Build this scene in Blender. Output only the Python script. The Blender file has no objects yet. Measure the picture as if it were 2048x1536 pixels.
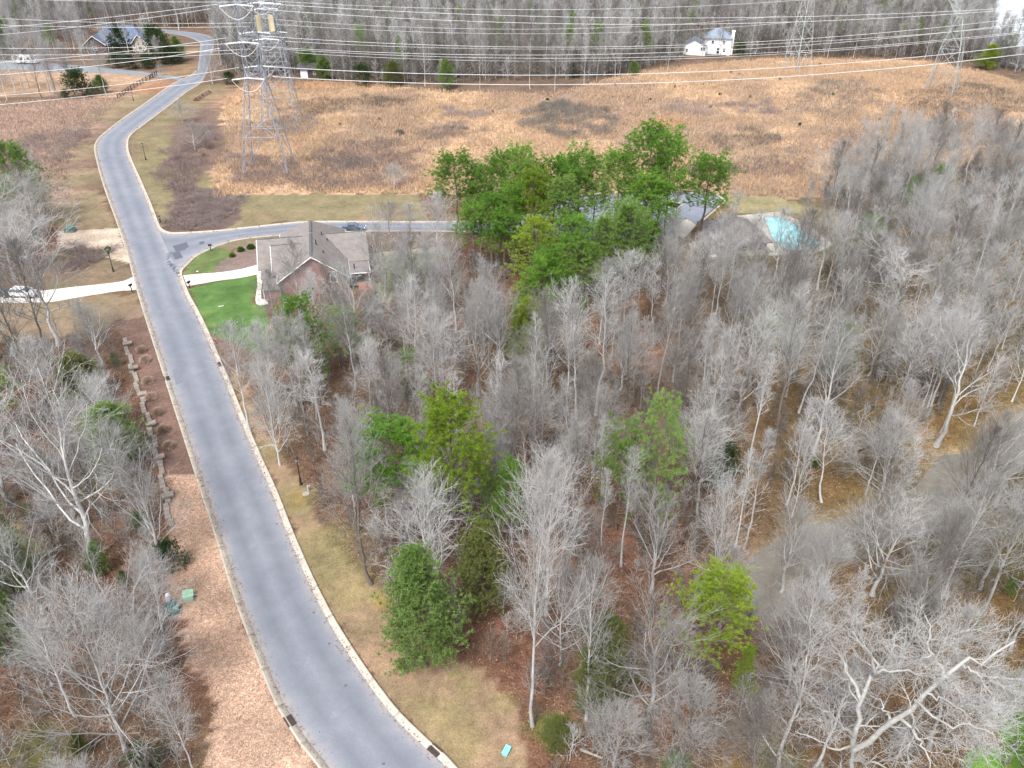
import bpy, math, random
import numpy as np
from mathutils import Vector, Matrix
from mathutils.geometry import tessellate_polygon

# ------------------------------------------------------------------ camera
H = 61.0; PITCH = math.radians(32.0); F = 1620.0
SP, CP = math.sin(PITCH), math.cos(PITCH)
scene = bpy.context.scene
COL = scene.collection
cam_d = bpy.data.cameras.new('camera')
cam = bpy.data.objects.new('camera', cam_d); COL.objects.link(cam)
cam.location = (0, 0, H)
cam.rotation_euler = (math.radians(90) - PITCH, 0, 0)
cam_d.sensor_width = 36.0
cam_d.lens = F / 2048.0 * 36.0
cam_d.clip_start = 0.5; cam_d.clip_end = 6000
scene.camera = cam
# ------------------------------------------------------------------ world, sun, exposure
SUN_EL, SUN_AZ = math.radians(56), math.radians(205)      # azimuth clockwise from +Y
world = bpy.data.worlds.new('World'); scene.world = world; world.use_nodes = True
wn = world.node_tree.nodes; wl = world.node_tree.links; wn.clear()
sky = wn.new('ShaderNodeTexSky'); sky.sky_type = 'NISHITA'; sky.sun_disc = False
sky.sun_elevation = SUN_EL; sky.sun_rotation = SUN_AZ
sky.air_density = 1.0; sky.dust_density = 3.0; sky.ozone_density = 1.0
hsv = wn.new('ShaderNodeHueSaturation'); hsv.inputs['Saturation'].default_value = 0.36
bg = wn.new('ShaderNodeBackground'); bg.inputs['Strength'].default_value = 0.14
wo = wn.new('ShaderNodeOutputWorld')
wl.new(sky.outputs[0], hsv.inputs['Color']); wl.new(hsv.outputs[0], bg.inputs['Color']); wl.new(bg.outputs[0], wo.inputs['Surface'])
sun_d = bpy.data.lights.new('sun', 'SUN'); sun_d.energy = 1.5; sun_d.angle = math.radians(12); sun_d.color = (1.0, 0.975, 0.94)
sun = bpy.data.objects.new('sun', sun_d); COL.objects.link(sun)
sdir = Vector((math.sin(SUN_AZ) * math.cos(SUN_EL), math.cos(SUN_AZ) * math.cos(SUN_EL), math.sin(SUN_EL)))
sun.rotation_euler = sdir.to_track_quat('Z', 'Y').to_euler(); sun.location = (0, 0, 200)
scene.view_settings.view_transform = 'Standard'; scene.view_settings.look = 'None'
scene.view_settings.gamma = 1.0; scene.view_settings.use_curve_mapping = False
scene.view_settings.exposure = 1.42

# ------------------------------------------------------------------ geometry helpers
rng = np.random.default_rng(7)
random.seed(7)

def sstep(a, b, x):
    t = np.clip((np.asarray(x, float) - a) / (b - a), 0, 1); return t * t * (3 - 2 * t)

def W(u, v, z=0.0):
    """world point at height z seen at photo pixel (u, v)"""
    k = (768 - v) / F; xc = (u - 1024) / F
    dy = CP + k * SP; dz = -SP + k * CP
    t = (z - H) / dz
    return np.array((xc * t, dy * t, z))

def ztop(X, Y, v):
    k = (768 - v) / F
    return H + Y * (k * CP - SP) / (CP + k * SP)

def zc(Y, z): return Y * CP - (z - H) * SP

def seg_dist(X, Y, P):
    d = np.full(np.shape(X), 1e9)
    for a, b in zip(P[:-1], P[1:]):
        ab = b - a; L = (ab ** 2).sum()
        t = np.clip(((X - a[0]) * ab[0] + (Y - a[1]) * ab[1]) / L, 0, 1)
        d = np.minimum(d, np.hypot(X - a[0] - t * ab[0], Y - a[1] - t * ab[1]))
    return d

def inpoly(X, Y, P):
    ins = np.zeros(np.shape(X), bool); n = len(P)
    for i in range(n):
        x0, y0 = P[i][:2]; x1, y1 = P[(i + 1) % n][:2]
        if y0 == y1: continue
        c = ((y0 > Y) != (y1 > Y)) & (X < (x1 - x0) * (Y - y0) / (y1 - y0) + x0)
        ins ^= c
    return ins

CREEK = np.array([W(*p)[:2] for p in [(2300, 730), (2120, 800), (2040, 850), (1960, 900), (1890, 950), (1830, 985), (1760, 1010), (1690, 1030), (1610, 1070), (1560, 1100), (1530, 1140)]])
BRANCH = np.array([W(*p)[:2] for p in [(1830, 985), (1800, 930), (1760, 870), (1700, 835), (1665, 815), (1640, 790)]])

def wav(X, Y, s, seed):
    r = np.random.default_rng(seed); o = 0
    for k in range(5):
        a = r.uniform(0, 6.28); f = r.uniform(.7, 1.5) / s; ph = r.uniform(0, 6.28)
        o = o + np.sin((X * np.cos(a) + Y * np.sin(a)) * f * 6.28 + ph)
    return o / 5

def vnoise(X, Y, s, seed):
    """value noise, -1..1"""
    r = np.random.default_rng(seed).uniform(-1, 1, (256, 256))
    x = X / s + 1000; y = Y / s + 1000
    xi = np.floor(x).astype(int); yi = np.floor(y).astype(int); fx = x - xi; fy = y - yi
    fx = fx * fx * (3 - 2 * fx); fy = fy * fy * (3 - 2 * fy)
    g = lambda a, b: r[a % 256, b % 256]
    return (g(xi, yi) * (1 - fx) + g(xi + 1, yi) * fx) * (1 - fy) + (g(xi, yi + 1) * (1 - fx) + g(xi + 1, yi + 1) * fx) * fy

def terrain(X, Y):
    X = np.asarray(X, float); Y = np.asarray(Y, float)
    h = 6.0 * np.exp(-((X - 105) / 55) ** 2 - ((Y - 262) / 42) ** 2)
    h = h + 3.0 * np.exp(-((X - 20) / 60) ** 2 - ((Y - 290) / 40) ** 2)
    h = h + 5.0 * sstep(330, 420, Y) * sstep(-30, 60, X) * (1 - sstep(130, 190, X))
    away = sstep(-20, 0, X) * sstep(0, 25, 200 - 0 * Y)
    m = seg_dist(X, Y, CREEK) + 1.3 * wav(X, Y, 9, 3)
    m2 = seg_dist(X, Y, BRANCH) + 0.8 * wav(X, Y, 6, 4)
    h = h - 2.6 * np.exp(-(seg_dist(X, Y, CREEK) / 22) ** 2)
    h = h - 1.5 * (1 - sstep(2.2, 4.8, m)) - 0.95 * (1 - sstep(1.6, 3.8, m2)) * sstep(3, 7, m)
    wood = sstep(-14, 4, X) * (1 - sstep(112, 128, Y))
    h = h + wood * (0.35 * wav(X, Y, 21, 5) + 0.12 * wav(X, Y, 5, 6))
    left = (1 - sstep(-52, -44, X)) * sstep(30, 60, 130 - Y)
    h = h - left * 0.9
    return h

WATER_Z = -3.55

def G(u, v):
    """ground point under photo pixel"""
    z = 0.0
    for _ in range(14):
        p = W(u, v, z); zn = float(terrain(p[0], p[1])); z = z * .35 + zn * .65
    p = W(u, v, z); p[2] = float(terrain(p[0], p[1])); return p

def gpoly(pts): return np.array([G(*p)[:2] for p in pts])

# ------------------------------------------------------------------ object helpers
def link(o, parent=None):
    COL.objects.link(o)
    if parent is not None: o.parent = parent
    return o

def empty(name, loc=(0, 0, 0), rz=0.0):
    o = bpy.data.objects.new(name, None); COL.objects.link(o); o.empty_display_size = .5
    o.location = tuple(float(c) for c in loc); o.rotation_euler = (0, 0, rz); return o

def tag(o, label=None, cat=None, group=None, kind=None):
    if label: o['label'] = label
    if cat: o['category'] = cat
    if group: o['group'] = group
    if kind: o['kind'] = kind
    return o

def struct(o, parent=None):
    o['kind'] = 'structure'; return o

def np_mesh(name, V, faces, mat=None, smooth=False, col=None):
    """faces: list of int arrays (n,k)"""
    me = bpy.data.meshes.new(name)
    V = np.asarray(V, np.float32)
    me.vertices.add(len(V)); me.vertices.foreach_set('co', V.ravel())
    loops = np.concatenate([np.asarray(f).ravel() for f in faces]).astype(np.int32)
    sizes = np.concatenate([np.full(len(f), np.asarray(f).shape[1]) for f in faces]).astype(np.int32)
    starts = np.concatenate([[0], np.cumsum(sizes)[:-1]]).astype(np.int32)
    me.loops.add(len(loops)); me.loops.foreach_set('vertex_index', loops)
    me.polygons.add(len(sizes)); me.polygons.foreach_set('loop_start', starts)
    if smooth: me.polygons.foreach_set('use_smooth', np.ones(len(sizes), bool))
    me.update(calc_edges=True)
    if col is not None:
        a = me.color_attributes.new('col', 'FLOAT_COLOR', 'POINT')
        c = np.ones((len(V), 4), np.float32); c[:, :3] = col; a.data.foreach_set('color', c.ravel())
    if mat: me.materials.append(mat)
    return me

def obj(name, me, parent=None, loc=None):
    o = bpy.data.objects.new(name, me); link(o, parent)
    if loc is not None: o.location = tuple(float(c) for c in loc)
    return o

class MB:
    """collects solids, linked as one mesh"""
    def __init__(s): s.v = []; s.f = []; s.m = []; s.mi = 0
    def add(s, vs, fs):
        b = len(s.v); s.v += [tuple(float(c) for c in p) for p in vs]
        for f in fs: s.f.append(tuple(b + i for i in f)); s.m.append(s.mi)
        return s
    def box(s, c, size, rz=0.0, taper=1.0):
        cx, cy, cz_ = c; sx, sy, sz = (d / 2 for d in size); ca, sa = math.cos(rz), math.sin(rz); vs = []
        for z, k in ((-sz, 1), (sz, taper)):
            for x, y in ((-sx, -sy), (sx, -sy), (sx, sy), (-sx, sy)):
                x *= k; y *= k; vs.append((cx + x * ca - y * sa, cy + x * sa + y * ca, cz_ + z))
        return s.add(vs, [(3, 2, 1, 0), (4, 5, 6, 7), (0, 1, 5, 4), (1, 2, 6, 5), (2, 3, 7, 6), (3, 0, 4, 7)])
    def bar(s, a, b, w, w2=None, n=4):
        a = Vector(a); b = Vector(b); d = (b - a)
        if d.length < 1e-6: return s
        d.normalize(); r = d.orthogonal().normalized(); q = d.cross(r); vs = []
        w2 = w if w2 is None else w2
        for p, ww in ((a, w), (b, w2)):
            for i in range(n):
                t = 6.28318 * (i + .5) / n; vs.append(p + r * math.cos(t) * ww + q * math.sin(t) * ww)
        fs = [(i, (i + 1) % n, n + (i + 1) % n, n + i) for i in range(n)] + [tuple(range(n))[::-1], tuple(range(n, 2 * n))]
        return s.add(vs, fs)
    def lathe(s, prof, c=(0, 0, 0), n=12):
        vs = []; fs = []
        for r, z in prof:
            for i in range(n):
                t = 6.28318 * i / n; vs.append((c[0] + r * math.cos(t), c[1] + r * math.sin(t), c[2] + z))
        for k in range(len(prof) - 1):
            for i in range(n): fs.append((k * n + i, k * n + (i + 1) % n, (k + 1) * n + (i + 1) % n, (k + 1) * n + i))
        fs.append(tuple(range(n))[::-1]); fs.append(tuple(range((len(prof) - 1) * n, len(prof) * n)))
        return s.add(vs, fs)
    def prism(s, poly, z0, z1):
        n = len(poly); vs = [(p[0], p[1], z0) for p in poly] + [(p[0], p[1], z1) for p in poly]
        return s.add(vs, [tuple(range(n))[::-1], tuple(range(n, 2 * n))] + [(i, (i + 1) % n, n + (i + 1) % n, n + i) for i in range(n)])
    def slab(s, pts, t):
        """thick sheet under polygon of 3-D points"""
        n = len(pts); vs = [tuple(p) for p in pts] + [(p[0], p[1], p[2] - t) for p in pts]
        return s.add(vs, [tuple(range(n)), tuple(range(n, 2 * n))[::-1]] + [(i, n + i, n + (i + 1) % n, (i + 1) % n) for i in range(n)])
    def build(s, name, mats, parent=None, smooth=False, bevel=0):
        me = bpy.data.meshes.new(name); me.from_pydata(s.v, [], s.f)
        mats = mats if isinstance(mats, (list, tuple)) else [mats]
        for m in mats: me.materials.append(m)
        me.polygons.foreach_set('material_index', s.m)
        if smooth: me.polygons.foreach_set('use_smooth', [True] * len(me.polygons))
        me.update()
        o = obj(name, me, parent)
        if bevel:
            b = o.modifiers.new('bevel', 'BEVEL'); b.width = bevel; b.segments = 2; b.limit_method = 'ANGLE'
        return o

def poly_sheet(name, P2, z, mat, parent=None, zf=None, sub=None):
    P3 = [Vector((float(p[0]), float(p[1]), 0)) for p in P2]
    tris = tessellate_polygon([P3])
    V = np.array([(p[0], p[1], (z if zf is None else float(zf(p[0], p[1])) + z)) for p in P2])
    T = np.array(tris)
    # upward orientation
    a, b, c = V[T[:, 0]], V[T[:, 1]], V[T[:, 2]]
    cr = (b[:, 0] - a[:, 0]) * (c[:, 1] - a[:, 1]) - (b[:, 1] - a[:, 1]) * (c[:, 0] - a[:, 0])
    T[cr < 0] = T[cr < 0][:, ::-1]
    return obj(name, np_mesh(name, V, [T], mat), parent)

def catmull(P, per=8):
    P = np.asarray(P, float); Q = np.vstack([2 * P[0] - P[1], P, 2 * P[-1] - P[-2]]); out = []
    for i in range(1, len(Q) - 2):
        p0, p1, p2, p3 = Q[i - 1], Q[i], Q[i + 1], Q[i + 2]
        for t in np.linspace(0, 1, per, endpoint=False):
            out.append(.5 * ((2 * p1) + (-p0 + p2) * t + (2 * p0 - 5 * p1 + 4 * p2 - p3) * t * t + (-p0 + 3 * p1 - 3 * p2 + p3) * t ** 3))
    out.append(P[-1]); return np.array(out)

def resample(P, step):
    d = np.r_[0, np.cumsum(np.hypot(*np.diff(P[:, :2], axis=0).T))]
    n = max(2, int(round(d[-1] / step)) + 1); s = np.linspace(0, d[-1], n)
    return np.stack([np.interp(s, d, P[:, k]) for k in range(P.shape[1])], 1)

def copy_tree(o, parent=None):
    c = o.copy(); COL.objects.link(c)
    if parent is not None: c.parent = parent
    for ch in KIDS.get(o.name, []): copy_tree_child(ch, c)
    return c
KIDS = {}
def kids(o): return [c for c in bpy.data.objects if c.parent == o]
def clone(o, loc, rz=None, scale=None):
    """a thing with copies of its parts and sub-parts"""
    if o.name not in KIDS: KIDS[o.name] = [(c, kids(c)) for c in kids(o)]
    r = o.copy(); COL.objects.link(r); r.location = tuple(float(c) for c in loc)
    if rz is not None: r.rotation_euler = (0, 0, rz)
    if scale is not None: r.scale = scale
    for c, gs in KIDS[o.name]:
        cc = c.copy(); COL.objects.link(cc); cc.parent = r
        for g in gs:
            gg = g.copy(); COL.objects.link(gg); gg.parent = cc
    return r
# ------------------------------------------------------------------ materials
def newmat(name):
    m = bpy.data.materials.new(name); m.use_nodes = True
    nt = m.node_tree; b = nt.nodes['Principled BSDF']; return m, nt, b

def noise(nt, scale, detail=3, rough=.6, obj_space=False, vec=None):
    tc = nt.nodes.new('ShaderNodeTexCoord'); n = nt.nodes.new('ShaderNodeTexNoise')
    n.inputs['Scale'].default_value = scale; n.inputs['Detail'].default_value = detail; n.inputs['Roughness'].default_value = rough
    if vec is None:
        if obj_space: vec = tc.outputs['Object']
        else:
            ge = nt.nodes.new('ShaderNodeNewGeometry'); vec = ge.outputs['Position']
    nt.links.new(vec, n.inputs['Vector']); return n

def ramp(nt, src, stops):
    r = nt.nodes.new('ShaderNodeValToRGB'); e = r.color_ramp.elements
    e[0].position, e[0].color = stops[0][0], (*stops[0][1], 1); e[1].position, e[1].color = stops[-1][0], (*stops[-1][1], 1)
    for p, c in stops[1:-1]:
        x = e.new(p); x.color = (*c, 1)
    nt.links.new(src, r.inputs[0]); return r.outputs['Color']

def mix(nt, a, b, fac, mode='MIX'):
    m = nt.nodes.new('ShaderNodeMix'); m.data_type = 'RGBA'; m.blend_type = mode
    for s, val in ((m.inputs[0], fac), (m.inputs[6], a), (m.inputs[7], b)):
        if hasattr(val, 'is_output') or isinstance(val, bpy.types.NodeSocket): nt.links.new(val, s)
        elif isinstance(val, (int, float)): s.default_value = val
        else: s.default_value = (*val, 1)
    return m.outputs[2]

def bump(nt, b, src, strength, dist):
    bp = nt.nodes.new('ShaderNodeBump'); bp.inputs['Strength'].default_value = strength; bp.inputs['Distance'].default_value = dist
    nt.links.new(src, bp.inputs['Height']); nt.links.new(bp.outputs[0], b.inputs['Normal'])

def simple(name, c, rough=.6, metal=0.0, var=.18, scale=3.0, fine=None, spec=.4):
    m, nt, b = newmat(name)
    n = noise(nt, scale, 4, .65)
    lo = tuple(x * (1 - var) for x in c); hi = tuple(min(1, x * (1 + var)) for x in c)
    cc = ramp(nt, n.outputs['Fac'], [(.3, lo), (.7, hi)])
    nt.links.new(cc, b.inputs['Base Color']); b.inputs['Roughness'].default_value = rough; b.inputs['Metallic'].default_value = metal
    b.inputs['Specular IOR Level'].default_value = spec
    if fine:
        n2 = noise(nt, fine, 3); bump(nt, b, n2.outputs['Fac'], .4, .02)
    return m

M = {}
def ground_mat(name, s1, s2, amp, speck=None, fiber=None):
    """base colour from the zone attribute, broken up by litter, blades and clumps"""
    m, nt, b = newmat(name)
    at = nt.nodes.new('ShaderNodeAttribute'); at.attribute_name = 'col'
    n0 = noise(nt, .23, 5, .62); n1 = noise(nt, s1, 5, .7); n2 = noise(nt, s2, 2, .8)
    a = ramp(nt, n0.outputs['Fac'], [(.3, (.72, .74, .72)), (.7, (1.25, 1.22, 1.2))])
    c = mix(nt, at.outputs['Color'], a, 1.0, 'MULTIPLY')
    a1 = ramp(nt, n1.outputs['Fac'], [(.32, (1 - amp,) * 3), (.68, (1 + amp,) * 3)])
    c = mix(nt, c, a1, 1.0, 'MULTIPLY')
    a2 = ramp(nt, n2.outputs['Fac'], [(.36, (1 - amp * 1.2, 1 - amp * 1.1, 1 - amp)), (.64, (1 + amp * 1.3, 1 + amp * 1.1, 1 + amp * .9))])
    c = mix(nt, c, a2, 1.0, 'MULTIPLY')
    if speck:
        vo = nt.nodes.new('ShaderNodeTexVoronoi'); vo.inputs['Scale'].default_value = 5.5
        ge = nt.nodes.new('ShaderNodeNewGeometry'); nt.links.new(ge.outputs['Position'], vo.inputs['Vector'])
        f = ramp(nt, vo.outputs['Distance'], [(.08, (1, 1, 1)), (.26, (0, 0, 0))])
        cs = mix(nt, vo.outputs['Color'], speck, .75)
        c = mix(nt, c, cs, mix(nt, (0, 0, 0), f, .42))
    nt.links.new(c, b.inputs['Base Color']); b.inputs['Roughness'].default_value = .95; b.inputs['Specular IOR Level'].default_value = .1
    bump(nt, b, n1.outputs['Fac'], .5, .12)
    return m
M['floor'] = ground_mat('leaf_litter', 1.3, 7, .36, (.30, .19, .13))
M['meadow'] = ground_mat('dry_meadow', .9, 4.5, .30)
M['grass'] = ground_mat('turf', 1.1, 6.5, .20, (.30, .26, .16))
M['lawn'] = ground_mat('green_lawn', .8, 7, .17)
M['straw'] = ground_mat('pine_straw', 2.2, 6.5, .36, (.55, .40, .28))
M['mulch'] = ground_mat('mulch', 1.8, 8, .26)

def asphalt():
    m, nt, b = newmat('asphalt')
    n0 = noise(nt, .09, 4, .6); n1 = noise(nt, .5, 4, .6); n2 = noise(nt, 9, 2, .8)
    c = ramp(nt, n0.outputs['Fac'], [(.3, (.150, .164, .200)), (.7, (.195, .207, .238))])
    c = mix(nt, c, ramp(nt, n1.outputs['Fac'], [(.35, (.93, .93, .94)), (.65, (1.06, 1.06, 1.05))]), 1.0, 'MULTIPLY')
    c = mix(nt, c, ramp(nt, n2.outputs['Fac'], [(.3, (.86, .86, .86)), (.7, (1.13, 1.13, 1.13))]), 1.0, 'MULTIPLY')
    # dusty margin stored per vertex
    at = nt.nodes.new('ShaderNodeAttribute'); at.attribute_name = 'dust'
    sv = nt.nodes.new('ShaderNodeMath'); sv.operation = 'MULTIPLY'; nt.links.new(at.outputs['Fac'], sv.inputs[0]); nt.links.new(n1.outputs['Fac'], sv.inputs[1])
    c = mix(nt, c, (.30, .265, .235), sv.outputs[0])
    tk = nt.nodes.new('ShaderNodeAttribute'); tk.attribute_name = 'track'
    n5 = noise(nt, .22, 3, .6); tv = nt.nodes.new('ShaderNodeMath'); tv.operation = 'MULTIPLY'; nt.links.new(tk.outputs['Fac'], tv.inputs[0]); nt.links.new(n5.outputs['Fac'], tv.inputs[1])
    c = mix(nt, c, (.105, .112, .130), tv.outputs[0])
    n6 = noise(nt, .35, 5, .75); c = mix(nt, c, ramp(nt, n6.outputs['Fac'], [(.60, (1, 1, 1)), (.72, (1.22, 1.2, 1.17))]), 1.0, 'MULTIPLY')
    # fine cracks
    vo = nt.nodes.new('ShaderNodeTexVoronoi'); vo.feature = 'DISTANCE_TO_EDGE'; vo.inputs['Scale'].default_value = .16
    ge = nt.nodes.new('ShaderNodeNewGeometry')
    wv = mix(nt, ge.outputs['Position'], noise(nt, .25, 5).outputs['Color'], .9, 'ADD'); nt.links.new(wv, vo.inputs['Vector'])
    cr = ramp(nt, vo.outputs['Distance'], [(.0, (.8, .8, .8)), (.004, (1, 1, 1))])
    c = mix(nt, c, cr, .35, 'MULTIPLY')
    nt.links.new(c, b.inputs['Base Color']); b.inputs['Roughness'].default_value = .85; b.inputs['Specular IOR Level'].default_value = .25
    bump(nt, b, n2.outputs['Fac'], .3, .01)
    return m
M['asphalt'] = asphalt()
M['patch'] = simple('fresh_asphalt_patch', (.075, .083, .105), .85, var=.15, scale=4)
M['sealer'] = simple('crack_sealer', (.10, .112, .14), .6, var=.3, scale=3)
M['drive_blue'] = simple('old_driveway', (.17, .185, .20), .85, var=.15, scale=.5)
M['concrete'] = simple('kerb_concrete', (.36, .325, .275), .85, var=.13, scale=.7, fine=9)
M['concrete_w'] = simple('driveway_concrete', (.50, .485, .44), .85, var=.09, scale=.6, fine=9)
M['deck'] = simple('pool_deck', (.30, .28, .25), .8, var=.25, scale=.6)
M['stain'] = simple('wet_concrete', (.16, .15, .14), .8, var=.3, scale=2)
M['iron'] = simple('grate_iron', (.07, .05, .045), .7, .4, var=.3)
M['black'] = simple('black_paint', (.02, .02, .022), .45, .2)
M['stone'] = simple('tan_stone', (.235, .20, .17), .85, var=.3, scale=2.2, fine=14)
M['galv'] = simple('galvanised_steel', (.25, .27, .30), .55, .2, var=.4, scale=.8)
M['galv_far'] = simple('weathered_steel', (.29, .315, .31), .6, .2, var=.2, scale=.8)
M['wire'] = simple('aluminium_conductor', (.60, .605, .62), .5, .1, var=.12, scale=.05)
M['insul'] = simple('insulator_glass', (.72, .76, .80), .3, .0, var=.05)
M['tan_panel'] = simple('pale_dish_panels', (.45, .40, .27), .6, var=.15)
M['white'] = simple('white_siding', (.78, .79, .80), .6, var=.05)
M['trim'] = simple('white_trim', (.74, .73, .72), .55, var=.05)
M['door_w'] = simple('white_door', (.66, .70, .76), .5, var=.05)
M['darkwin'] = simple('dark_window_glass', (.035, .045, .06), .12, .0, var=.4, spec=.8)
M['winlt'] = simple('window_glass_sky', (.18, .27, .30), .1, .0, var=.3, spec=.9)
M['red'] = simple('red_ornament', (.52, .05, .04), .6)
M['green_box'] = simple('pale_green_box', (.24, .47, .30), .5, var=.12, scale=4)
M['dkgreen_box'] = simple('dark_green_box', (.055, .11, .085), .5, var=.3, scale=3)
M['teal_box'] = simple('teal_green_box', (.045, .135, .125), .5, var=.25, scale=3)
M['aqua_box'] = simple('aqua_plastic', (.16, .52, .58), .5, var=.12, scale=5)
M['white_box'] = simple('white_plastic', (.66, .68, .74), .5, var=.08, scale=4)
M['grey_box'] = simple('grey_plastic', (.33, .37, .43), .5, var=.2, scale=3)
M['rubber'] = simple('tyre_rubber', (.02, .02, .02), .85)
M['rim'] = simple('alloy_rim', (.45, .46, .48), .3, .8, var=.05)
M['paint_blue'] = simple('blue_grey_car_paint', (.10, .16, .24), .25, .5, var=.05, spec=.7)
M['paint_white'] = simple('white_car_paint', (.74, .76, .80), .28, .0, var=.03, spec=.7)
M['paint_dark'] = simple('dark_car_paint', (.045, .055, .06), .25, .4, var=.08, spec=.7)
M['glass'] = simple('car_glass', (.03, .045, .06), .06, .0, var=.2, spec=1.0)
M['lamp_w'] = simple('headlight_lens', (.7, .72, .75), .15)
M['lamp_r'] = simple('tail_light_lens', (.35, .02, .02), .2)
M['clay'] = simple('red_clay', (.42, .15, .07), .95, var=.25, scale=.8)
M['bark_dead'] = simple('dead_wood', (.30, .26, .23), .9, var=.25, scale=3)
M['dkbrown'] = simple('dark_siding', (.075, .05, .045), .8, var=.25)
M['blue_roof'] = simple('slate_blue_shingle', (.085, .115, .175), .8, var=.3, scale=.7)
M['grey_roof2'] = simple('grey_blue_shingle', (.17, .21, .26), .8, var=.2, scale=.7)
M['tan_wall'] = simple('tan_wall', (.36, .33, .28), .8, var=.15)
M['fence_black'] = simple('black_fence_paint', (.035, .03, .04), .7)
M['fence_white'] = simple('white_fence_paint', (.70, .68, .62), .7, var=.08)
M['topiary'] = simple('topiary_green', (.05, .075, .02), .8, var=.4, scale=9)

def shingle():
    m, nt, b = newmat('roof_shingles')
    n1 = noise(nt, 1.1, 4, .7); n2 = noise(nt, 11, 2, .8)
    c = ramp(nt, n1.outputs['Fac'], [(.3, (.150, .135, .128)), (.7, (.215, .195, .183))])
    c = mix(nt, c, ramp(nt, n2.outputs['Fac'], [(.35, (.78, .78, .79)), (.65, (1.2, 1.19, 1.18))]), 1.0, 'MULTIPLY')
    nt.links.new(c, b.inputs['Base Color']); b.inputs['Roughness'].default_value = .9; b.inputs['Specular IOR Level'].default_value = .15
    bump(nt, b, n2.outputs['Fac'], .5, .03); return m
M['shingle'] = shingle()

def brick():
    m, nt, b = newmat('brick_wall')
    tc = nt.nodes.new('ShaderNodeTexCoord'); sx = nt.nodes.new('ShaderNodeSeparateXYZ'); nt.links.new(tc.outputs['Object'], sx.inputs[0])
    ad = nt.nodes.new('ShaderNodeMath'); ad.operation = 'ADD'; nt.links.new(sx.outputs[0], ad.inputs[0]); nt.links.new(sx.outputs[1], ad.inputs[1])
    cb = nt.nodes.new('ShaderNodeCombineXYZ'); nt.links.new(ad.outputs[0], cb.inputs[0]); nt.links.new(sx.outputs[2], cb.inputs[1])
    br = nt.nodes.new('ShaderNodeTexBrick'); br.inputs['Scale'].default_value = 1.0
    br.inputs['Brick Width'].default_value = .22; br.inputs['Row Height'].default_value = .075; br.inputs['Mortar Size'].default_value = .008
    br.inputs['Color1'].default_value = (.25, .10, .085, 1); br.inputs['Color2'].default_value = (.15, .085, .08, 1); br.inputs['Mortar'].default_value = (.33, .28, .26, 1)
    nt.links.new(cb.outputs[0], br.inputs['Vector'])
    n = noise(nt, 1.2, 4)
    c = mix(nt, br.outputs['Color'], ramp(nt, n.outputs['Fac'], [(.3, (.8, .8, .8)), (.7, (1.25, 1.2, 1.2))]), 1.0, 'MULTIPLY')
    nt.links.new(c, b.inputs['Base Color']); b.inputs['Roughness'].default_value = .9; return m
M['brick'] = brick()

def veg(name, stops, rough=.7, transl=0.0, island=True, big=None):
    """stops: ramp of colours over per-object + per-clump randomness"""
    m, nt, b = newmat(name)
    oi = nt.nodes.new('ShaderNodeObjectInfo'); ge = nt.nodes.new('ShaderNodeNewGeometry')
    n = noise(nt, big or .5, 3, .6)
    a1 = nt.nodes.new('ShaderNodeMath'); a1.operation = 'MULTIPLY_ADD'; nt.links.new(oi.outputs['Random'], a1.inputs[0]); a1.inputs[1].default_value = .62
    nt.links.new(n.outputs['Fac'], a1.inputs[2])
    src = a1.outputs[0]
    if island:
        a2 = nt.nodes.new('ShaderNodeMath'); a2.operation = 'MULTIPLY_ADD'; nt.links.new(ge.outputs['Random Per Island'], a2.inputs[0]); a2.inputs[1].default_value = .6
        nt.links.new(src, a2.inputs[2]); src = a2.outputs[0]
    mr = nt.nodes.new('ShaderNodeMapRange'); mr.inputs['From Min'].default_value = .3; mr.inputs['From Max'].default_value = 1.62 if island else 1.22
    nt.links.new(src, mr.inputs['Value'])
    c = ramp(nt, mr.outputs[0], stops)
    nt.links.new(c, b.inputs['Base Color']); b.inputs['Roughness'].default_value = rough; b.inputs['Specular IOR Level'].default_value = .15
    if transl:
        t = nt.nodes.new('ShaderNodeBsdfTranslucent'); nt.links.new(c, t.inputs['Color'])
        ms = nt.nodes.new('ShaderNodeMixShader'); ms.inputs[0].default_value = transl
        nt.links.new(b.outputs[0], ms.inputs[1]); nt.links.new(t.outputs[0], ms.inputs[2]); nt.links.new(ms.outputs[0], nt.nodes['Material Output'].inputs['Surface'])
    return m
M['bark'] = veg('grey_bark', [(0, (.17, .16, .15)), (.5, (.36, .352, .34)), (1, (.54, .535, .52))], .9, island=False, big=1.5)
M['bark_dark'] = veg('dark_bark', [(0, (.075, .062, .052)), (.5, (.13, .11, .095)), (1, (.20, .175, .155))], .9, island=False, big=1.5)
M['bark_limb'] = veg('old_sycamore_bark', [(0, (.17, .165, .15)), (.5, (.27, .265, .25)), (1, (.40, .395, .375))], .85, island=False, big=2.5)
M['bark_white'] = veg('sycamore_bark', [(0, (.17, .165, .15)), (.45, (.31, .305, .285)), (1, (.46, .455, .435))], .8, island=False, big=2.5)
M['twig'] = veg('grey_twigs', [(0, (.15, .142, .132)), (.45, (.29, .284, .274)), (1, (.47, .465, .455))], .9, island=False, big=.8)
M['twig_dark'] = veg('brown_twigs', [(0, (.105, .095, .085)), (.5, (.165, .152, .14)), (1, (.24, .225, .21))], .9, island=False, big=.8)
M['twig_white'] = veg('pale_twigs', [(0, (.22, .215, .205)), (.5, (.33, .325, .31)), (1, (.47, .465, .455))], .85, island=False, big=.8)
M['bramble'] = veg('bramble_stems', [(0, (.12, .085, .08)), (.5, (.21, .165, .155)), (1, (.33, .28, .265))], .9, island=False, big=.4)
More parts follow.
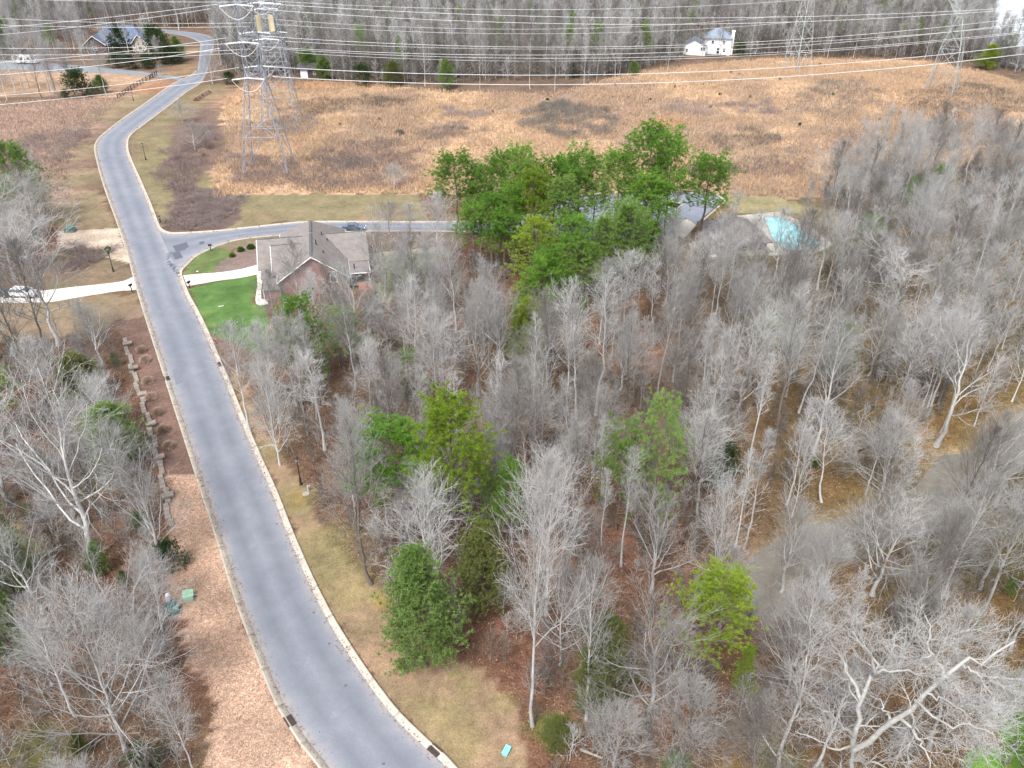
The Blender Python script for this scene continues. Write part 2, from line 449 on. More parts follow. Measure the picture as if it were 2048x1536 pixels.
M['pine_bark'] = veg('pine_bark', [(0, (.085, .06, .045)), (.5, (.15, .115, .09)), (1, (.23, .19, .16))], .95, island=False, big=2)
M['pine'] = veg('pine_needles', [(0, (.045, .115, .014)), (.5, (.105, .235, .026)), (1, (.20, .36, .05))], .6, .3)
M['pine_lime'] = veg('lime_pine_needles', [(0, (.07, .125, .012)), (.5, (.165, .26, .022)), (1, (.33, .41, .05))], .6, .35)
M['pine_soft'] = veg('soft_pine_needles', [(0, (.075, .145, .03)), (.5, (.145, .25, .05)), (1, (.23, .35, .085))], .6, .3)
M['cedar'] = veg('cedar_foliage', [(0, (.055, .10, .022)), (.5, (.115, .195, .045)), (1, (.20, .29, .085))], .7, .2)
M['olive'] = veg('olive_cedar_foliage', [(0, (.05, .07, .015)), (.5, (.10, .125, .03)), (1, (.17, .19, .06))], .7, .2)
M['holly'] = veg('dark_evergreen_leaves', [(0, (.012, .026, .010)), (.5, (.028, .055, .018)), (1, (.055, .095, .03))], .5, .1)
M['boxwood'] = veg('round_shrub_leaves', [(0, (.03, .06, .012)), (.5, (.07, .12, .02)), (1, (.13, .19, .03))], .6, .2)
M['drygrass'] = veg('dry_grass_blades', [(0, (.26, .178, .115)), (.5, (.48, .34, .225)), (1, (.64, .49, .345))], .85, .25, big=.09)
M['ornam'] = veg('cut_ornamental_grass', [(0, (.20, .135, .10)), (.5, (.36, .26, .20)), (1, (.50, .39, .31))], .9, .1)
M['brush'] = veg('grey_brown_brush', [(0, (.075, .065, .055)), (.5, (.135, .12, .105)), (1, (.23, .21, .19))], .9, island=False, big=.3)
M['mossy'] = veg('green_ground_leaves', [(0, (.06, .09, .012)), (.5, (.14, .19, .02)), (1, (.24, .30, .04))], .8, .2)

def water(name, c, rough, bsc):
    m, nt, b = newmat(name)
    n0 = noise(nt, .12, 4, .6); cc = ramp(nt, n0.outputs['Fac'], [(.35, tuple(x * .75 for x in c)), (.65, tuple(x * 1.25 for x in c))])
    n7 = noise(nt, .9, 5, .75); cc = mix(nt, cc, ramp(nt, n7.outputs['Fac'], [(.35, (.82, .82, .82)), (.7, (1.15, 1.13, 1.1))]), 1.0, 'MULTIPLY')
    nt.links.new(cc, b.inputs['Base Color']); b.inputs['Roughness'].default_value = rough; b.inputs['Specular IOR Level'].default_value = .8
    n = noise(nt, bsc, 3); bump(nt, b, n.outputs['Fac'], .12, .05); return m
M['creek'] = water('creek_water', (.145, .13, .105), .06, 1.2)
M['lake'] = water('lake_water', (.30, .32, .34), .22, .3)
def poolm():
    m, nt, b = newmat('pool_water')
    vo = nt.nodes.new('ShaderNodeTexVoronoi'); vo.inputs['Scale'].default_value = .55; ge = nt.nodes.new('ShaderNodeNewGeometry'); nt.links.new(ge.outputs['Position'], vo.inputs['Vector'])
    c = ramp(nt, vo.outputs['Distance'], [(.2, (.10, .38, .43)), (.7, (.22, .52, .56))])
    nt.links.new(c, b.inputs['Base Color']); b.inputs['Roughness'].default_value = .12; b.inputs['Specular IOR Level'].default_value = .8
    bump(nt, b, noise(nt, 3, 3).outputs['Fac'], .1, .03); return m
M['pool'] = poolm()
# ------------------------------------------------------------------ ground: one height field divided into kinds of ground
ZONES = [  # kind, colour, soft-edge pixels polygon, edge wobble (m)
 ('meadow', (.56, .385, .25), [(425, 402), (428, 330), (452, 300), (440, 240), (455, 200), (500, 168), (620, 163), (760, 170), (900, 184), (1110, 187), (1200, 163), (1400, 128), (1540, 116), (1700, 119), (1850, 121), (1960, 143), (2048, 168), (2200, 200), (2200, 330), (1960, 330), (1760, 350), (1700, 400), (1440, 388), (820, 388), (480, 388)], 1.2),
 ('meadow', (.36, .25, .20), [(-200, 200), (0, 205), (250, 195), (225, 215), (170, 270), (140, 300), (138, 400), (60, 420), (-200, 420)], 1.0),
 ('meadow', (.52, .36, .25), [(-200, 128), (0, 128), (160, 135), (330, 150), (318, 165), (240, 200), (180, 190), (0, 196), (-200, 196)], .8),
 ('meadow', (.50, .28, .19), [(250, 196), (268, 178), (320, 158), (350, 158), (340, 172), (300, 196), (240, 215)], .8),
 ('verge', (.44, .335, .22), [(350, 160), (330, 180), (296, 200), (240, 240), (205, 262), (190, 285), (188, 310), (205, 384), (232, 455), (115, 462), (100, 400), (135, 398), (140, 300), (170, 265), (240, 205), (300, 175)], .5),
 ('verge', (.46, .30, .19), [(358, 135), (386, 85), (396, 95), (394, 125), (385, 146), (368, 158), (350, 156)], .5),
 ('verge', (.36, .305, .18), [(288, 250), (340, 212), (372, 186), (410, 162), (430, 170), (412, 200), (392, 235), (385, 300), (420, 340), (432, 390), (480, 388), (840, 388), (850, 442), (560, 444), (480, 455), (350, 462), (318, 450), (298, 404), (275, 350), (255, 310), (255, 285)], .6),
 ('bed', (.22, .155, .125), [(350, 240), (400, 220), (440, 190), (470, 175), (440, 240), (452, 300), (425, 340), (400, 360), (345, 340), (330, 330), (345, 290)], 1.0),
 ('bed', (.17, .125, .11), [(335, 355), (440, 385), (475, 400), (478, 445), (430, 460), (350, 463), (325, 452), (350, 420)], .8),
 ('straw', (.56, .46, .37), [(118, 462), (238, 455), (262, 520), (258, 524), (212, 516), (180, 498), (120, 495)], .3),
 ('verge', (.27, .20, .155), [(118, 495), (208, 498), (212, 520), (258, 524), (272, 558), (200, 575), (100, 585), (60, 560)], .4),
 ('verge', (.40, .30, .21), [(-100, 606), (100, 600), (275, 585), (297, 636), (240, 640), (215, 660), (60, 680), (-100, 700)], .7),
 ('bed', (.225, .145, .12), [(236, 640), (298, 636), (335, 755), (385, 880), (402, 952), (345, 962), (334, 955), (300, 855), (262, 760), (250, 690)], .25),
 ('straw', (.60, .41, .305), [(334, 955), (400, 948), (450, 1100), (490, 1215), (540, 1380), (660, 1560), (740, 1700), (380, 1700), (430, 1400), (385, 1310), (372, 1240), (340, 1230), (330, 1150), (345, 1080)], .8),
 ('lawn', (.15, .20, .075), [(368, 548), (372, 528), (392, 508), (428, 491), (458, 482), (462, 500), (455, 516), (440, 520), (428, 547)], .3),
 ('verge', (.33, .26, .18), [(428, 491), (470, 476), (520, 470), (600, 462), (640, 462), (640, 478), (520, 484), (458, 500)], .3),
 ('bed', (.27, .205, .185), [(427, 550), (442, 520), (458, 512), (490, 488), (640, 476), (720, 500), (700, 560), (520, 545)], .3),
 ('lawn', (.11, .205, .06), [(374, 574), (514, 548), (508, 604), (530, 612), (545, 700), (500, 705), (448, 700), (415, 655)], .35),
 ('verge', (.30, .30, .14), [(425, 672), (500, 700), (500, 740), (455, 745), (440, 715)], .8),
 ('lawn', (.22, .24, .13), [(740, 505), (880, 500), (870, 560), (760, 600)], 1.0),
 ('verge', (.52, .345, .235), [(455, 735), (478, 745), (490, 800), (545, 880), (590, 960), (650, 1060), (720, 1150), (830, 1260), (960, 1330), (1030, 1420), (1075, 1560), (1080, 1700), (980, 1700), (860, 1500), (740, 1360), (640, 1200), (560, 1010), (500, 870)], .8),
 ('verge', (.44, .39, .22), [(1440, 388), (1560, 395), (1680, 430), (1720, 480), (1600, 430), (1470, 425), (1430, 400)], .6),
 ('lawn', (.12, .27, .03), [(2005, 1370), (2060, 1340), (2300, 1300), (2300, 1700), (1960, 1700), (1940, 1520), (2000, 1500)], .9),
]
for i, z in enumerate(ZONES): ZONES[i] = (z[0], z[1], gpoly(z[2]), z[3])
KINDNAMES = ['ground', 'meadow', 'verge', 'bed', 'straw', 'lawn']
def axis(parts):
    out = [np.arange(a, b, s) for a, b, s in parts]; return np.concatenate(out)
gx = np.unique(np.round(np.concatenate([-np.geomspace(95, 2500, 40)[::-1], np.arange(-94, 120, .62), np.arange(120, 260, 2.2), np.geomspace(262, 2500, 36)]), 3))
gy = np.unique(np.round(np.concatenate([np.array([-60, -20, 0, 8]), np.arange(14, 165, .62), np.arange(165, 345, 1.1), np.arange(345, 620, 6), np.geomspace(624, 5000, 24)]), 3))
GX, GY = np.meshgrid(gx, gy); NX, NY = len(gx), len(gy)
GZ = terrain(GX, GY)
col = np.zeros(GX.shape + (3,)); kind = np.zeros(GX.shape, int)
# forest floor: reddish litter on the left and centre, olive to ochre on the right
t = np.clip(.5 + .5 * vnoise(GX, GY, 13, 11) + .25 * vnoise(GX, GY, 4, 12), 0, 1)[..., None]
u_ = np.clip(.5 + .6 * vnoise(GX, GY, 8, 13), 0, 1)[..., None]
red = np.array((.235, .135, .105)); brn = np.array((.20, .155, .115)); oli = np.array((.165, .155, .075)); och = np.array((.26, .185, .085))
r_ = sstep(10, 55, GX)[..., None]
base = (red * t + brn * (1 - t)) * (1 - r_) + (och * u_ + oli * (1 - u_)) * r_
far = sstep(150, 230, GY)[..., None]; base = base * (1 - far) + np.array((.24, .185, .155)) * far
col[:] = base * np.array((.50, .455, .40))
wobx = vnoise(GX, GY, 2.6, 21) + .6 * vnoise(GX, GY, 1.1, 22); woby = vnoise(GX, GY, 2.6, 23) + .6 * vnoise(GX, GY, 1.1, 24)
dist_scale = np.clip(GY / 90, .7, 1.4)
ZMUL = {'meadow': .58, 'verge': .46, 'bed': .60, 'straw': .68, 'lawn': .62}
for kd, c, P, wob in ZONES:
    c = tuple(x * ZMUL[kd] for x in c)
    m = inpoly(GX + wobx * wob * dist_scale, GY + woby * wob * dist_scale, P)
    ci = np.array(c) * np.ones_like(col)
    if kd == 'meadow':
        a = np.clip(.5 + .7 * vnoise(GX, GY, 16, 31) + .45 * vnoise(GX, GY * .45, 5, 32), 0, 1)[..., None]
        b_ = sstep(.12, .5, vnoise(GX, GY * .5, 19, 33) + .3 * vnoise(GX, GY, 5, 34))[..., None]
        ci = ci * (1.16 * a + .78 * (1 - a)); ci = ci * (1 - .7 * b_) + np.array((.145, .108, .09)) * .7 * b_
        g_ = sstep(60, 120, GX)[..., None] * sstep(150, 200, 400 - GY)[..., None]
        ci = ci * (1 - .25 * g_) + np.array((.17, .14, .075)) * .25 * g_
    if kd == 'verge':
        a = np.clip(.5 + .8 * vnoise(GX, GY, 5, 41) + .3 * vnoise(GX, GY, 2, 42), 0, 1)[..., None]
        ci = ci * (1 - .5 * a) + np.array((.138, .122, .068)) * .5 * a
        a2 = sstep(.3, .8, vnoise(GX, GY, 4, 43))[..., None]; ci = ci * (1 - .5 * a2) + np.array((.19, .125, .085)) * .5 * a2
    if kd == 'lawn':
        a = np.clip(.5 + .8 * vnoise(GX, GY, 3, 45), 0, 1)[..., None]; ci = ci * (1.15 * a + .85 * (1 - a))
        a2 = sstep(.45, .9, vnoise(GX, GY, 2.4, 46))[..., None]; ci = ci * (1 - .45 * a2) + np.array((.15, .165, .06)) * .45 * a2
    if kd == 'straw':
        a = np.clip(.5 + .8 * vnoise(GX, GY, 3, 47), 0, 1)[..., None]; ci = ci * (1.12 * a + .80 * (1 - a))
    col[m] = ci[m]; kind[m] = KINDNAMES.index(kd)
# red clay scar in the meadow, sandy banks and creek bed, mossy spots
def blob(px, rx, ry, c, f=1.0, seed=50):
    global col
    g = G(*px); d = np.hypot((GX - g[0]) / rx, (GY - g[1]) / ry) + .45 * vnoise(GX, GY, 1.8, seed)
    w = (f * (1 - sstep(.45, 1.25, d)))[..., None]; col = col * (1 - w) + np.array(c) * .6 * w
blob((1325, 245), 7, 5, (.50, .22, .13), .8, 51); blob((300, 178), 9, 9, (.50, .20, .11), .6, 52)
blob((640, 168), 22, 5, (.50, .26, .15), .7, 53); blob((480, 190), 6, 20, (.58, .36, .22), .7, 54)
for px, s in (((535, 900), 2.4), ((590, 1000), 3), ((640, 1090), 3.5), ((700, 1160), 4), ((760, 1195), 2), ((930, 1365), 1.6), ((1000, 1405), 1.3), ((900, 1450), 4)):
    blob(px, s, s, (.29, .255, .115), .55, int(px[0]))
for px, s in (((770, 1200), 1.2), ((600, 1000), 1.5)): blob(px, s, s, (.42, .28, .08), .5, int(px[0]) + 1)
for px, s in (((1110, 1460), 2.2), ((700, 1420), 0.1), ((20, 1120), 5), ((200, 960), 3), ((260, 900), 3), ((1500, 1530), 4), ((1200, 1330), 2.5), ((90, 1500), 3)):
    blob(px, s, s, (.16, .20, .045), .6, int(px[0]) + 2)
for px, s in (((1330, 1420), 3.5), ((1340, 1440), 2), ((960, 840), 3), ((1110, 1100), 3.5), ((1290, 720), 5), ((1100, 560), 5), ((1270, 1470), 3), ((1450, 1500), 3)):
    blob(px, s, s, (.34, .17, .09), .6, int(px[0]) + 3)
mc = seg_dist(GX, GY, CREEK) + 1.3 * wav(GX, GY, 9, 3)
w = ((1 - sstep(2.6, 4.9, mc)) * .75)[..., None]; col = col * (1 - w) + np.array((.21, .18, .135)) * w
mb = seg_dist(GX, GY, BRANCH) + .8 * wav(GX, GY, 6, 4)
w = ((1 - sstep(2.2, 4.2, mb)) * .6)[..., None]; col = col * (1 - w) + np.array((.10, .08, .058)) * w

V = np.stack([GX, GY, GZ], -1).reshape(-1, 3); CC = col.reshape(-1, 3)
idx = np.arange(NX * NY).reshape(NY, NX)
Q = np.stack([idx[:-1, :-1], idx[:-1, 1:], idx[1:, 1:], idx[1:, :-1]], -1).reshape(-1, 4)
KQ = kind[:-1, :-1].reshape(-1)
GROUND_INFO = {'ground': ('floor', 'woodland floor'), 'meadow': ('meadow', ''), 'verge': ('grass', ''), 'bed': ('mulch', ''), 'straw': ('straw', ''), 'lawn': ('lawn', '')}
GNAMES = {'ground': 'ground', 'meadow': 'meadow', 'verge': 'grass_verge', 'bed': 'planting_bed', 'straw': 'pine_straw_bed', 'lawn': 'lawn'}
for ki, kn in enumerate(KINDNAMES):
    q = Q[KQ == ki]
    us, inv = np.unique(q.ravel(), return_inverse=True)
    me = np_mesh(GNAMES[kn], V[us], [inv.reshape(-1, 4)], M[GROUND_INFO[kn][0]], smooth=True, col=CC[us])
    struct(obj(GNAMES[kn], me))

# ------------------------------------------------------------------ roads
def gp(pts, z=0.0): return np.array([W(u, v, z)[:2] for u, v in pts])
L_EDGE = [(760, 1680), (657, 1535), (613, 1479), (581, 1430), (557, 1386), (516, 1285), (489, 1215), (467, 1150), (445, 1080), (410, 975), (375, 868), (342, 768), (310, 671), (290, 609), (275, 559), (260, 504), (240, 446), (217, 384), (203, 340), (194, 300), (199, 280), (220, 260), (250, 237), (300, 202), (350, 167), (390, 147), (397, 125), (400, 95), (399, 86), (375, 74), (330, 66), (250, 58)]
R_EDGE = [(1000, 1660), (894, 1536), (872, 1514), (837, 1482), (787, 1432), (737, 1367), (687, 1292), (649, 1227), (612, 1152), (574, 1063), (544, 985), (512, 913), (475, 825), (450, 760), (435, 726), (410, 666), (390, 624), (372, 591), (360, 559), (357, 549), (312, 449), (295, 404), (275, 357), (258, 318), (252, 295), (257, 272), (288, 247), (335, 212), (370, 185), (398, 167), (412, 150), (419, 125), (428, 92), (430, 78), (405, 68), (350, 61), (260, 53)]
SU = [(312, 449), (317, 458), (328, 465), (350, 468), (425, 464), (475, 459), (512, 455), (587, 447), (640, 445), (737, 445), (922, 445), (1040, 440)]
SL = [(357, 549), (359, 541), (370, 529), (390, 511), (425, 494), (462, 481), (512, 473), (587, 467), (640, 464), (737, 461), (922, 462), (1040, 470)]
le = resample(catmull(gp(L_EDGE), 6), .5)
split = R_EDGE.index((357, 549))
re1 = catmull(gp(R_EDGE[:split + 1]), 6); re2 = catmull(gp(R_EDGE[split + 1:]), 6)
su = catmull(gp(SU), 6); sl = catmull(gp(SL), 6)
re_all = resample(np.vstack([re1, re2]), .5)

def strip(name, A, B, n, mat, z=.03, cols=8, dust_edges=(1, 1), parent=None):
    sa = np.linspace(0, len(A) - 1, n); sb = np.linspace(0, len(B) - 1, n)
    a = np.stack([np.interp(sa, np.arange(len(A)), A[:, k]) for k in (0, 1)], 1)
    b = np.stack([np.interp(sb, np.arange(len(B)), B[:, k]) for k in (0, 1)], 1)
    ts = np.array([0, .05, .13, .3, .5, .7, .87, .95, 1.0]); dust = np.array([1.0 * dust_edges[0], .75 * dust_edges[0], .15, .0, .08, .0, .15, .75 * dust_edges[1], 1.0 * dust_edges[1]])
    P = a[:, None] * (1 - ts[None, :, None]) + b[:, None] * ts[None, :, None]
    k = len(ts); V = np.concatenate([P, np.full(P.shape[:2] + (1,), z)], -1).reshape(-1, 3)
    i = np.arange(n * k).reshape(n, k); q = np.stack([i[:-1, :-1], i[:-1, 1:], i[1:, 1:], i[1:, :-1]], -1).reshape(-1, 4)
    me = np_mesh(name, V, [q], mat); at = me.attributes.new('dust', 'FLOAT', 'POINT'); at.data.foreach_set('value', np.tile(dust, n).astype(np.float32))
    a2 = me.attributes.new('track', 'FLOAT', 'POINT'); a2.data.foreach_set('value', np.tile(np.array([0, 0, .2, 1.0, .15, 1.0, .2, 0, 0]), n).astype(np.float32))
    return obj(name, me, parent)
def byratio(A, B, brk=None): pass
# pair both edges by nearest progress along the road
def pair(A, B, step=1.0):
    A = resample(A, step); out = []
    j = 0; Br = resample(B, step * .5)
    for p in A:
        w = Br[j:j + 24]; 
        if len(w) == 0: out.append(Br[-1]); continue
        k = int(np.argmin(np.hypot(*(w - p).T))); j = j + k; out.append(Br[j])
    return A, np.array(out)
pa, pb = pair(le, re_all, 1.0)
pb = resample(catmull(pb[::4], 4), .01)[::1] if False else pb
road = struct(strip('road', pa, pb, len(pa), M['asphalt']))
side = struct(strip('side_road', resample(su, .3), resample(sl, .3), 140, M['asphalt'], z=.034))

def kerb(name, edge, side_, secl=4.0, width=.62, z0=0.0):
    """gutter pan and rolled kerb cast in sections along one road edge"""
    P = resample(edge, .5); n = len(P)
    T = np.gradient(P, axis=0); T /= np.linalg.norm(T, axis=1)[:, None]
    N = np.stack([-T[:, 1], T[:, 0]], 1) * side_
    prof = [(-.03, -.05), (-.03, .040), (.34, .030), (.43, .13), (.50, .150), (width, .150), (width + .02, -.15)]
    root = empty(name, (float(P[0][0]), float(P[0][1]), 0)); struct(root)
    step = int(secl / .5); loc = np.array([P[0][0], P[0][1], 0])
    cuts = list(range(0, n - 1, step))
    for s in cuts:
        e = min(s + step, n - 1); idx_ = np.arange(s, e + 1)
        pts = P[idx_].copy(); Nn = N[idx_]
        if e - s >= 1: pts[0] = pts[0] + (pts[1] - pts[0]) * .03; pts[-1] = pts[-1] + (pts[-2] - pts[-1]) * .03
        dz = random.uniform(-.006, .008)
        Vv = np.array([[(p[0] + q[0] * d, p[1] + q[1] * d, z + (dz if z > 0 else 0)) for d, z in prof] for p, q in zip(pts, Nn)]) - loc
        m_, k = len(pts), len(prof); i = np.arange(m_ * k).reshape(m_, k)
        q4 = np.stack([i[:-1, :-1], i[:-1, 1:], i[1:, 1:], i[1:, :-1]], -1).reshape(-1, 4)
        if side_ > 0: q4 = q4[:, ::-1]
        caps = [np.array([i[0][::-1] if side_ < 0 else i[0], i[-1] if side_ < 0 else i[-1][::-1]])]
        obj('kerb_section', np_mesh('kerb_section', Vv.reshape(-1, 3), [q4] + caps, M['concrete']), root)
    return P, N
cut_far = lambda e, ymax: e[:next((i for i, p in enumerate(e) if p[1] > ymax), len(e))]
KL = kerb('kerb', cut_far(le, 318)[4:], 1, 4.5)
KR = kerb('kerb', np.vstack([re1, sl[1:]]), -1, 4.5)
KU = kerb('kerb', np.vstack([su[::-1], re2[1:]])[: -40], -1, 4.5)

# repaired asphalt at the junction
def pieceq(name, pts, mat, z, parent, t=.008):
    m = MB(); P = [W(u, v, z) for u, v in pts]; m.slab(P, t); return m.build(name, mat, parent)
pieceq('asphalt_patch', [(345, 492), (373, 484), (378, 494), (352, 503)], M['patch'], .046, road)
pieceq('asphalt_patch', [(344, 506), (358, 501), (366, 515), (350, 519)], M['patch'], .050, road)
pieceq('asphalt_patch', [(356, 497), (371, 493), (372, 498), (358, 503)], M['patch'], .042, road)
pieceq('asphalt_patch', [(398, 484), (408, 482), (409, 487), (399, 489)], M['patch'], .046, road)
pieceq('asphalt_patch', [(345, 740), (362, 732), (367, 762), (352, 770)], simple('worn_patch', (.135, .145, .175), .85, var=.12), .046, road)
sm = MB()
rs = random.Random(5)
for (u, v, w) in [(339, 507, .5), (338, 512, .45), (336, 517, .35), (338, 523, .5), (340, 528, .55), (344, 531, .5), (348, 535, .5), (351, 541, .45), (354, 546, .4), (346, 538, .3)]:
    g = W(u, v, .05); k = 7; pts = [(g[0] + w * rs.uniform(.6, 1.5) * math.cos(a * 6.283 / k), g[1] + w * rs.uniform(.7, 1.8) * math.sin(a * 6.283 / k), .046) for a in range(k)]
    sm.slab(pts, .006)
sm.build('asphalt_patch', M['sealer'], road)
for (u, v) in [(628, 1225), (658, 1287), (692, 1371), (767, 1527), (553, 1048)]:
    g = W(u, v, .05); m = MB(); m.slab([(g[0] + .12 * rs.uniform(.5, 1.4) * math.cos(a), g[1] + .12 * rs.uniform(.5, 1.4) * math.sin(a), .046) for a in np.arange(0, 6.2, .9)], .006)
    m.build('tar_spot', M['patch'], road)

# storm drains set into the kerbs
def storm_drain(px, K, side_, label):
    P, N = K; g = W(*px)[:2]; i = int(np.argmin(np.hypot(*(P - g).T))); T = P[min(i + 1, len(P) - 1)] - P[i - 1]; a = math.atan2(T[1], T[0])
    c = P[i] + N[i] * .27
    r = empty('storm_drain', (c[0], c[1], 0), a)
    f = MB(); f.box((0, 0, .05), (1.15, .66, .10)); f.box((0, .33 * side_, .12), (1.15, .12, .14)); f.build('frame', M['iron'], r)
    for k in range(9):
        b = MB(); b.box((-.46 + k * .115, -.03 * side_, .112), (.05, .5, .03)); b.build('grate_bar', M['iron'], r)
    tag(r, label, 'storm drain', 'iron storm drains in the kerbs')
storm_drain((335, 757), KL, 1, 'rusty storm drain grate in the left kerb beside the ornamental grass strip')
storm_drain((578, 1442), KL, 1, 'rusty storm drain grate in the left kerb at the nearest bend beside pine straw')
storm_drain((437, 730), KR, -1, 'storm drain grate in the right kerb below the bright green lawn')
storm_drain((870, 1503), KR, -1, 'dark red storm drain grate in the right kerb nearest the camera')

# ------------------------------------------------------------------ driveways and paths made of slabs
def slab_path(name, A, B, n, mat, z=.06, t=.1, zf=None, label='slab'):
    """path between edge lines A and B cut into n slabs"""
    A = resample(catmull(np.array([W(*p)[:2] for p in A]), 6), .2); B = resample(catmull(np.array([W(*p)[:2] for p in B]), 6), .2)
    root = empty(name, (float(A[0][0]), float(A[0][1]), 0)); struct(root); o = np.array((A[0][0], A[0][1], 0))
    def at(P, s): f = s * (len(P) - 1); i = int(min(f, len(P) - 2)); return P[i] + (P[i + 1] - P[i]) * (f - i)
    for k in range(n):
        s0, s1 = (k + .012) / n, (k + .988) / n; pts = []
        for s in np.linspace(s0, s1, 4): pts.append(at(A, s))
        for s in np.linspace(s1, s0, 4): pts.append(at(B, s))
        zz = z + random.uniform(-.004, .004); m = MB()
        P3 = [np.array((p[0], p[1], zz)) - o for p in pts]
        if np.cross(P3[1][:2] - P3[0][:2], P3[-1][:2] - P3[0][:2]) < 0: P3 = P3[::-1]
        m.slab(P3, t); m.build(label, mat, root)
    return root
slab_path('driveway', [(268, 553), (245, 563), (200, 569), (150, 574), (100, 580), (20, 586), (-80, 590)], [(277, 580), (240, 582), (200, 588), (150, 596), (100, 604), (20, 606), (-80, 606)], 12, M['concrete_w'])
slab_path('driveway', [(366, 551), (400, 548), (440, 545), (480, 539), (516, 530), (540, 527)], [(374, 572), (400, 568), (440, 561), (480, 556), (516, 549), (545, 545)], 9, M['concrete_w'])
slab_path('garden_path', [(513, 549), (515, 570), (511, 600), (518, 611), (536, 608)], [(526, 547), (524, 570), (522, 594), (528, 599), (537, 598)], 7, M['concrete_w'], z=.075)
struct(strip('gravel_drive', gp([(402, 152), (372, 157), (330, 150), (270, 142), (205, 135), (120, 128), (40, 122), (-80, 118)]), gp([(378, 167), (345, 158), (315, 154), (270, 150), (205, 146), (120, 144), (40, 140), (-80, 138)]), 90, M['drive_blue'], z=.05))
# parking lot behind the pines, with a planted island and kerbs
lot = gp([(1020, 438), (1100, 416), (1150, 396), (1290, 384), (1425, 386), (1445, 402), (1400, 440), (1372, 470), (1330, 480), (1130, 478), (1020, 472)])
struct(poly_sheet('parking_lot', lot, .04, M['asphalt']))
k_ = MB()
for a, b in zip([(1150, 392), (1290, 380), (1425, 381), (1450, 402)], [(1290, 380), (1425, 381), (1450, 402), (1404, 442)]):
    A = W(*a, .1); B = W(*b, .1); k_.bar(A, B, .22)
for a, b in [((1335, 402), (1365, 408)), ((1365, 408), (1352, 420)), ((1352, 420), (1322, 410)), ((1322, 410), (1335, 402)), ((1345, 452), (1375, 440)), ((1375, 440), (1392, 452)), ((1345, 452), (1368, 478))]:
    k_.bar(W(*a, .1), W(*b, .1), .25)
struct(k_.build('parking_kerb', M['concrete']))
isl = MB(); isl.prism([W(*p)[:2] for p in [(1322, 410), (1352, 420), (1365, 408), (1335, 402)]], -.02, .13); struct(isl.build('parking_island', M['mulch']))
walk = MB(); walk.prism([W(*p)[:2] for p in [(1345, 452), (1368, 478), (1392, 452), (1375, 440)]], -.02, .12); struct(walk.build('plaza_path', M['concrete']))

# water
cp = []
for a, b in zip(CREEK[:-1], CREEK[1:]): pass
cw = catmull(np.vstack([CREEK, CREEK[-1] + (CREEK[-1] - CREEK[-2]) * .8]), 6); T = np.gradient(cw, axis=0); T /= np.linalg.norm(T, axis=1)[:, None]; N = np.stack([-T[:, 1], T[:, 0]], 1)
struct(strip('creek_water', cw + N * 6, cw - N * 6, len(cw), M['creek'], z=WATER_Z))
bw = catmull(BRANCH, 6); T = np.gradient(bw, axis=0); T /= np.linalg.norm(T, axis=1)[:, None]; N = np.stack([-T[:, 1], T[:, 0]], 1)
pond = bw[int(len(bw) * .45):]; pT = np.gradient(pond, axis=0); pT /= np.linalg.norm(pT, axis=1)[:, None]; pN = np.stack([-pT[:, 1], pT[:, 0]], 1)
struct(strip('pond_water', pond + pN * 3.4, pond - pN * 3.4, len(pond), M['creek'], z=float(np.median(terrain(pond[:, 0], pond[:, 1]))) + .32))
if False: bw_ = strip('creek_water', bw[4:] + N[4:] * 4.5, bw[4:] - N[4:] * 4.5, len(bw) - 4, M['creek'], z=WATER_Z + .25)
lk = [W(u, v, .3)[:2] for u, v in [(1960, 112), (2000, 122), (2100, 150), (2400, 150)]]
lake = np.array([lk[0], lk[1], lk[2], lk[3], (1400, 620), (1400, 1500), (300, 1500), (W(1990, 20)[0], W(1990, 20)[1]), W(1955, 60)[:2]])
struct(poly_sheet('lake_water', lake, .35, M['lake']))
# ------------------------------------------------------------------ buildings
def gable_wall_poly(pts): return pts

def roof_plane(m, pts, t=.16): m.slab(pts, t)

def window(parent, c, w, h, axis_='x', out=-1, lights=(1, 2), glass='darkwin', top=None, frame=True):
    """window set proud of a wall; axis_ is the direction the wall runs"""
    m = MB(); fr = .09; d = .05
    def bx(u0, z0, uw, zh, dep, off):
        if axis_ == 'x': m.box((c[0] + u0, c[1] + out * off, c[2] + z0), (uw, dep, zh))
        else: m.box((c[0] + out * off, c[1] + u0, c[2] + z0), (dep, uw, zh))
    for sx in (-1, 1): bx(sx * w / 2, 0, fr, h + fr, .10, .03)
    for sz in (-1, 1): bx(0, sz * h / 2, w - fr, fr, .10, .03)
    bx(0, 0, w - fr, .06, .08, .03)
    f = m.build('window', M['trim'], parent)
    for sgn, mat in ((1, top or glass), (-1, glass)):
        m = MB()
        if axis_ == 'x': m.box((c[0], c[1] + out * .012, c[2] + sgn * h / 4), (w - fr, .02, h / 2 - .07))
        else: m.box((c[0] + out * .012, c[1], c[2] + sgn * h / 4), (.02, w - fr, h / 2 - .07))
        m.build('pane', M[mat], f)
    return f

def shingle_rows(m, pts_eave, pts_ridge, n): pass

# ---- brick house with the long gable beside the road
hl = math.radians(12.2)
house = empty('brick_house', (-33.9, 127.0, 0), hl)
tag(house, 'brick house with steep grey shingle roof and one gable window beside the lawn', 'house')
def HB(): return MB()
EZ = 3.05; PZ = 7.1; xl, xr = -5.6, 5.5
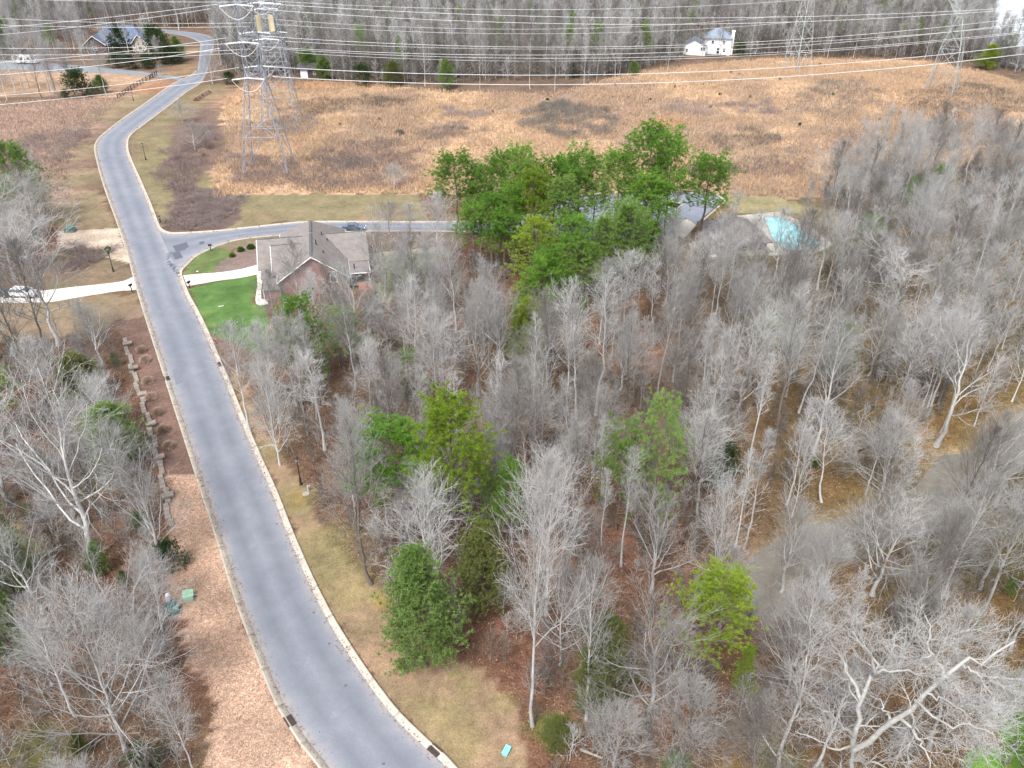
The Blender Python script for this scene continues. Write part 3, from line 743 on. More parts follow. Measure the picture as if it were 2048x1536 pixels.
# main body: pentagon prism
w_ = HB(); body = [(xl, 0), (xr, 0), (xr, 22), (xl, 22)]
w_.prism(body, -.3, EZ)
apex = (0.0, PZ - .12)
w_.add([(xl, 0.001, EZ), (xr, 0.001, EZ), (apex[0], 0.001, apex[1]), (xl, .25, EZ), (xr, .25, EZ), (apex[0], .25, apex[1])], [(0, 1, 2), (5, 4, 3), (0, 2, 5, 3), (1, 4, 5, 2), (0, 3, 4, 1)])
wall = w_.build('wall', M['brick'], house)
def sl(x, side_): # height of main roof at local x
    return PZ - abs(x) * (PZ - 2.85) / 6.1
R = HB(); ov = .45; yl = -ov; ridge_end = 17.0; back = 22.6
el, er = -6.15, 6.1
R.slab([(el, yl, 2.85), (0, yl, PZ), (0, ridge_end, PZ), (el, back, 2.85)][::-1], .16)
R.slab([(0, yl, PZ), (er, yl, 2.85), (er, back, 2.85), (0, ridge_end, PZ)][::-1], .16)
R.slab([(el, back, 2.85), (0, ridge_end, PZ), (er, back, 2.85)][::-1], .16)
roof = R.build('roof', M['shingle'], house)
# rake boards in pale trim following the gable
tr = HB()
for sx, ex in ((-1, el), (1, er)):
    tr.bar((0, yl - .035, PZ - .13), (ex, yl - .035, 2.72), .085); 
tr.bar((el - .04, yl, 2.72), (el - .04, back, 2.72), .075); tr.bar((er + .04, yl, 2.72), (er + .04, back, 2.72), .075)
tr.build('gutter', M['trim'], house)
# ridge vents and pipes
rv = HB(); rv.box((0, 5.2, PZ + .05), (.42, 10.2, .09)); rv.box((0, 14, PZ + .05), (.42, 5.6, .09)); rv.build('ridge_vent', simple('ridge_vent_dark', (.085, .08, .09), .8), house)
for x, y, h in ((1.9, 12.8, .55), (2.8, 11.4, .35), (.9, 6.6, .8), (2.0, 4.4, .35)):
    pz = sl(x, 1); p = HB(); p.lathe([(.09, pz - .1), (.09, pz + h)], (x, y, 0), 8); p.lathe([(.22, pz - .12), (.1, pz + .14)], (x, y, 0), 8); p.build('vent_pipe', M['black'], house)
window(house, (3.35, 0, 2.9), 1.15, 1.9, 'x', -1, top='winlt')
# left wing with the long ridge (garage side)
G1 = HB(); G1.prism([(-9.0, 6.2), (xl + .01, 6.2), (xl + .01, 17.4), (-9.0, 17.4)], -.3, 2.8)
G1.add([(-9.0, 6.2, 2.8), (-9.0, 17.4, 2.8), (-9.0, 11.8, 6.0), (-8.8, 6.2, 2.8), (-8.8, 17.4, 2.8), (-8.8, 11.8, 6.0)], [(0, 2, 1), (3, 4, 5), (0, 3, 5, 2), (1, 2, 5, 4)])
G1.build('wall', M['brick'], house)
r1 = HB()
r1.slab([(-9.5, 5.75, 2.62), (-3.0, 5.75, 2.62), (-1.2, 11.8, 6.1), (-9.5, 11.8, 6.1)], .16)
r1.slab([(-9.5, 11.8, 6.1), (-1.2, 11.8, 6.1), (-3.0, 17.85, 2.62), (-9.5, 17.85, 2.62)], .16)
r1.build('roof', M['shingle'], house)
rc = HB(); rc.bar((-9.5, 11.8, 6.13), (-1.6, 11.8, 6.13), .09); rc.build('ridge_cap', M['patch'], house)
t1 = HB(); t1.bar((-9.55, 5.7, 2.55), (-7.2, 5.7, 2.55), .075); t1.bar((-9.55, 5.75, 2.55), (-9.55, 11.8, 6.0), .075); t1.bar((-9.55, 11.8, 6.0), (-9.55, 17.8, 2.55), .075); t1.build('gutter', M['trim'], house)
# second cross gable in front of it
G2 = HB(); G2.prism([(-7.1, 3.2), (xl + .01, 3.2), (xl + .01, 6.19), (-7.1, 6.19)], -.3, 2.55); G2.build('wall', M['brick'], house)
r2 = HB()
r2.slab([(-7.0, 2.9, 2.75), (-4.9, 2.9, 2.75), (-1.75, 8.6, 6.02), (-7.0, 8.6, 6.02)], .14)
r2.slab([(-7.0, 8.6, 6.02), (-1.75, 8.6, 6.02), (-3.5, 10.6, 5.1), (-7.0, 10.6, 5.1)], .14)
r2.build('roof', M['shingle'], house)
rc = HB(); rc.bar((-7.0, 8.6, 6.05), (-1.9, 8.6, 6.05), .08); rc.build('ridge_cap', M['patch'], house)
t2 = HB(); t2.bar((-7.04, 2.9, 2.68), (-7.04, 8.6, 5.95), .075); t2.build('gutter', M['trim'], house)
# low porch roofs stepping down to the front on the left
pr = HB(); pr.slab([(-9.0, 2.9, 2.3), (-6.6, 2.9, 2.3), (-6.6, 6.0, 2.9), (-9.0, 6.0, 2.9)], .12)
pr.slab([(-8.6, -.9, 1.9), (-5.7, -.9, 1.9), (-5.7, 2.8, 2.45), (-8.6, 2.8, 2.45)], .12); pr.build('porch_roof', M['shingle'], house)
pw = HB(); pw.prism([(-8.3, -.6), (-5.62, -.6), (-5.62, 2.6), (-8.3, 2.6)], -.3, 1.75); pw.build('wall', M['brick'], house)
for y in (-.75, 2.75): 
    c = HB(); c.lathe([(.14, 0), (.10, .1), (.10, 1.85), (.14, 1.95)], (-8.5, y, 0), 10); c.build('porch_column', M['trim'], house)
g_ = HB(); g_.bar((-9.1, 2.9, 2.25), (-9.1, -.6, .3), .06); g_.build('downpipe', M['trim'], house)
window(house, (-8.3, 1.0, 1.0), 1.1, 1.3, 'y', -1)
dr = HB(); dr.box((-9.03, 9.0, 1.1), (.07, 1.0, 2.1)); dr.build('door', M['red'], house)
gd = HB(); gd.box((-9.05, 13.4, 1.2), (.06, 4.6, 2.3)); 
for k in range(3): gd.box((-9.09, 13.4, .45 + k * .55), (.03, 4.4, .04))
gd.build('garage_door', M['trim'], house)
# right wing at the back, shed porch at the right front
G3 = HB(); G3.prism([(xr - .01, 7.0), (9.4, 7.0), (9.4, 19.0), (xr - .01, 19.0)], -.3, 2.8); G3.build('wall', M['brick'], house)
r3 = HB()
r3.slab([(3.3, 6.6, 2.65), (9.9, 6.6, 2.65), (9.9, 13.6, 5.5), (1.6, 13.6, 5.5)], .14)
r3.slab([(1.6, 13.6, 5.5), (9.9, 13.6, 5.5), (9.9, 19.4, 2.65), (4.6, 19.4, 2.65)], .14); r3.build('roof', M['shingle'], house)
rc = HB(); rc.bar((2.2, 13.6, 5.53), (9.9, 13.6, 5.53), .08); rc.build('ridge_cap', M['patch'], house)
sh = HB(); sh.slab([(5.9, 1.4, 2.75), (9.6, 1.4, 2.6), (9.6, 6.3, 2.6), (5.9, 6.3, 2.75)], .14); sh.build('porch_roof', M['shingle'], house)
t3 = HB(); t3.bar((9.65, 1.4, 2.55), (9.65, 6.3, 2.55), .07); t3.bar((5.9, 1.36, 2.64), (9.65, 1.36, 2.5), .07); t3.build('gutter', M['trim'], house)
for x, y in ((9.4, 1.6), (9.4, 6.1), (6.3, 1.6)):
    c = HB(); c.box((x, y, 1.2), (.14, .14, 2.5)); c.build('porch_post', M['trim'], house)
dk = HB(); dk.box((7.6, 3.9, .25), (3.8, 4.8, .16)); dk.build('porch_floor', M['bark_dead'], house)
p = HB(); p.lathe([(.1, 2.5), (.1, 3.6)], (7.0, 3.2, 0), 8); p.build('vent_pipe', M['black'], house)
bb = HB(); bb.box((8.0, 6.86, 1.2), (2.2, .2, 2.1)); bb.build('patio_door', M['darkwin'], house)
ch = HB(); ch.box((8.6, -1.2, .6), (2.4, 3.0, 1.2)); ch.build('brick_planter', simple('orange_brick', (.26, .12, .08), .9, var=.3, scale=5), house)
# things round the house
bush_spots = []
h_ = empty('heat_pump', tuple(W(572, 604, 0)), .2)
b = MB(); b.box((0, 0, .45), (.9, .9, .8)); b.build('cabinet', M['grey_box'], h_)
b = MB(); b.lathe([(.38, .86), (.36, .90), (.1, .93)], n=16); b.build('fan_grille', M['black'], h_)
tag(h_, 'grey heat pump on the ground at the left front corner of the brick house', 'heat pump')

fb = empty('flower_bush', tuple(W(533, 581, 0)), 0)
b = MB(); rr = random.Random(3)
for k in range(60):
    a = rr.uniform(0, 6.28); e = rr.uniform(.1, 1.5); r = rr.uniform(.2, .55); c = (r * math.cos(a) * math.cos(e) * 1.2, r * math.sin(a) * math.cos(e), .35 + r * math.sin(e))
    b.box(c, (.16, .16, .12), rr.uniform(0, 3))
b.build('petals', M['red'], fb); b = MB(); b.lathe([(.28, 0), (.42, .25), (.3, .5)], n=9); b.build('leaves', M['holly'], fb)
tag(fb, 'small red flowering bush between the curved path and the brick house', 'bush')

# ---- white two-storey house in the far wood
def white_house():
    g = W(1414, 88, 4.6); x0 = W(1372, 88, 4.6)[0]; x1 = W(1457, 88, 4.6)[0]
    gz = float(terrain(g[0], g[1]))
    r = empty('white_house', (g[0], g[1], gz), math.radians(-12)); tag(r, 'white two storey house with blue grey hip roof in the far wood', 'house')
    b = MB(); b.prism([(-1.0, 0), (9.3, 0), (9.3, 9), (-1.0, 9)], -1, 6.3); b.build('wall', M['white'], r)
    b = MB(); zt = 9.3
    b.slab([(-1.6, -.6, 6.2), (9.9, -.6, 6.2), (5.4, 4.5, zt), (3.0, 4.5, zt)], .18); b.slab([(9.9, -.6, 6.2), (9.9, 9.6, 6.2), (5.4, 4.5, zt)], .18)
    b.slab([(9.9, 9.6, 6.2), (-1.6, 9.6, 6.2), (3.0, 4.5, zt), (5.4, 4.5, zt)], .18); b.slab([(-1.6, 9.6, 6.2), (-1.6, -.6, 6.2), (3.0, 4.5, zt)], .18)
    b.build('roof', M['grey_roof2'], r)
    b = MB(); b.prism([(-9.2, -2.2), (-.4, -2.2), (-.4, 6), (-9.2, 6)], -1, 3.5)
    b.add([(-9.2, -2.19, 3.5), (-.4, -2.19, 3.5), (-4.8, -2.19, 5.6), (-9.2, -2.0, 3.5), (-.4, -2.0, 3.5), (-4.8, -2.0, 5.6)], [(0, 1, 2), (5, 4, 3), (0, 2, 5, 3), (1, 4, 5, 2)])
    b.build('wall', M['white'], r)
    b = MB(); b.slab([(-9.8, -2.6, 3.3), (-4.8, -2.6, 5.8), (-4.8, 6.4, 5.8), (-9.8, 6.4, 3.3)][::-1], .16); b.slab([(-4.8, -2.6, 5.8), (.2, -2.6, 3.3), (.2, 6.4, 3.3), (-4.8, 6.4, 5.8)][::-1], .16)
    b.build('roof', M['grey_roof2'], r)
    b = MB(); b.box((9.8, 2.5, 3.7), (1.1, 2.0, 9.6)); b.box((9.8, 2.5, 8.6), (1.4, 2.3, .3)); b.build('chimney', M['white'], r)
    for x, z in ((-7.6, 1.6), (-1.9, 2.3), (-1.0, 2.3)): window(r, (x, -2.2, z), .85, 1.3, 'x', -1)
    window(r, (4.6, 0, 1.5), 1.2, 2.2, 'x', -1); window(r, (7.0, 0, 1.8), 1.1, 1.5, 'x', -1); window(r, (2.2, 0, 4.6), 1.0, 1.4, 'x', -1); window(r, (6.6, 0, 4.6), 1.0, 1.4, 'x', -1)
    b = MB(); b.box((3.8, -2.2, .1), (8, 4, .25))
    for k in range(6): b.box((.2 + k * 1.45, -4.1, .7), (.1, .1, 1.2))
    b.box((3.8, -4.1, 1.25), (8, .1, .1)); b.build('deck', M['dkbrown'], r)
white_house()

# ---- dark roofed house at the top left, and the shed
g = W(245, 103, 0); bh = empty('dark_roof_house', (g[0], g[1], 0), math.radians(6)); tag(bh, 'large house with slate blue roof and pale gables behind the evergreens', 'house')
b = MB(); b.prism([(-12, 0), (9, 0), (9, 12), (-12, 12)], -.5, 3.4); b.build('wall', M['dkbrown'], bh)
b = MB(); b.slab([(-12.7, -.7, 3.3), (9.7, -.7, 3.3), (4.5, 6, 9.3), (-6.5, 6, 9.3)], .2); b.slab([(9.7, -.7, 3.3), (9.7, 12.7, 3.3), (4.5, 6, 9.3)], .2); b.slab([(9.7, 12.7, 3.3), (-12.7, 12.7, 3.3), (-6.5, 6, 9.3), (4.5, 6, 9.3)], .2); b.slab([(-12.7, 12.7, 3.3), (-12.7, -.7, 3.3), (-6.5, 6, 9.3)], .2)
b.build('roof', M['blue_roof'], bh)
for cx, hw, zz in ((-9.5, 4.2, 6.6), (8.3, 3.2, 6.8)):
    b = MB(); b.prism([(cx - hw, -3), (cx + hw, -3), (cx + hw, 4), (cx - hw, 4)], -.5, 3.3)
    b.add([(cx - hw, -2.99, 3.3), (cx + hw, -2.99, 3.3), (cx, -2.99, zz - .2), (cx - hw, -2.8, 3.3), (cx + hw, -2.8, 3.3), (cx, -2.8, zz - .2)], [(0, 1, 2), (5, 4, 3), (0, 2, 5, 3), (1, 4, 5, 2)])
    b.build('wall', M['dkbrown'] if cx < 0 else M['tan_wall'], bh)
    b = MB(); b.slab([(cx - hw - .5, -3.5, 3.0), (cx, -3.5, zz), (cx, 7, zz), (cx - hw - .5, 4.5, 3.0)][::-1], .16); b.slab([(cx, -3.5, zz), (cx + hw + .5, -3.5, 3.0), (cx + hw + .5, 4.5, 3.0), (cx, 7, zz)][::-1], .16)
    b.build('roof', M['blue_roof'], bh)
    b = MB(); b.bar((cx - hw - .5, -3.56, 2.95), (cx, -3.56, zz - .06), .11); b.bar((cx, -3.56, zz - .06), (cx + hw + .5, -3.56, 2.95), .11); b.build('gable_trim', M['trim'], bh)
for x in (-4, -1, 2, 4.5): window(bh, (x, 0, 1.8), 1.1, 1.5, 'x', -1)
b = MB(); b.bar((-5.2, -.75, 3.2), (4.9, -.75, 3.2), .09); b.build('gutter', M['trim'], bh)
window(bh, (8.3, -3, 1.6), 1.6, 1.6, 'x', -1); window(bh, (-9.5, -3, 1.8), 1.4, 1.5, 'x', -1)

g = W(616, 157, 0); shd = empty('shed', (g[0], g[1], float(terrain(g[0], g[1]))), math.radians(-3)); tag(shd, 'dark brown shed with a white roll door at the meadow edge', 'shed')
b = MB(); b.prism([(-3.2, 0), (6.2, 0), (6.2, 6), (-3.2, 6)], -1, 3.0); b.build('wall', M['dkbrown'], shd)
b = MB(); b.slab([(-3.7, -.6, 2.8), (6.7, -.6, 2.8), (6.7, 3, 4.6), (-3.7, 3, 4.6)], .14); b.slab([(-3.7, 3, 4.6), (6.7, 3, 4.6), (6.7, 6.6, 2.8), (-3.7, 6.6, 2.8)], .14); b.build('roof', simple('dark_shed_roof', (.06, .055, .06), .8), shd)
b = MB(); b.box((-1.2, -.05, 1.35), (2.6, .1, 2.7)); 
for k in range(4): b.box((-1.2, -.115, .4 + k * .6), (2.5, .03, .05))
b.build('roll_door', M['door_w'], shd)
for x in (2.6, 4.6):
    window(shd, (x, 0, 1.6), .9, 1.1, 'x', -1)

# ---- pool, deck and pool house
deck = struct(poly_sheet('pool_deck', np.array([W(*p)[:2] for p in [(1462, 433), (1556, 424), (1605, 444), (1660, 482), (1664, 492), (1630, 508), (1590, 510), (1540, 512), (1462, 505)]]), .07, M['deck']))
pv = [W(*p)[:2] for p in [(1528, 436), (1556, 434), (1600, 455), (1645, 489), (1610, 503), (1575, 504), (1545, 480)]]
struct(poly_sheet('pool_water', np.array(pv), .085, M['pool']))
m = MB()
for a, b in zip(pv, pv[1:] + pv[:1]): m.bar((a[0], a[1], .10), (b[0], b[1], .10), .16)
struct(m.build('pool_coping', M['deck']))
g = W(1486, 512, 0); ph = empty('pool_house', (g[0], g[1], 0), math.radians(8)); tag(ph, 'low pool house with brown grey hip roof beside the swimming pool', 'building')
b = MB(); b.prism([(-4.6, 0), (4.4, 0), (4.4, 11), (-4.6, 11)], -.5, 2.9); b.build('wall', M['tan_wall'], ph)
b = MB(); z0, z1 = 2.8, 5.6
b.slab([(-5.4, -.8, z0), (5.2, -.8, z0), (0, 4.6, z1)], .16); b.slab([(5.2, -.8, z0), (5.2, 11.8, z0), (0, 6.8, z1), (0, 4.6, z1)], .16); b.slab([(5.2, 11.8, z0), (-5.4, 11.8, z0), (0, 6.8, z1)], .16); b.slab([(-5.4, 11.8, z0), (-5.4, -.8, z0), (0, 4.6, z1), (0, 6.8, z1)], .16)
b.build('roof', simple('brown_shingle', (.135, .118, .115), .9, var=.25, scale=5), ph)
for x in (-3, 0, 3): window(ph, (x, 0, 1.5), 1.0, 1.2, 'x', -1)
g = W(1428, 517, 0); m = MB()
cs = empty('skiff', (g[0], g[1], float(terrain(g[0], g[1]))), .3)
m.add([(-1.9, 0, .5), (-1.2, -.6, .55), (1.3, -.6, .5), (1.3, .6, .5), (-1.2, .6, .55), (-1.4, 0, 0), (-1.0, -.35, 0), (1.2, -.4, 0), (1.2, .4, 0), (-1.0, .35, 0)], [(0, 5, 6, 1), (1, 6, 7, 2), (2, 7, 8, 3), (3, 8, 9, 4), (4, 9, 5, 0), (0, 1, 2, 3, 4), (9, 8, 7, 6, 5)])
m.build('hull', M['white'], cs); tag(cs, 'small white upturned skiff in the trees left of the pool house', 'boat')

# ---- long white dock at the lake
g0, g1 = W(1872, 17, 1), W(1985, 27, 1); dk = empty('dock', tuple(g0))
a = math.atan2(g1[1] - g0[1], g1[0] - g0[0]); L = math.hypot(g1[0] - g0[0], g1[1] - g0[1]); dk.rotation_euler = (0, 0, a)
m = MB()
for k, (s, e) in enumerate(((0, .1), (.14, .5), (.56, 1.0))): m.box((L * (s + e) / 2, 0, 1.3), (L * (e - s), 1.6, 1.9))
m.build('deck_wall', M['white'], dk); 
for k in range(12):
    m = MB(); m.box((L * k / 11, 1.1, 0), (.3, .3, 3.4)); m.build('pile', M['bark_dead'], dk)
tag(dk, 'long white dock wall in front of the lake at the top right', 'dock')

# ---- fences
def rail_fence(name, pts, hgt, mat, label, step=2.4, rails=3, zf=terrain, sag=0, pw=.16):
    P = resample(np.array([W(*p)[:2] for p in pts]), step); o = (float(P[0][0]), float(P[0][1]), float(zf(*P[0])))
    r = empty(name, o); tag(r, label, 'fence')
    Z = [float(zf(*p)) - o[2] for p in P]; Q = [(p[0] - o[0], p[1] - o[1]) for p in P]
    for (x, y), z in zip(Q, Z):
        m = MB(); m.box((x, y, z + hgt / 2 - .1), (pw, pw, hgt + .2)); m.build('post', mat, r)
    for i in range(len(Q) - 1):
        for k in range(rails):
            zz = hgt * (k + .8) / rails - .06; m = MB()
            a = Vector((Q[i][0], Q[i][1], Z[i] + zz)); b = Vector((Q[i + 1][0], Q[i + 1][1], Z[i + 1] + zz)); d = (b - a)
            n = Vector((-d.y, d.x, 0)).normalized() * .03; h = Vector((0, 0, .075))
            m.add([a - n - h, b - n - h, b + n - h, a + n - h, a - n + h, b - n + h, b + n + h, a + n + h], [(3, 2, 1, 0), (4, 5, 6, 7), (0, 1, 5, 4), (1, 2, 6, 5), (2, 3, 7, 6), (3, 0, 4, 7)])
            m.build('rail', mat, r)
    return r
rail_fence('rail_fence', [(236, 198), (262, 180), (290, 164), (306, 156)], 1.5, M['fence_black'], 'black wooden rail fence running up beside the red clay slope', 2.7, 3, pw=.2)
rail_fence('rail_fence', [(302, 158), (314, 150)], 1.6, M['fence_black'], 'short black rail fence piece at the mouth of the gravel drive', 2.6, 3, pw=.2)
rail_fence('white_fence', [(1225, 128), (1250, 136), (1285, 122), (1320, 118), (1357, 112)], 1.4, M['fence_white'], 'white rail fence in the wood edge below the white house', 3.6, 3, pw=.2)

# ---- stacked stone wall left of the road
wl_ = gp([(247, 678), (257, 706), (262, 730), (272, 765), (284, 800), (296, 842), (304, 870), (318, 930), (328, 975), (336, 1020), (341, 1056)])
P = resample(catmull(wl_, 5), .74)
T = np.gradient(P, axis=0); T /= np.linalg.norm(T, axis=1)[:, None]; N = np.stack([-T[:, 1], T[:, 0]], 1)
sw = empty('stone_wall', (float(P[0][0]), float(P[0][1]), 0)); tag(sw, 'long low tan stone wall stepping along the mulch strip left of the road', 'wall')
rs = random.Random(11)
for i in range(len(P) - 1):
    c = (P[i] + P[i + 1]) / 2 - P[0]; a = math.atan2(T[i][1], T[i][0]); sect = (i // 4) % 2
    for k in range(3):
        off = (-.12 if sect else .16) + rs.uniform(-.03, .03); m = MB()
        x = c[0] + N[i][0] * off; y = c[1] + N[i][1] * off
        m.box((x, y, -.72 + k * .38), (.70 + rs.uniform(-.03, .03), .62 + rs.uniform(-.06, .06), .35), a + rs.uniform(-.04, .04), .95)
        if k < 2 and sect and rs.random() < .5: pass
        m.build('stone', M['stone'], sw)
    if i % 11 == 3:
        m = MB(); x = c[0] + N[i][0] * .25; y = c[1] + N[i][1] * .25
        m.box((x, y, .42), (.85, 1.25, .22), a); m.build('cap_stone', M['stone'], sw)
# ------------------------------------------------------------------ transmission towers
def tower(center, rz, levels, arms, label, mat='galv', leg=.135, brace=.06, insul=True, top_peak=3.0, arm_axis='y', aw=5.2, strings='strain'):
    """levels: [(z, half width)]; every face braced; arms: heights carrying a pair of cross-arms"""
    r = empty('lattice_tower', center, rz); tag(r, label, 'transmission tower', 'lattice power line towers')
    cor = [(-1, -1), (1, -1), (1, 1), (-1, 1)]
    for cx, cy in cor:
        m = MB()
        for (z0, h0), (z1, h1) in zip(levels[:-1], levels[1:]):
            m.bar((cx * h0, cy * h0, z0), (cx * h1, cy * h1, z1), leg if z0 < 20 else leg * .8)
        m.build('leg', M[mat], r)
    for f in range(4):
        m = MB(); a, b = cor[f], cor[(f + 1) % 4]
        for i, ((z0, h0), (z1, h1)) in enumerate(zip(levels[:-1], levels[1:])):
            A0 = Vector((a[0] * h0, a[1] * h0, z0)); B0 = Vector((b[0] * h0, b[1] * h0, z0)); A1 = Vector((a[0] * h1, a[1] * h1, z1)); B1 = Vector((b[0] * h1, b[1] * h1, z1))
            if i == 0:   # K brace at the foot with redundants
                mid = (A1 + B1) / 2; m.bar(A0, mid, brace); m.bar(B0, mid, brace); m.bar(A1, B1, brace)
                for q in (.35, .68):
                    m.bar(A0.lerp(mid, q), A0.lerp(A1, q + .12), brace * .6); m.bar(B0.lerp(mid, q), B0.lerp(B1, q + .12), brace * .6)
            else:
                m.bar(A0, B1, brace * .85); m.bar(B0, A1, brace * .85); m.bar(A1, B1, brace * .7)
                if h0 > 2.4: m.bar(A0.lerp(A1, .5), B0.lerp(B1, .5), brace * .6)
        m.build('face_bracing', M[mat], r)
    def half(z):
        for (z0, h0), (z1, h1) in zip(levels[:-1], levels[1:]):
            if z0 <= z <= z1: return h0 + (h1 - h0) * (z - z0) / (z1 - z0)
        return levels[-1][1]
    tips = []
    for az in arms:
        h = half(az)
        for s in (-1, 1):
            m = MB(); L = aw; top = az + 1.9
            tip = Vector((0, s * (h + L), az)) if arm_axis == 'y' else Vector((s * (h + L), 0, az))
            base = [Vector((c * h, s * h, az)) for c in (-1, 1)] if arm_axis == 'y' else [Vector((s * h, c * h, az)) for c in (-1, 1)]
            tb = [Vector((c * h, s * h, top)) for c in (-1, 1)] if arm_axis == 'y' else [Vector((s * h, c * h, top)) for c in (-1, 1)]
            for q in base + tb: m.bar(q, tip, brace)
            for q in (.25, .5, .75):
                m.bar(base[0].lerp(tip, q), base[1].lerp(tip, q), brace * .6); m.bar(base[0].lerp(tip, q), tb[0].lerp(tip, q), brace * .6)
                m.bar(base[1].lerp(tip, q), tb[1].lerp(tip, q), brace * .6); m.bar(base[0].lerp(tip, q), base[1].lerp(tip, max(0, q - .25)), brace * .5)
            m.build('cross_arm', M[mat], r); tips.append((tip, s))
            if insul:
                for sd in (-1, 1):
                    e = tip + (Vector((sd * 3.6, 0, -.35)) if arm_axis == 'y' else Vector((0, sd * 3.6, -.35))); m = MB()
                    m.bar(tip, e, .07)
                    for k in range(9): c = tip.lerp(e, .1 + .1 * k); m.bar(c, tip.lerp(e, .1 + .1 * k + .05), .17, n=8)
                    m.build('insulator', M['insul'], r)
                m = MB(); prev = None
                for k in range(9):
                    t = -1 + 2 * k / 8; c = tip + (Vector((t * 3.6, .25 * s, -.35 - 2.6 * (1 - t * t))) if arm_axis == 'y' else Vector((.25 * s, t * 3.6, -.35 - 2.6 * (1 - t * t))))
                    if prev is not None: m.bar(prev, c, .045)
                    prev = c
                m.build('jumper_cable', M['wire'], r)
    zt, ht = levels[-1]; m = MB()
    for cx, cy in cor: m.bar((cx * ht, cy * ht, zt), (0, 0, zt + top_peak), brace)
    m.build('peak', M[mat], r)
    return r
lv1 = [(0, 5.3), (9.0, 4.0), (14, 3.25), (18.5, 2.55), (23, 1.75), (26.7, 1.75), (30.5, 1.72), (34.2, 1.7), (38, 1.65), (42, 1.5), (45, 1.3)]
c1 = (-59.6, 197.0, 0); c2 = (-67.2, 242.0, 0); c5 = (-79.0, 287.0, 0)
t1 = tower(c1, math.radians(4), lv1, (23, 30.5, 38), 'nearest tall lattice tower on the left, silver grey with strain insulators')
t2 = tower(c2, math.radians(4), [(0, 5.1), (8, 4.1), (14, 3.4), (19, 2.8), (24, 2.2), (28.5, 2.0), (33, 1.9), (37.5, 1.8), (42, 1.6)], (24, 33), 'second lattice tower on the left, just behind the nearest and carrying pale panels', aw=4)
t5 = tower(c5, math.radians(8), [(0, 4.8), (8, 3.9), (14, 3.2), (20, 2.5), (26, 2.1), (32, 2.0), (38, 1.8)], (26, 34), 'farthest left lattice tower by the meadow edge and shed', aw=4, leg=.12)
for s, ang in ((-1, 28), (1, -22)):     # fans of pale panels on the second tower
    for k in range(6):
        m = MB(); a = math.radians(ang + (k - 2.5) * 11 * s); x = s * (1.1 + .42 * k * .6) - .3
        m.box((x, -2.6 - .12 * k, 27.4), (.36, .08, 4.6 - .25 * abs(k - 2)), a); m.build('antenna_panel', M['tan_panel'], t2)
m = MB(); m.bar((-2.6, -2.4, 25.2), (2.6, -2.4, 25.2), .08); m.bar((-2.6, -2.4, 29.4), (2.6, -2.4, 29.4), .08)
for x in (-1.9, 1.9): m.bar((x, -2.4, 25.2), (x, -1.9, 25.2), .07); m.bar((x, -2.4, 29.4), (x, -1.9, 29.4), .07)
m.build('antenna_frame', M['galv'], t2)
g3 = G(1592, 142)
t3 = tower(tuple(g3), math.radians(28), [(-.8, 3.6), (6, 3.0), (11, 2.5), (15.5, 2.1), (19.5, 1.7), (24, 1.3), (28, 1.1), (32, 1.0), (36, .9), (40, .8)], (26, 32, 38), 'slim lattice tower on the meadow crest right of the white house', mat='galv_far', arm_axis='x', aw=2.6, leg=.13, brace=.075, insul=False)
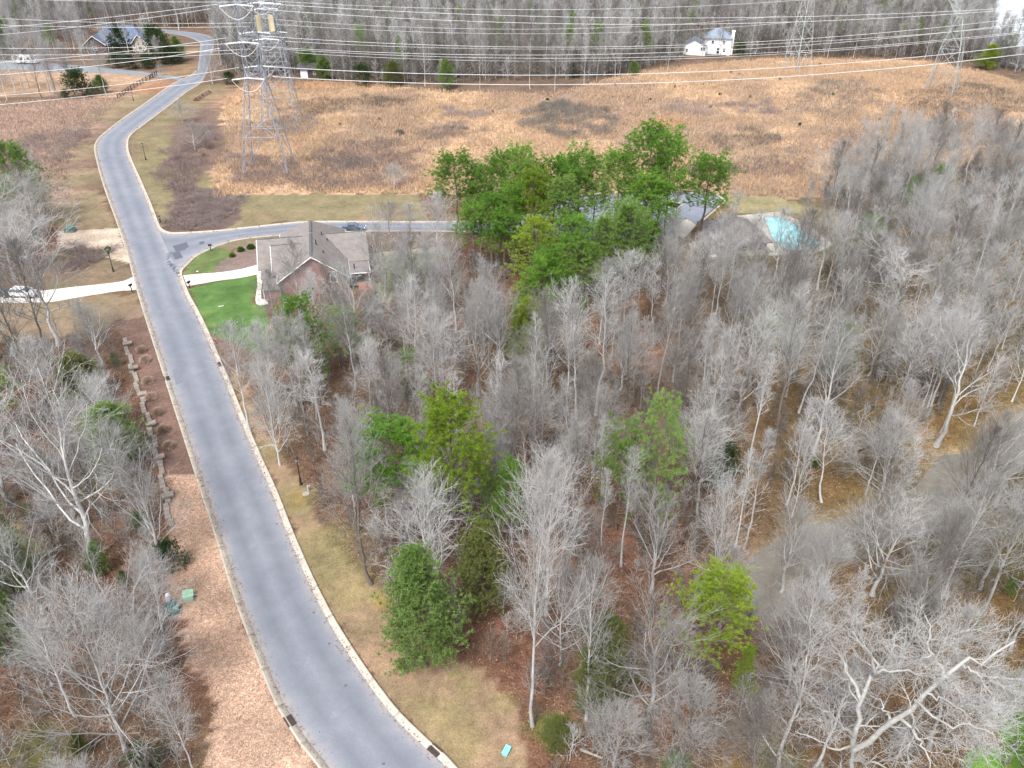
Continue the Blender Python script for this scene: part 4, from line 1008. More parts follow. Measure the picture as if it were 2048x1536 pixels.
# tower with the wide flat head
def flat_head(center, rz, label):
    r = empty('lattice_tower', center, rz); tag(r, label, 'transmission tower', 'lattice power line towers')
    cor = [(-1, -1), (1, -1), (1, 1), (-1, 1)]; lv = [(-1, 4.1), (7, 3.3), (13, 2.75), (18, 1.6), (21.5, .75)]
    for cx, cy in cor:
        m = MB()
        for (z0, h0), (z1, h1) in zip(lv[:-1], lv[1:]): m.bar((cx * h0, cy * h0, z0), (cx * h1, cy * h1, z1), .13)
        m.build('leg', M['galv_far'], r)
    for f in range(4):
        m = MB(); a, b = cor[f], cor[(f + 1) % 4]
        for i, ((z0, h0), (z1, h1)) in enumerate(zip(lv[:-1], lv[1:])):
            A0, B0, A1, B1 = [Vector((c[0] * h, c[1] * h, z)) for c, h, z in ((a, h0, z0), (b, h0, z0), (a, h1, z1), (b, h1, z1))]
            if i == 0: mid = (A1 + B1) / 2; m.bar(A0, mid, .06); m.bar(B0, mid, .06)
            else: m.bar(A0, B1, .06); m.bar(B0, A1, .06)
            m.bar(A1, B1, .06)
        m.build('face_bracing', M['galv_far'], r)
    for s in (-1, 1):
        m = MB()
        P = [(s * .75, 21.5), (s * 5.6, 27.5), (s * 7.4, 31.5)]; Qi = [(s * .1, 22.2), (s * 4.0, 28.0), (s * 5.6, 31.5)]
        for y in (-.75, .75):
            for (xa, za), (xb, zb) in zip(P[:-1], P[1:]): m.bar((xa, y, za), (xb, y * .9, zb), .1)
            for (xa, za), (xb, zb) in zip(Qi[:-1], Qi[1:]): m.bar((xa, y, za), (xb, y * .9, zb), .08)
            for k in range(6):
                t = k / 6; t2_ = (k + 1) / 6; f = lambda L, u: Vector((np.interp(u, [0, .6, 1], [q[0] for q in L]), y, np.interp(u, [0, .6, 1], [q[1] for q in L])))
                m.bar(f(P, t), f(Qi, t2_), .05); m.bar(f(Qi, t), f(P, t2_), .05)
        m.build('head_arm', M['galv_far'], r)
    m = MB()
    for y in (-.7, .7):
        m.bar((-13.5, y * .2, 31.5), (-7, y, 31.4), .08); m.bar((-7, y, 31.4), (7, y, 31.4), .08); m.bar((7, y, 31.4), (13.5, y * .2, 31.5), .08); m.bar((-12, y * .3, 32), (-6, y, 33.2), .07); m.bar((-6, y, 33.2), (6, y, 33.2), .07); m.bar((6, y, 33.2), (12, y * .3, 32), .07)
        for k in range(14): x = -10.5 + 1.5 * k; m.bar((x, y, 31.4), (x + .75, y, 33), .045); m.bar((x + .75, y, 33), (x + 1.5, y, 31.4), .045)
    for x in (-6.5, 6.5): m.bar((x, 0, 33.2), (x * 1.05, 0, 37), .08)
    m.build('top_beam', M['galv_far'], r)
    for x in (-10, 0, 10):
        for s in (-1, 1):
            m = MB(); m.bar((x + s * 2.3, 0, 31.3), (x, 0, 27.8), .10, n=8); m.build('insulator', M['insul'], r)
    return r
g4 = G(1880, 186)
t4 = flat_head(tuple(g4), math.radians(-36), 'flat headed lattice tower with three V strings on the right side of the meadow')

def tower_leg_clear(): pass
# conductors: hung between towers, depth runs straight, sag from the measured mid heights
def wire(pts, Y0, Y1, label, rad=.042, double=False):
    """pts: three or more (u, v); Y0..Y1 distance at first and last point"""
    us = np.array([p[0] for p in pts], float); vs = np.array([p[1] for p in pts], float)
    t = (us - us[0]) / (us[-1] - us[0]); Ys = Y0 + (Y1 - Y0) * t
    P = []
    for u, v, Y in zip(us, vs, Ys):
        z = ztop(0, Y, v); X = (u - 1024) / F * zc(Y, z); P.append((X, Y, z))
    P = np.array(P); s = P[:, 0]; deg = min(2, len(P) - 1)
    cz = np.polyfit(s, P[:, 2], deg); cy = np.polyfit(s, P[:, 1], 1)
    xs = np.linspace(s[0], s[-1], 30); Q = np.stack([xs, np.polyval(cy, xs), np.polyval(cz, xs)], 1)
    o = Q[0].copy(); n = 5; Vv = []
    offs = [(-.16, 0), (.16, 0)] if double else [(0, 0)]
    faces = []
    for ox, _ in offs:
        b = len(Vv) * 0 + sum(len(x) for x in Vv)
        ring = np.array([[(0, rad * math.cos(6.283 * k / n) + ox, rad * math.sin(6.283 * k / n)) for k in range(n)]])
        VV = (Q - o)[:, None, :] + ring; Vv.append(VV.reshape(-1, 3)); i = np.arange(len(Q) * n).reshape(len(Q), n) + b
        faces.append(np.stack([i[:-1], np.roll(i[:-1], -1, 1), np.roll(i[1:], -1, 1), i[1:]], -1).reshape(-1, 4))
    w = obj('power_line', np_mesh('power_line', np.concatenate(Vv), faces, M['wire'], smooth=True), None, o)
    tag(w, label, 'power line', 'overhead conductors crossing the meadow'); return w
WR = [  # right of the towers
 ([(550, 2), (1024, 20), (1536, 2), (1700, -6)], 240, 270, 'topmost conductor over the far wood right of the left towers'),
 ([(512, 5), (1024, 34), (1536, 32), (2100, 12)], 192, 200, 'second highest conductor passing across the roof of the white house'),
 ([(512, 17), (1024, 47), (1536, 45), (1700, 38), (2100, 14)], 192, 200, 'conductor running just below the white house roof ridge'),
 ([(550, 40), (1024, 58), (1300, 50), (1560, 33)], 240, 290, 'conductor from the second tower that ends high on the slim tower'),
 ([(550, 50), (1024, 67), (1300, 61), (1560, 47), (1600, 44)], 240, 292, 'conductor crossing the walls of the white house'),
 ([(520, 71), (1024, 95), (1300, 94), (1536, 82), (1700, 67), (2100, 30)], 192, 210, 'conductor passing right below the white house deck'),
 ([(570, 81), (1024, 102), (1300, 97), (1536, 85), (1700, 76), (2100, 48)], 285, 270, 'faint far conductor just under the white house'),
 ([(525, 92), (1024, 113), (1300, 108), (1536, 94), (1700, 79), (2100, 42)], 196, 210, 'conductor of the upper middle pair left of the slim tower'),
 ([(550, 97), (1024, 117), (1300, 115), (1536, 106), (1700, 93), (2100, 58)], 242, 240, 'lower conductor of the upper middle pair'),
 ([(590, 105), (1024, 124), (1300, 120), (1536, 108), (1700, 96), (2100, 62)], 285, 260, 'lowest middle conductor above the meadow edge'),
 ([(544, 134), (1024, 150), (1300, 147), (1536, 136), (1760, 122), (2100, 84)], 202, 215, 'second lowest conductor pair that crosses the base of the far wood'),
 ([(545, 153), (1024, 170), (1300, 166), (1536, 155), (1760, 138), (2100, 102)], 190, 205, 'lowest conductor pair drooping over the top of the meadow'),
]
for i, (p, a, b, lb) in enumerate(WR): wire(p, a, b, lb, rad=.032 if i in (10, 11) else .04, double=i in (10, 11))
WLs = [([(440, 8), (200, 36), (0, 55), (-120, 66)], 190, 165, 'upper left conductor sloping down from the nearest tower top'),
 ([(420, 18), (200, 48), (0, 69), (-120, 80)], 190, 165, 'second left conductor sloping down from the nearest tower top'),
 ([(452, 76), (250, 103), (0, 124), (-120, 132)], 200, 180, 'left conductor crossing in front of the slate blue roof house trees'),
 ([(440, 96), (250, 126), (0, 147), (-120, 158)], 190, 175, 'left conductor crossing above the white camper and gravel drive'),
 ([(478, 135), (250, 168), (0, 190), (-120, 199)], 202, 180, 'left conductor crossing just above the black rail fence'),
 ([(454, 157), (250, 184), (0, 208), (-120, 220)], 190, 172, 'lowest left conductor crossing the black rail fence'),
 ([(470, 4), (250, 3), (90, 0)], 285, 285, 'faint topmost far conductor left of the towers'),
 ([(520, 45), (300, 47), (0, 36), (-120, 30)], 285, 285, 'faint far conductor sagging over the slate blue roof'),
 ([(500, 53), (300, 55), (0, 50)], 285, 285, 'faint far conductor directly under the one over the slate blue roof'),
 ([(520, 84), (300, 94), (0, 96), (-120, 95)], 242, 240, 'level left conductor just above the white camper'),
 ([(500, 98), (300, 107), (0, 109), (-120, 108)], 242, 240, 'level left conductor passing over the white camper'),
 ([(480, 106), (300, 115), (0, 122), (-120, 122)], 285, 270, 'level left conductor passing below the white camper')]
for p, a, b, lb in WLs: wire(p, a, b, lb, rad=.045)

# ------------------------------------------------------------------ vehicles
def car(name, px, rz, paint, label, L=4.7, Wd=1.82, Hh=1.45, suv=False, van=False, cat='car', z=0.06):
    g = W(*px, z); r = empty(name, tuple(g), rz); tag(r, label, cat)
    hw = Wd / 2; gh = .34
    belt = .92 if not suv else 1.08
    if suv: prof = [(-L / 2, .45, .98, .86), (-L / 2 + .12, .34, 1.08, .95), (-L / 2 + .8, .32, 1.1, 1), (0, .30, belt, 1), (L / 2 - 1.45, .30, belt - .02, 1), (L / 2 - 1.0, .30, 1.02, .99), (L / 2 - .3, .32, .93, .95), (L / 2 - .05, .38, .78, .86), (L / 2, .48, .66, .80)]
    else: prof = [(-L / 2, .45, .80, .84), (-L / 2 + .12, .34, .95, .93), (-L / 2 + .75, .30, .97, .99), (0, .26, belt, 1), (L / 2 - 1.55, .26, .90, 1), (L / 2 - 1.0, .28, .84, .98), (L / 2 - .3, .30, .74, .93), (L / 2 - .05, .36, .62, .84), (L / 2, .44, .56, .78)]
    m = MB(); rings = []
    for x, zb, zt, k in prof:
        w = hw * k; zm = zb + (zt - zb) * .55
        rings.append([(x, -w * .93, zb), (x, -w, zb + .12), (x, -w, zm), (x, -w * .95, zt - .03), (x, -w * .80, zt), (x, w * .80, zt), (x, w * .95, zt - .03), (x, w, zm), (x, w, zb + .12), (x, w * .93, zb)])
    n = 10; vs = [p for q in rings for p in q]; fs = []
    for i in range(len(rings) - 1):
        for k in range(n): fs.append((i * n + k, i * n + (k + 1) % n, (i + 1) * n + (k + 1) % n, (i + 1) * n + k))
    fs.append(tuple(range(n))[::-1]); fs.append(tuple(range((len(rings) - 1) * n, len(rings) * n)))
    m.add(vs, [f[::-1] for f in fs]); body = m.build('body', M[paint], r, smooth=False, bevel=0)
    # glass house and roof
    if suv: xr0, xr1, xf1, xf0 = -L / 2 + .22, -L / 2 + .55, L / 2 - 2.05, L / 2 - 1.25
    else: xr0, xr1, xf1, xf0 = -L / 2 + .75, -L / 2 + 1.5, L / 2 - 2.25, L / 2 - 1.4
    zt = Hh - .06; wb, wt = hw * .94, hw * .74; b0 = belt - .03
    m = MB(); m.add([(xr0, -wb, b0), (xf0, -wb, b0), (xf0, wb, b0), (xr0, wb, b0), (xr1, -wt, zt), (xf1, -wt, zt), (xf1, wt, zt), (xr1, wt, zt)], [(3, 2, 1, 0), (4, 5, 6, 7), (0, 1, 5, 4), (1, 2, 6, 5), (2, 3, 7, 6), (3, 0, 4, 7)])
    m.build('windows', M['glass'], r)
    m = MB(); m.add([(xr1 - .06, -wt - .02, zt - .02), (xf1 + .04, -wt - .02, zt - .02), (xf1 + .04, wt + .02, zt - .02), (xr1 - .06, wt + .02, zt - .02), (xr1 + .1, -wt * .86, zt + .06), (xf1 - .1, -wt * .86, zt + .06), (xf1 - .1, wt * .86, zt + .06), (xr1 + .1, wt * .86, zt + .06)], [(3, 2, 1, 0), (4, 5, 6, 7), (0, 1, 5, 4), (1, 2, 6, 5), (2, 3, 7, 6), (3, 0, 4, 7)])
    for s in (-1, 1):
        m.bar((xr0 + .03, s * wb * .985, b0), (xr1, s * (wt + .01), zt), .055); m.bar((xf0 - .02, s * wb * .985, b0), (xf1, s * (wt + .01), zt), .04)
        xm = (xr1 + xf1) / 2 - .05; m.bar((xm - .05, s * wb * .99, b0), (xm, s * (wt + .01), zt), .045)
    m.build('roof', M[paint], r)
    for sx in (-1, 1):
        for sy in (-1, 1):
            m = MB(); x = sx * (L / 2 - .88); c = (x, sy * (hw - .10), gh)
            ring = [(c[0] + .335 * math.cos(t), c[2] + .335 * math.sin(t)) for t in np.arange(0, 6.28, .45)]; k = len(ring)
            m.add([(p[0], c[1] - .11, p[1]) for p in ring] + [(p[0], c[1] + .115, p[1]) for p in ring], [tuple(range(k)), tuple(range(k, 2 * k))[::-1]] + [(i, k + i, k + (i + 1) % k, (i + 1) % k) for i in range(k)])
            wh = m.build('wheel', M['rubber'], r)
            m = MB(); ring = [(c[0] + .21 * math.cos(t), c[2] + .21 * math.sin(t)) for t in np.arange(0, 6.28, .63)]; k = len(ring); y0 = c[1] + sy * .12
            m.add([(p[0], y0 - .015, p[1]) for p in ring] + [(p[0], y0 + .015, p[1]) for p in ring], [tuple(range(k)), tuple(range(k, 2 * k))[::-1]] + [(i, k + i, k + (i + 1) % k, (i + 1) % k) for i in range(k)])
            m.build('rim', M['rim'], wh)
    for s in (-1, 1):
        m = MB(); m.box((L / 2 - .10, s * hw * .62, .66 if not suv else .80), (.18, .34, .12)); m.build('headlight', M['lamp_w'], r)
        m = MB(); m.box((-L / 2 + .03, s * hw * .66, .76 if not suv else .92), (.10, .34, .14)); m.build('tail_light', M['lamp_r'], r)
        m = MB(); m.box((xf0 - .1, s * (hw + .07), b0 + .06), (.14, .18, .12)); m.build('side_mirror', M[paint], r)
    return r
car('parked_car', (709, 459.5), math.radians(-2), 'paint_blue', 'blue grey sedan parked on the side road just behind the brick house roof', z=.05)
car('parked_car', (50, 592), math.radians(-4), 'paint_white', 'white crossover with dark windows parked on the left concrete driveway', L=4.6, Hh=1.62, suv=True, z=.08)
car('parked_car', (4, 590), math.radians(168), 'paint_dark', 'dark car cut by the left frame edge behind the white crossover', L=4.5, z=.08)
g = W(54, 127, 0.1); cp_ = empty('camper_trailer', tuple(g), math.radians(-3)); tag(cp_, 'long white camper trailer parked on the gravel drive at the top left', 'trailer')
m = MB(); m.box((0, 0, 1.75), (9.6, 2.4, 2.5), 0, .97); m.build('body', M['white'], cp_)
for x in (-3.2, -1.0, 1.6, 3.6): m = MB(); m.box((x, -1.21, 2.0), (.9, .06, .8)); m.build('window', M['darkwin'], cp_)
m = MB(); m.box((.35, -1.22, 1.5), (.7, .05, 1.8)); m.build('door', M['grey_box'], cp_)
for x in (-1.2, -.2):
    m = MB(); m.box((x, -1.1, .38), (.7, .3, .7)); m.build('wheel', M['rubber'], cp_)
m = MB(); m.bar((4.7, 0, .5), (6.2, 0, .5), .08); m.build('hitch', M['iron'], cp_)
g = W(14, 80, 0.1); sh2 = empty('parked_van', tuple(W(8, 66, .1)), 0)
m = MB(); m.add([(-2.6, -1, .4), (2.6, -1, .4), (2.6, 1, .4), (-2.6, 1, .4), (-2.6, -1, 2.3), (1.2, -1, 2.3), (1.2, 1, 2.3), (-2.6, 1, 2.3), (2.6, -1, 1.2), (2.6, 1, 1.2), (1.8, -1, 1.4), (1.8, 1, 1.4)], [(3, 2, 1, 0), (4, 5, 6, 7), (0, 1, 8, 10, 5, 4), (3, 7, 6, 11, 9, 2), (3, 0, 4, 7), (1, 2, 9, 8), (8, 9, 11, 10), (10, 11, 6, 5)]); m.build('body', M['white'], sh2)
for x in (-1.7, 1.7):
    for y in (-.95, .95): m = MB(); m.box((x, y, .36), (.68, .25, .68)); m.build('wheel', M['rubber'], sh2)
m = MB(); m.box((1.0, -1.02, 1.75), (.9, .04, .6)); m.build('window', M['darkwin'], sh2)
tag(sh2, 'pale van parked among trees at the far left frame edge', 'van')

# ------------------------------------------------------------------ street furniture
def lamp_post(px, vt, label, wreath=False):
    g = G(*px); h = ztop(g[0], g[1], vt) - g[2]; r = empty('lamp_post', tuple(g), 0); tag(r, label, 'lamp post', 'black lamp posts along the road')
    m = MB(); m.lathe([(.22, 0), (.22, .12), (.15, .2), (.12, .9), (.08, 1.0)], n=10); m.build('base', M['black'], r)
    m = MB(); m.lathe([(.075, 1.0), (.055, h - .75), (.10, h - .72), (.05, h - .66)], n=8); m.build('pole', M['black'], r)
    m = MB(); m.lathe([(.11, h - .66), (.17, h - .58), (.21, h - .22)], n=8); m.build('lantern_glass', M['winlt'], r)
    m = MB(); m.lathe([(.27, h - .22), (.20, h - .12), (.05, h - .02), (.03, h + .08)], n=8); m.build('lantern_cap', M['black'], r)
    m = MB(); m.bar((-.3, 0, h - .9), (.3, 0, h - .9), .03)
    m.build('ladder_rest', M['black'], r)
    if wreath:
        m = MB(); rr = random.Random(2)
        for k in range(90):
            a = rr.uniform(0, 6.283); q = rr.gauss(0, .12); x = .42 * math.cos(a) * (1 + q); z = h - .3 + .34 * math.sin(a) * (1 + q); m.box((x + .12, rr.uniform(-.22, .22), z), (.13, .13, .1), rr.uniform(0, 3))
        m.build('greenery', M['topiary'], r)
        m = MB()
        for k in range(40): m.box((rr.uniform(-.16, .2), rr.uniform(-.2, .2), h - 1.1 + rr.uniform(-.3, .3)), (.12, .12, .1), rr.uniform(0, 3))
        m.build('garland', M['topiary'], r)
lamp_post((602, 969), 914, 'tall black lamp post at the wood edge right of the near road')
lamp_post((292, 320), 286, 'black lamp post on the verge inside the upper road bend')
lamp_post((267, 201), 180, 'black lamp post beside the red clay slope and rail fence')
lamp_post((227, 543), 494, 'lamp post wrapped in greenery beside the pale straw patch', True)
lamp_post((321, 445), 431, 'short black post with a small box at the road junction corner')

def mailbox(px, label, rz=0):
    g = G(*px); r = empty('mailbox', tuple(g), rz); tag(r, label, 'mailbox', 'black mailboxes on posts')
    m = MB(); m.box((0, 0, .55), (.12, .12, 1.1)); m.build('post', M['black'], r)
    m = MB(); sec = [(-.17, 0), (.17, 0), (.17, .2), (.12, .31), (0, .36), (-.12, .31), (-.17, .2)]; n = 7
    m.add([(-.32, a, 1.1 + b) for a, b in sec] + [(.32, a, 1.1 + b) for a, b in sec], [tuple(range(n))[::-1], tuple(range(n, 2 * n))] + [(i, (i + 1) % n, n + (i + 1) % n, n + i) for i in range(n)]); m.build('box', M['black'], r)
    m = MB(); m.box((.1, -.19, 1.42), (.03, .02, .22)); m.build('flag', M['red'], r)
    m = MB(); m.box((0, 0, 1.05), (.5, .1, .08)); m.build('arm', M['black'], r)
mailbox((264, 583), 'black mailbox at the end of the left driveway', 1.2)
mailbox((380, 577), 'black mailbox beside the green lawn and right driveway', 1.2)
mailbox((422, 502), 'black mailbox on the curb strip of the side road', .2)

def box_thing(name, px, size, rz, mat, label, cat, lid=True, z=0, pad=True):
    g = G(*px); r = empty(name, tuple(g), rz); tag(r, label, cat); sx, sy, sz = size
    m = MB(); m.add([(-sx / 2, -sy / 2, 0), (sx / 2, -sy / 2, 0), (sx / 2, sy / 2, 0), (-sx / 2, sy / 2, 0), (-sx / 2, -sy / 2, sz * .72), (sx / 2, -sy / 2, sz * .72), (sx / 2, sy / 2, sz * .95), (-sx / 2, sy / 2, sz * .95)], [(3, 2, 1, 0), (4, 5, 6, 7), (0, 1, 5, 4), (1, 2, 6, 5), (2, 3, 7, 6), (3, 0, 4, 7)])
    m.build('cabinet', M[mat], r, bevel=.05)
    if lid:
        m = MB(); m.add([(-sx / 2 - .04, -sy / 2 - .04, sz * .72), (sx / 2 + .04, -sy / 2 - .04, sz * .72), (sx / 2 + .04, sy / 2 + .03, sz * .96), (-sx / 2 - .04, sy / 2 + .03, sz * .96), (-sx / 2 - .04, -sy / 2 - .04, sz * .78), (sx / 2 + .04, -sy / 2 - .04, sz * .78), (sx / 2 + .04, sy / 2 + .03, sz * 1.03), (-sx / 2 - .04, sy / 2 + .03, sz * 1.03)], [(3, 2, 1, 0), (4, 5, 6, 7), (0, 1, 5, 4), (1, 2, 6, 5), (2, 3, 7, 6), (3, 0, 4, 7)])
        m.build('lid', M[mat], r, bevel=.04)
    if pad: m = MB(); m.box((0, 0, -.02), (sx + .3, sy + .3, .12)); m.build('pad', M['stain'], r)
    return r
box_thing('utility_box', (378, 1196), (.95, .8, .75), .25, 'green_box', 'pale green utility box on the pine straw left of the road', 'utility box')
box_thing('utility_box', (347, 1224), (1.1, .9, .8), .45, 'teal_box', 'dark teal utility box under the twigs below the white one', 'utility box')
box_thing('utility_box', (141, 463), (1.9, 1.3, 1.1), .05, 'dkgreen_box', 'dark green transformer box at the corner of the pale straw patch', 'utility box')
box_thing('utility_box', (1013, 1505), (.42, .78, .42), -.5, 'aqua_box', 'small bright aqua utility lid in the grass at the bottom of the photo', 'utility box', pad=False)
g = G(339, 1208); r = empty('utility_pedestal', tuple(g), .3); tag(r, 'white and grey utility pedestal standing left of the pale green box', 'utility box')
m = MB(); m.box((0, -.12, .35), (.5, .55, .8), 0, .92); m.build('cabinet', M['grey_box'], r, bevel=.06)
m = MB(); m.lathe([(.25, .6), (.25, 1.0), (.18, 1.12)], (0, .28, 0), 12); m.build('cap', M['white_box'], r)
g = G(617, 982); r = empty('hydrant_marker', tuple(g), 0); tag(r, 'small white topped standpipe by the nearest lamp post', 'standpipe')
m = MB(); m.lathe([(.10, 0), (.10, .65), (.13, .7), (.1, .85)], n=10); m.build('pipe', M['grey_box'], r)
m = MB(); m.box((.1, .1, .72), (.18, .12, .12)); m.build('valve', M['white_box'], r)
g = G(612, 988); r = empty('manhole', tuple(g), .4); tag(r, 'flat grey concrete cover in the grass near the lamp post', 'manhole cover'); m = MB(); m.lathe([(.42, .0), (.42, .07), (.36, .09)], n=12); m.build('cover', M['deck'], r)
g = G(394, 542 + 6); r = empty('yard_stone', tuple(G(395, 543)), 0); m = MB(); m.lathe([(.2, 0), (.24, .06), (.1, .12)], n=7); m.build('stone', M['concrete_w'], r); tag(r, 'small pale stone on the corner lawn by the junction', 'stone')
r = empty('yard_stone', tuple(G(442, 613)), .3); m = MB(); m.box((0, 0, .06), (.9, .16, .1), .1); m.build('stone', M['concrete_w'], r); tag(r, 'thin pale strip lying in the green front lawn', 'stone')
# ------------------------------------------------------------------ vegetation generators
def tubes(P, R, sides):
    """P (B,n,3) polylines, R (B,n) radii -> verts, quads"""
    B, n, _ = P.shape
    if B == 0: return np.zeros((0, 3)), np.zeros((0, 4), int)
    D = np.gradient(P, axis=1) if n > 2 else np.repeat((P[:, 1:] - P[:, :-1]), 2, axis=1)
    D = D / (np.linalg.norm(D, axis=-1, keepdims=True) + 1e-9)
    ref = np.where(np.abs(D[:, :1, 2:3]) > .9, np.array([[[1., 0, 0]]]), np.array([[[0, 0, 1.]]]))
    A = np.cross(D, np.broadcast_to(ref, D.shape)); A /= np.linalg.norm(A, axis=-1, keepdims=True) + 1e-9; C = np.cross(D, A)
    th = np.arange(sides) * 2 * np.pi / sides
    V = P[:, :, None] + R[:, :, None, None] * (A[:, :, None] * np.cos(th)[None, None, :, None] + C[:, :, None] * np.sin(th)[None, None, :, None])
    i = np.arange(B * n * sides).reshape(B, n, sides)
    q = np.stack([i[:, :-1], np.roll(i[:, :-1], -1, 2), np.roll(i[:, 1:], -1, 2), i[:, 1:]], -1).reshape(-1, 4)
    return V.reshape(-1, 3), q

def grow(P, R, nch, tr, ang, length, n, wander, up, rr, g, rmin, tpow=1.0, minr=.0):
    """children of every polyline in P. ang=(lo,hi) degrees; length: function(t, parent length) -> metres"""
    B, m, _ = P.shape; par = np.repeat(np.arange(B), nch); K = len(par)
    t = np.tile((np.arange(nch) + .5) / nch, B) + g.uniform(-.5, .5, K) / nch; t = tr[0] + (tr[1] - tr[0]) * np.clip(t, 0, 1) ** tpow
    f = t * (m - 1); i = np.minimum(f.astype(int), m - 2); fr = (f - i)[:, None]
    st = P[par, i] * (1 - fr) + P[par, i + 1] * fr; pr = R[par, i] * (1 - fr[:, 0]) + R[par, i + 1] * fr[:, 0]
    d = P[par, i + 1] - P[par, i]; d /= np.linalg.norm(d, axis=1, keepdims=True) + 1e-9
    az = np.tile(np.arange(nch) * 2.39996, B) + g.uniform(-.7, .7, K) + np.repeat(g.uniform(0, 6.28, B), nch)
    ref = np.where(np.abs(d[:, 2:3]) > .95, np.array([[1., 0, 0]]), np.array([[0, 0, 1.]])); a = np.cross(d, ref); a /= np.linalg.norm(a, axis=1, keepdims=True) + 1e-9; b = np.cross(d, a)
    perp = a * np.cos(az)[:, None] + b * np.sin(az)[:, None]
    th = np.radians(ang[0] + (ang[1] - ang[0]) * t + g.normal(0, 7, K))[:, None]
    dr = d * np.cos(th) + perp * np.sin(th)
    pl = np.linalg.norm(np.diff(P, axis=1), axis=2).sum(1)[par]
    L = length(t, pl) * g.uniform(.65, 1.3, K)
    out = np.zeros((K, n, 3)); out[:, 0] = st; cur = dr.copy()
    for k in range(1, n):
        cur = cur + g.normal(0, wander, (K, 3)) + np.array([0, 0, up]); cur /= np.linalg.norm(cur, axis=1, keepdims=True)
        out[:, k] = out[:, k - 1] + cur * (L / (n - 1))[:, None]
    r0 = np.clip(pr * rr, rmin, None); Rn = r0[:, None] * np.linspace(1, .35, n)[None]; Rn = np.maximum(Rn, rmin * .7)
    return out, Rn

def bare_tree(seed, kind):
    g = np.random.default_rng(seed)
    cfg = dict(tall=dict(h=20, r=.20, n1=24, t1=(.34, .99), a1=(52, 24), l1=lambda t, p: 6.2 * np.sin(np.clip((1.03 - t) / .72, 0, 1) * 1.9) * .95 + .5, up=.10, w=.13, n2=9, n3=5, n4=3, tw=1.0),
               spread=dict(h=14, r=.26, n1=17, t1=(.22, .98), a1=(62, 20), l1=lambda t, p: 8.2 * np.clip(1.15 - t * .6, .2, 1), up=.13, w=.15, n2=9, n3=5, n4=3, tw=1.0),
               syc=dict(h=18, r=.30, n1=11, t1=(.30, .98), a1=(55, 28), l1=lambda t, p: 9.0 * np.clip(1.1 - t * .65, .2, 1), up=.10, w=.24, n2=7, n3=5, n4=3, tw=1.1),
               twiggy=dict(h=11, r=.17, n1=26, t1=(.12, .98), a1=(74, 22), l1=lambda t, p: 6.5 * np.clip(1.15 - t * .75, .2, 1), up=.08, w=.09, n2=9, n3=6, n4=3, tw=.8),
               slim=dict(h=19, r=.15, n1=20, t1=(.45, .99), a1=(45, 25), l1=lambda t, p: 3.8 * np.clip(1.1 - t * .7, .2, 1), up=.14, w=.12, n2=6, n3=5, n4=2, tw=1.1),
               far=dict(h=19, r=.14, n1=22, t1=(.20, .99), a1=(52, 22), l1=lambda t, p: 5.6 * np.clip(1.15 - t * .75, .2, 1), up=.14, w=.12, n2=6, n3=5, n4=0, tw=1.6),
               sapling=dict(h=5.5, r=.045, n1=14, t1=(.15, .98), a1=(50, 25), l1=lambda t, p: 2.2 * np.clip(1.1 - t * .6, .2, 1), up=.10, w=.14, n2=5, n3=4, n4=0, tw=.8))[kind]
    n0 = 12; z = np.linspace(0, 1, n0); P0 = np.zeros((1, n0, 3)); P0[0, :, 2] = z * cfg['h']
    k = .018 * cfg['h'] * (1.25 if kind in ('syc', 'spread') else .75)
    P0[0, :, 0] = np.cumsum(g.normal(0, k, n0)) * .5; P0[0, :, 1] = np.cumsum(g.normal(0, k, n0)) * .5; P0[0, 0, :2] = 0
    R0 = (cfg['r'] * (1 - z * .86) * (1 + .5 * np.exp(-z * 30)))[None]
    P1, R1 = grow(P0, R0, cfg['n1'], cfg['t1'], cfg['a1'], cfg['l1'], 7, cfg['w'], cfg['up'], .48 if kind in ('syc', 'spread') else .42, g, .032)
    fk = .58
    P2, R2 = grow(P1, R1, cfg['n2'], (.18, 1), (48, 30), lambda t, p: p * fk * (1.1 - .55 * t), 5, cfg['w'] * .9, .06, .55, g, .023 * cfg['tw'])
    P3, R3 = grow(P2, R2, cfg['n3'], (.15, 1), (46, 32), lambda t, p: p * .46 * (1.1 - .4 * t) + .12, 3, .10, .06, .5, g, .0125 * cfg['tw'])
    parts = [tubes(P2, R2, 3), tubes(P3, R3, 3)]
    if cfg['n4']:
        P4, R4 = grow(P3, R3, cfg['n4'], (.2, 1), (36, 26), lambda t, p: p * .5 + .1, 2, .1, .04, .6, g, .007 * cfg['tw']); parts.append(tubes(P4, R4, 3))
    # sprays at the trunk top
    T0 = tubes(P0, R0, 8); T1 = tubes(P1, R1, 5)
    def join(ps):
        vs, fs, b = [], [], 0
        for v, f in ps: vs.append(v); fs.append(f + b); b += len(v)
        return np.concatenate(vs), np.concatenate(fs)
    tv, tf = join([T0, T1]); cv, cf = join(parts)
    H_ = max(cv[:, 2].max(), tv[:, 2].max()); Rr = np.percentile(np.hypot(cv[:, 0], cv[:, 1]), 96)
    return tv, tf, cv, cf, H_, Rr

PROTO = {}
def make_proto(key, kind, seed, barkm, twigm):
    tv, tf, cv, cf, H_, Rr = bare_tree(seed, kind)
    PROTO[key] = dict(trunk=np_mesh('trunk', tv, [tf], M[barkm], smooth=True), crown=np_mesh('crown', cv, [cf], M[twigm]), H=H_, R=Rr)

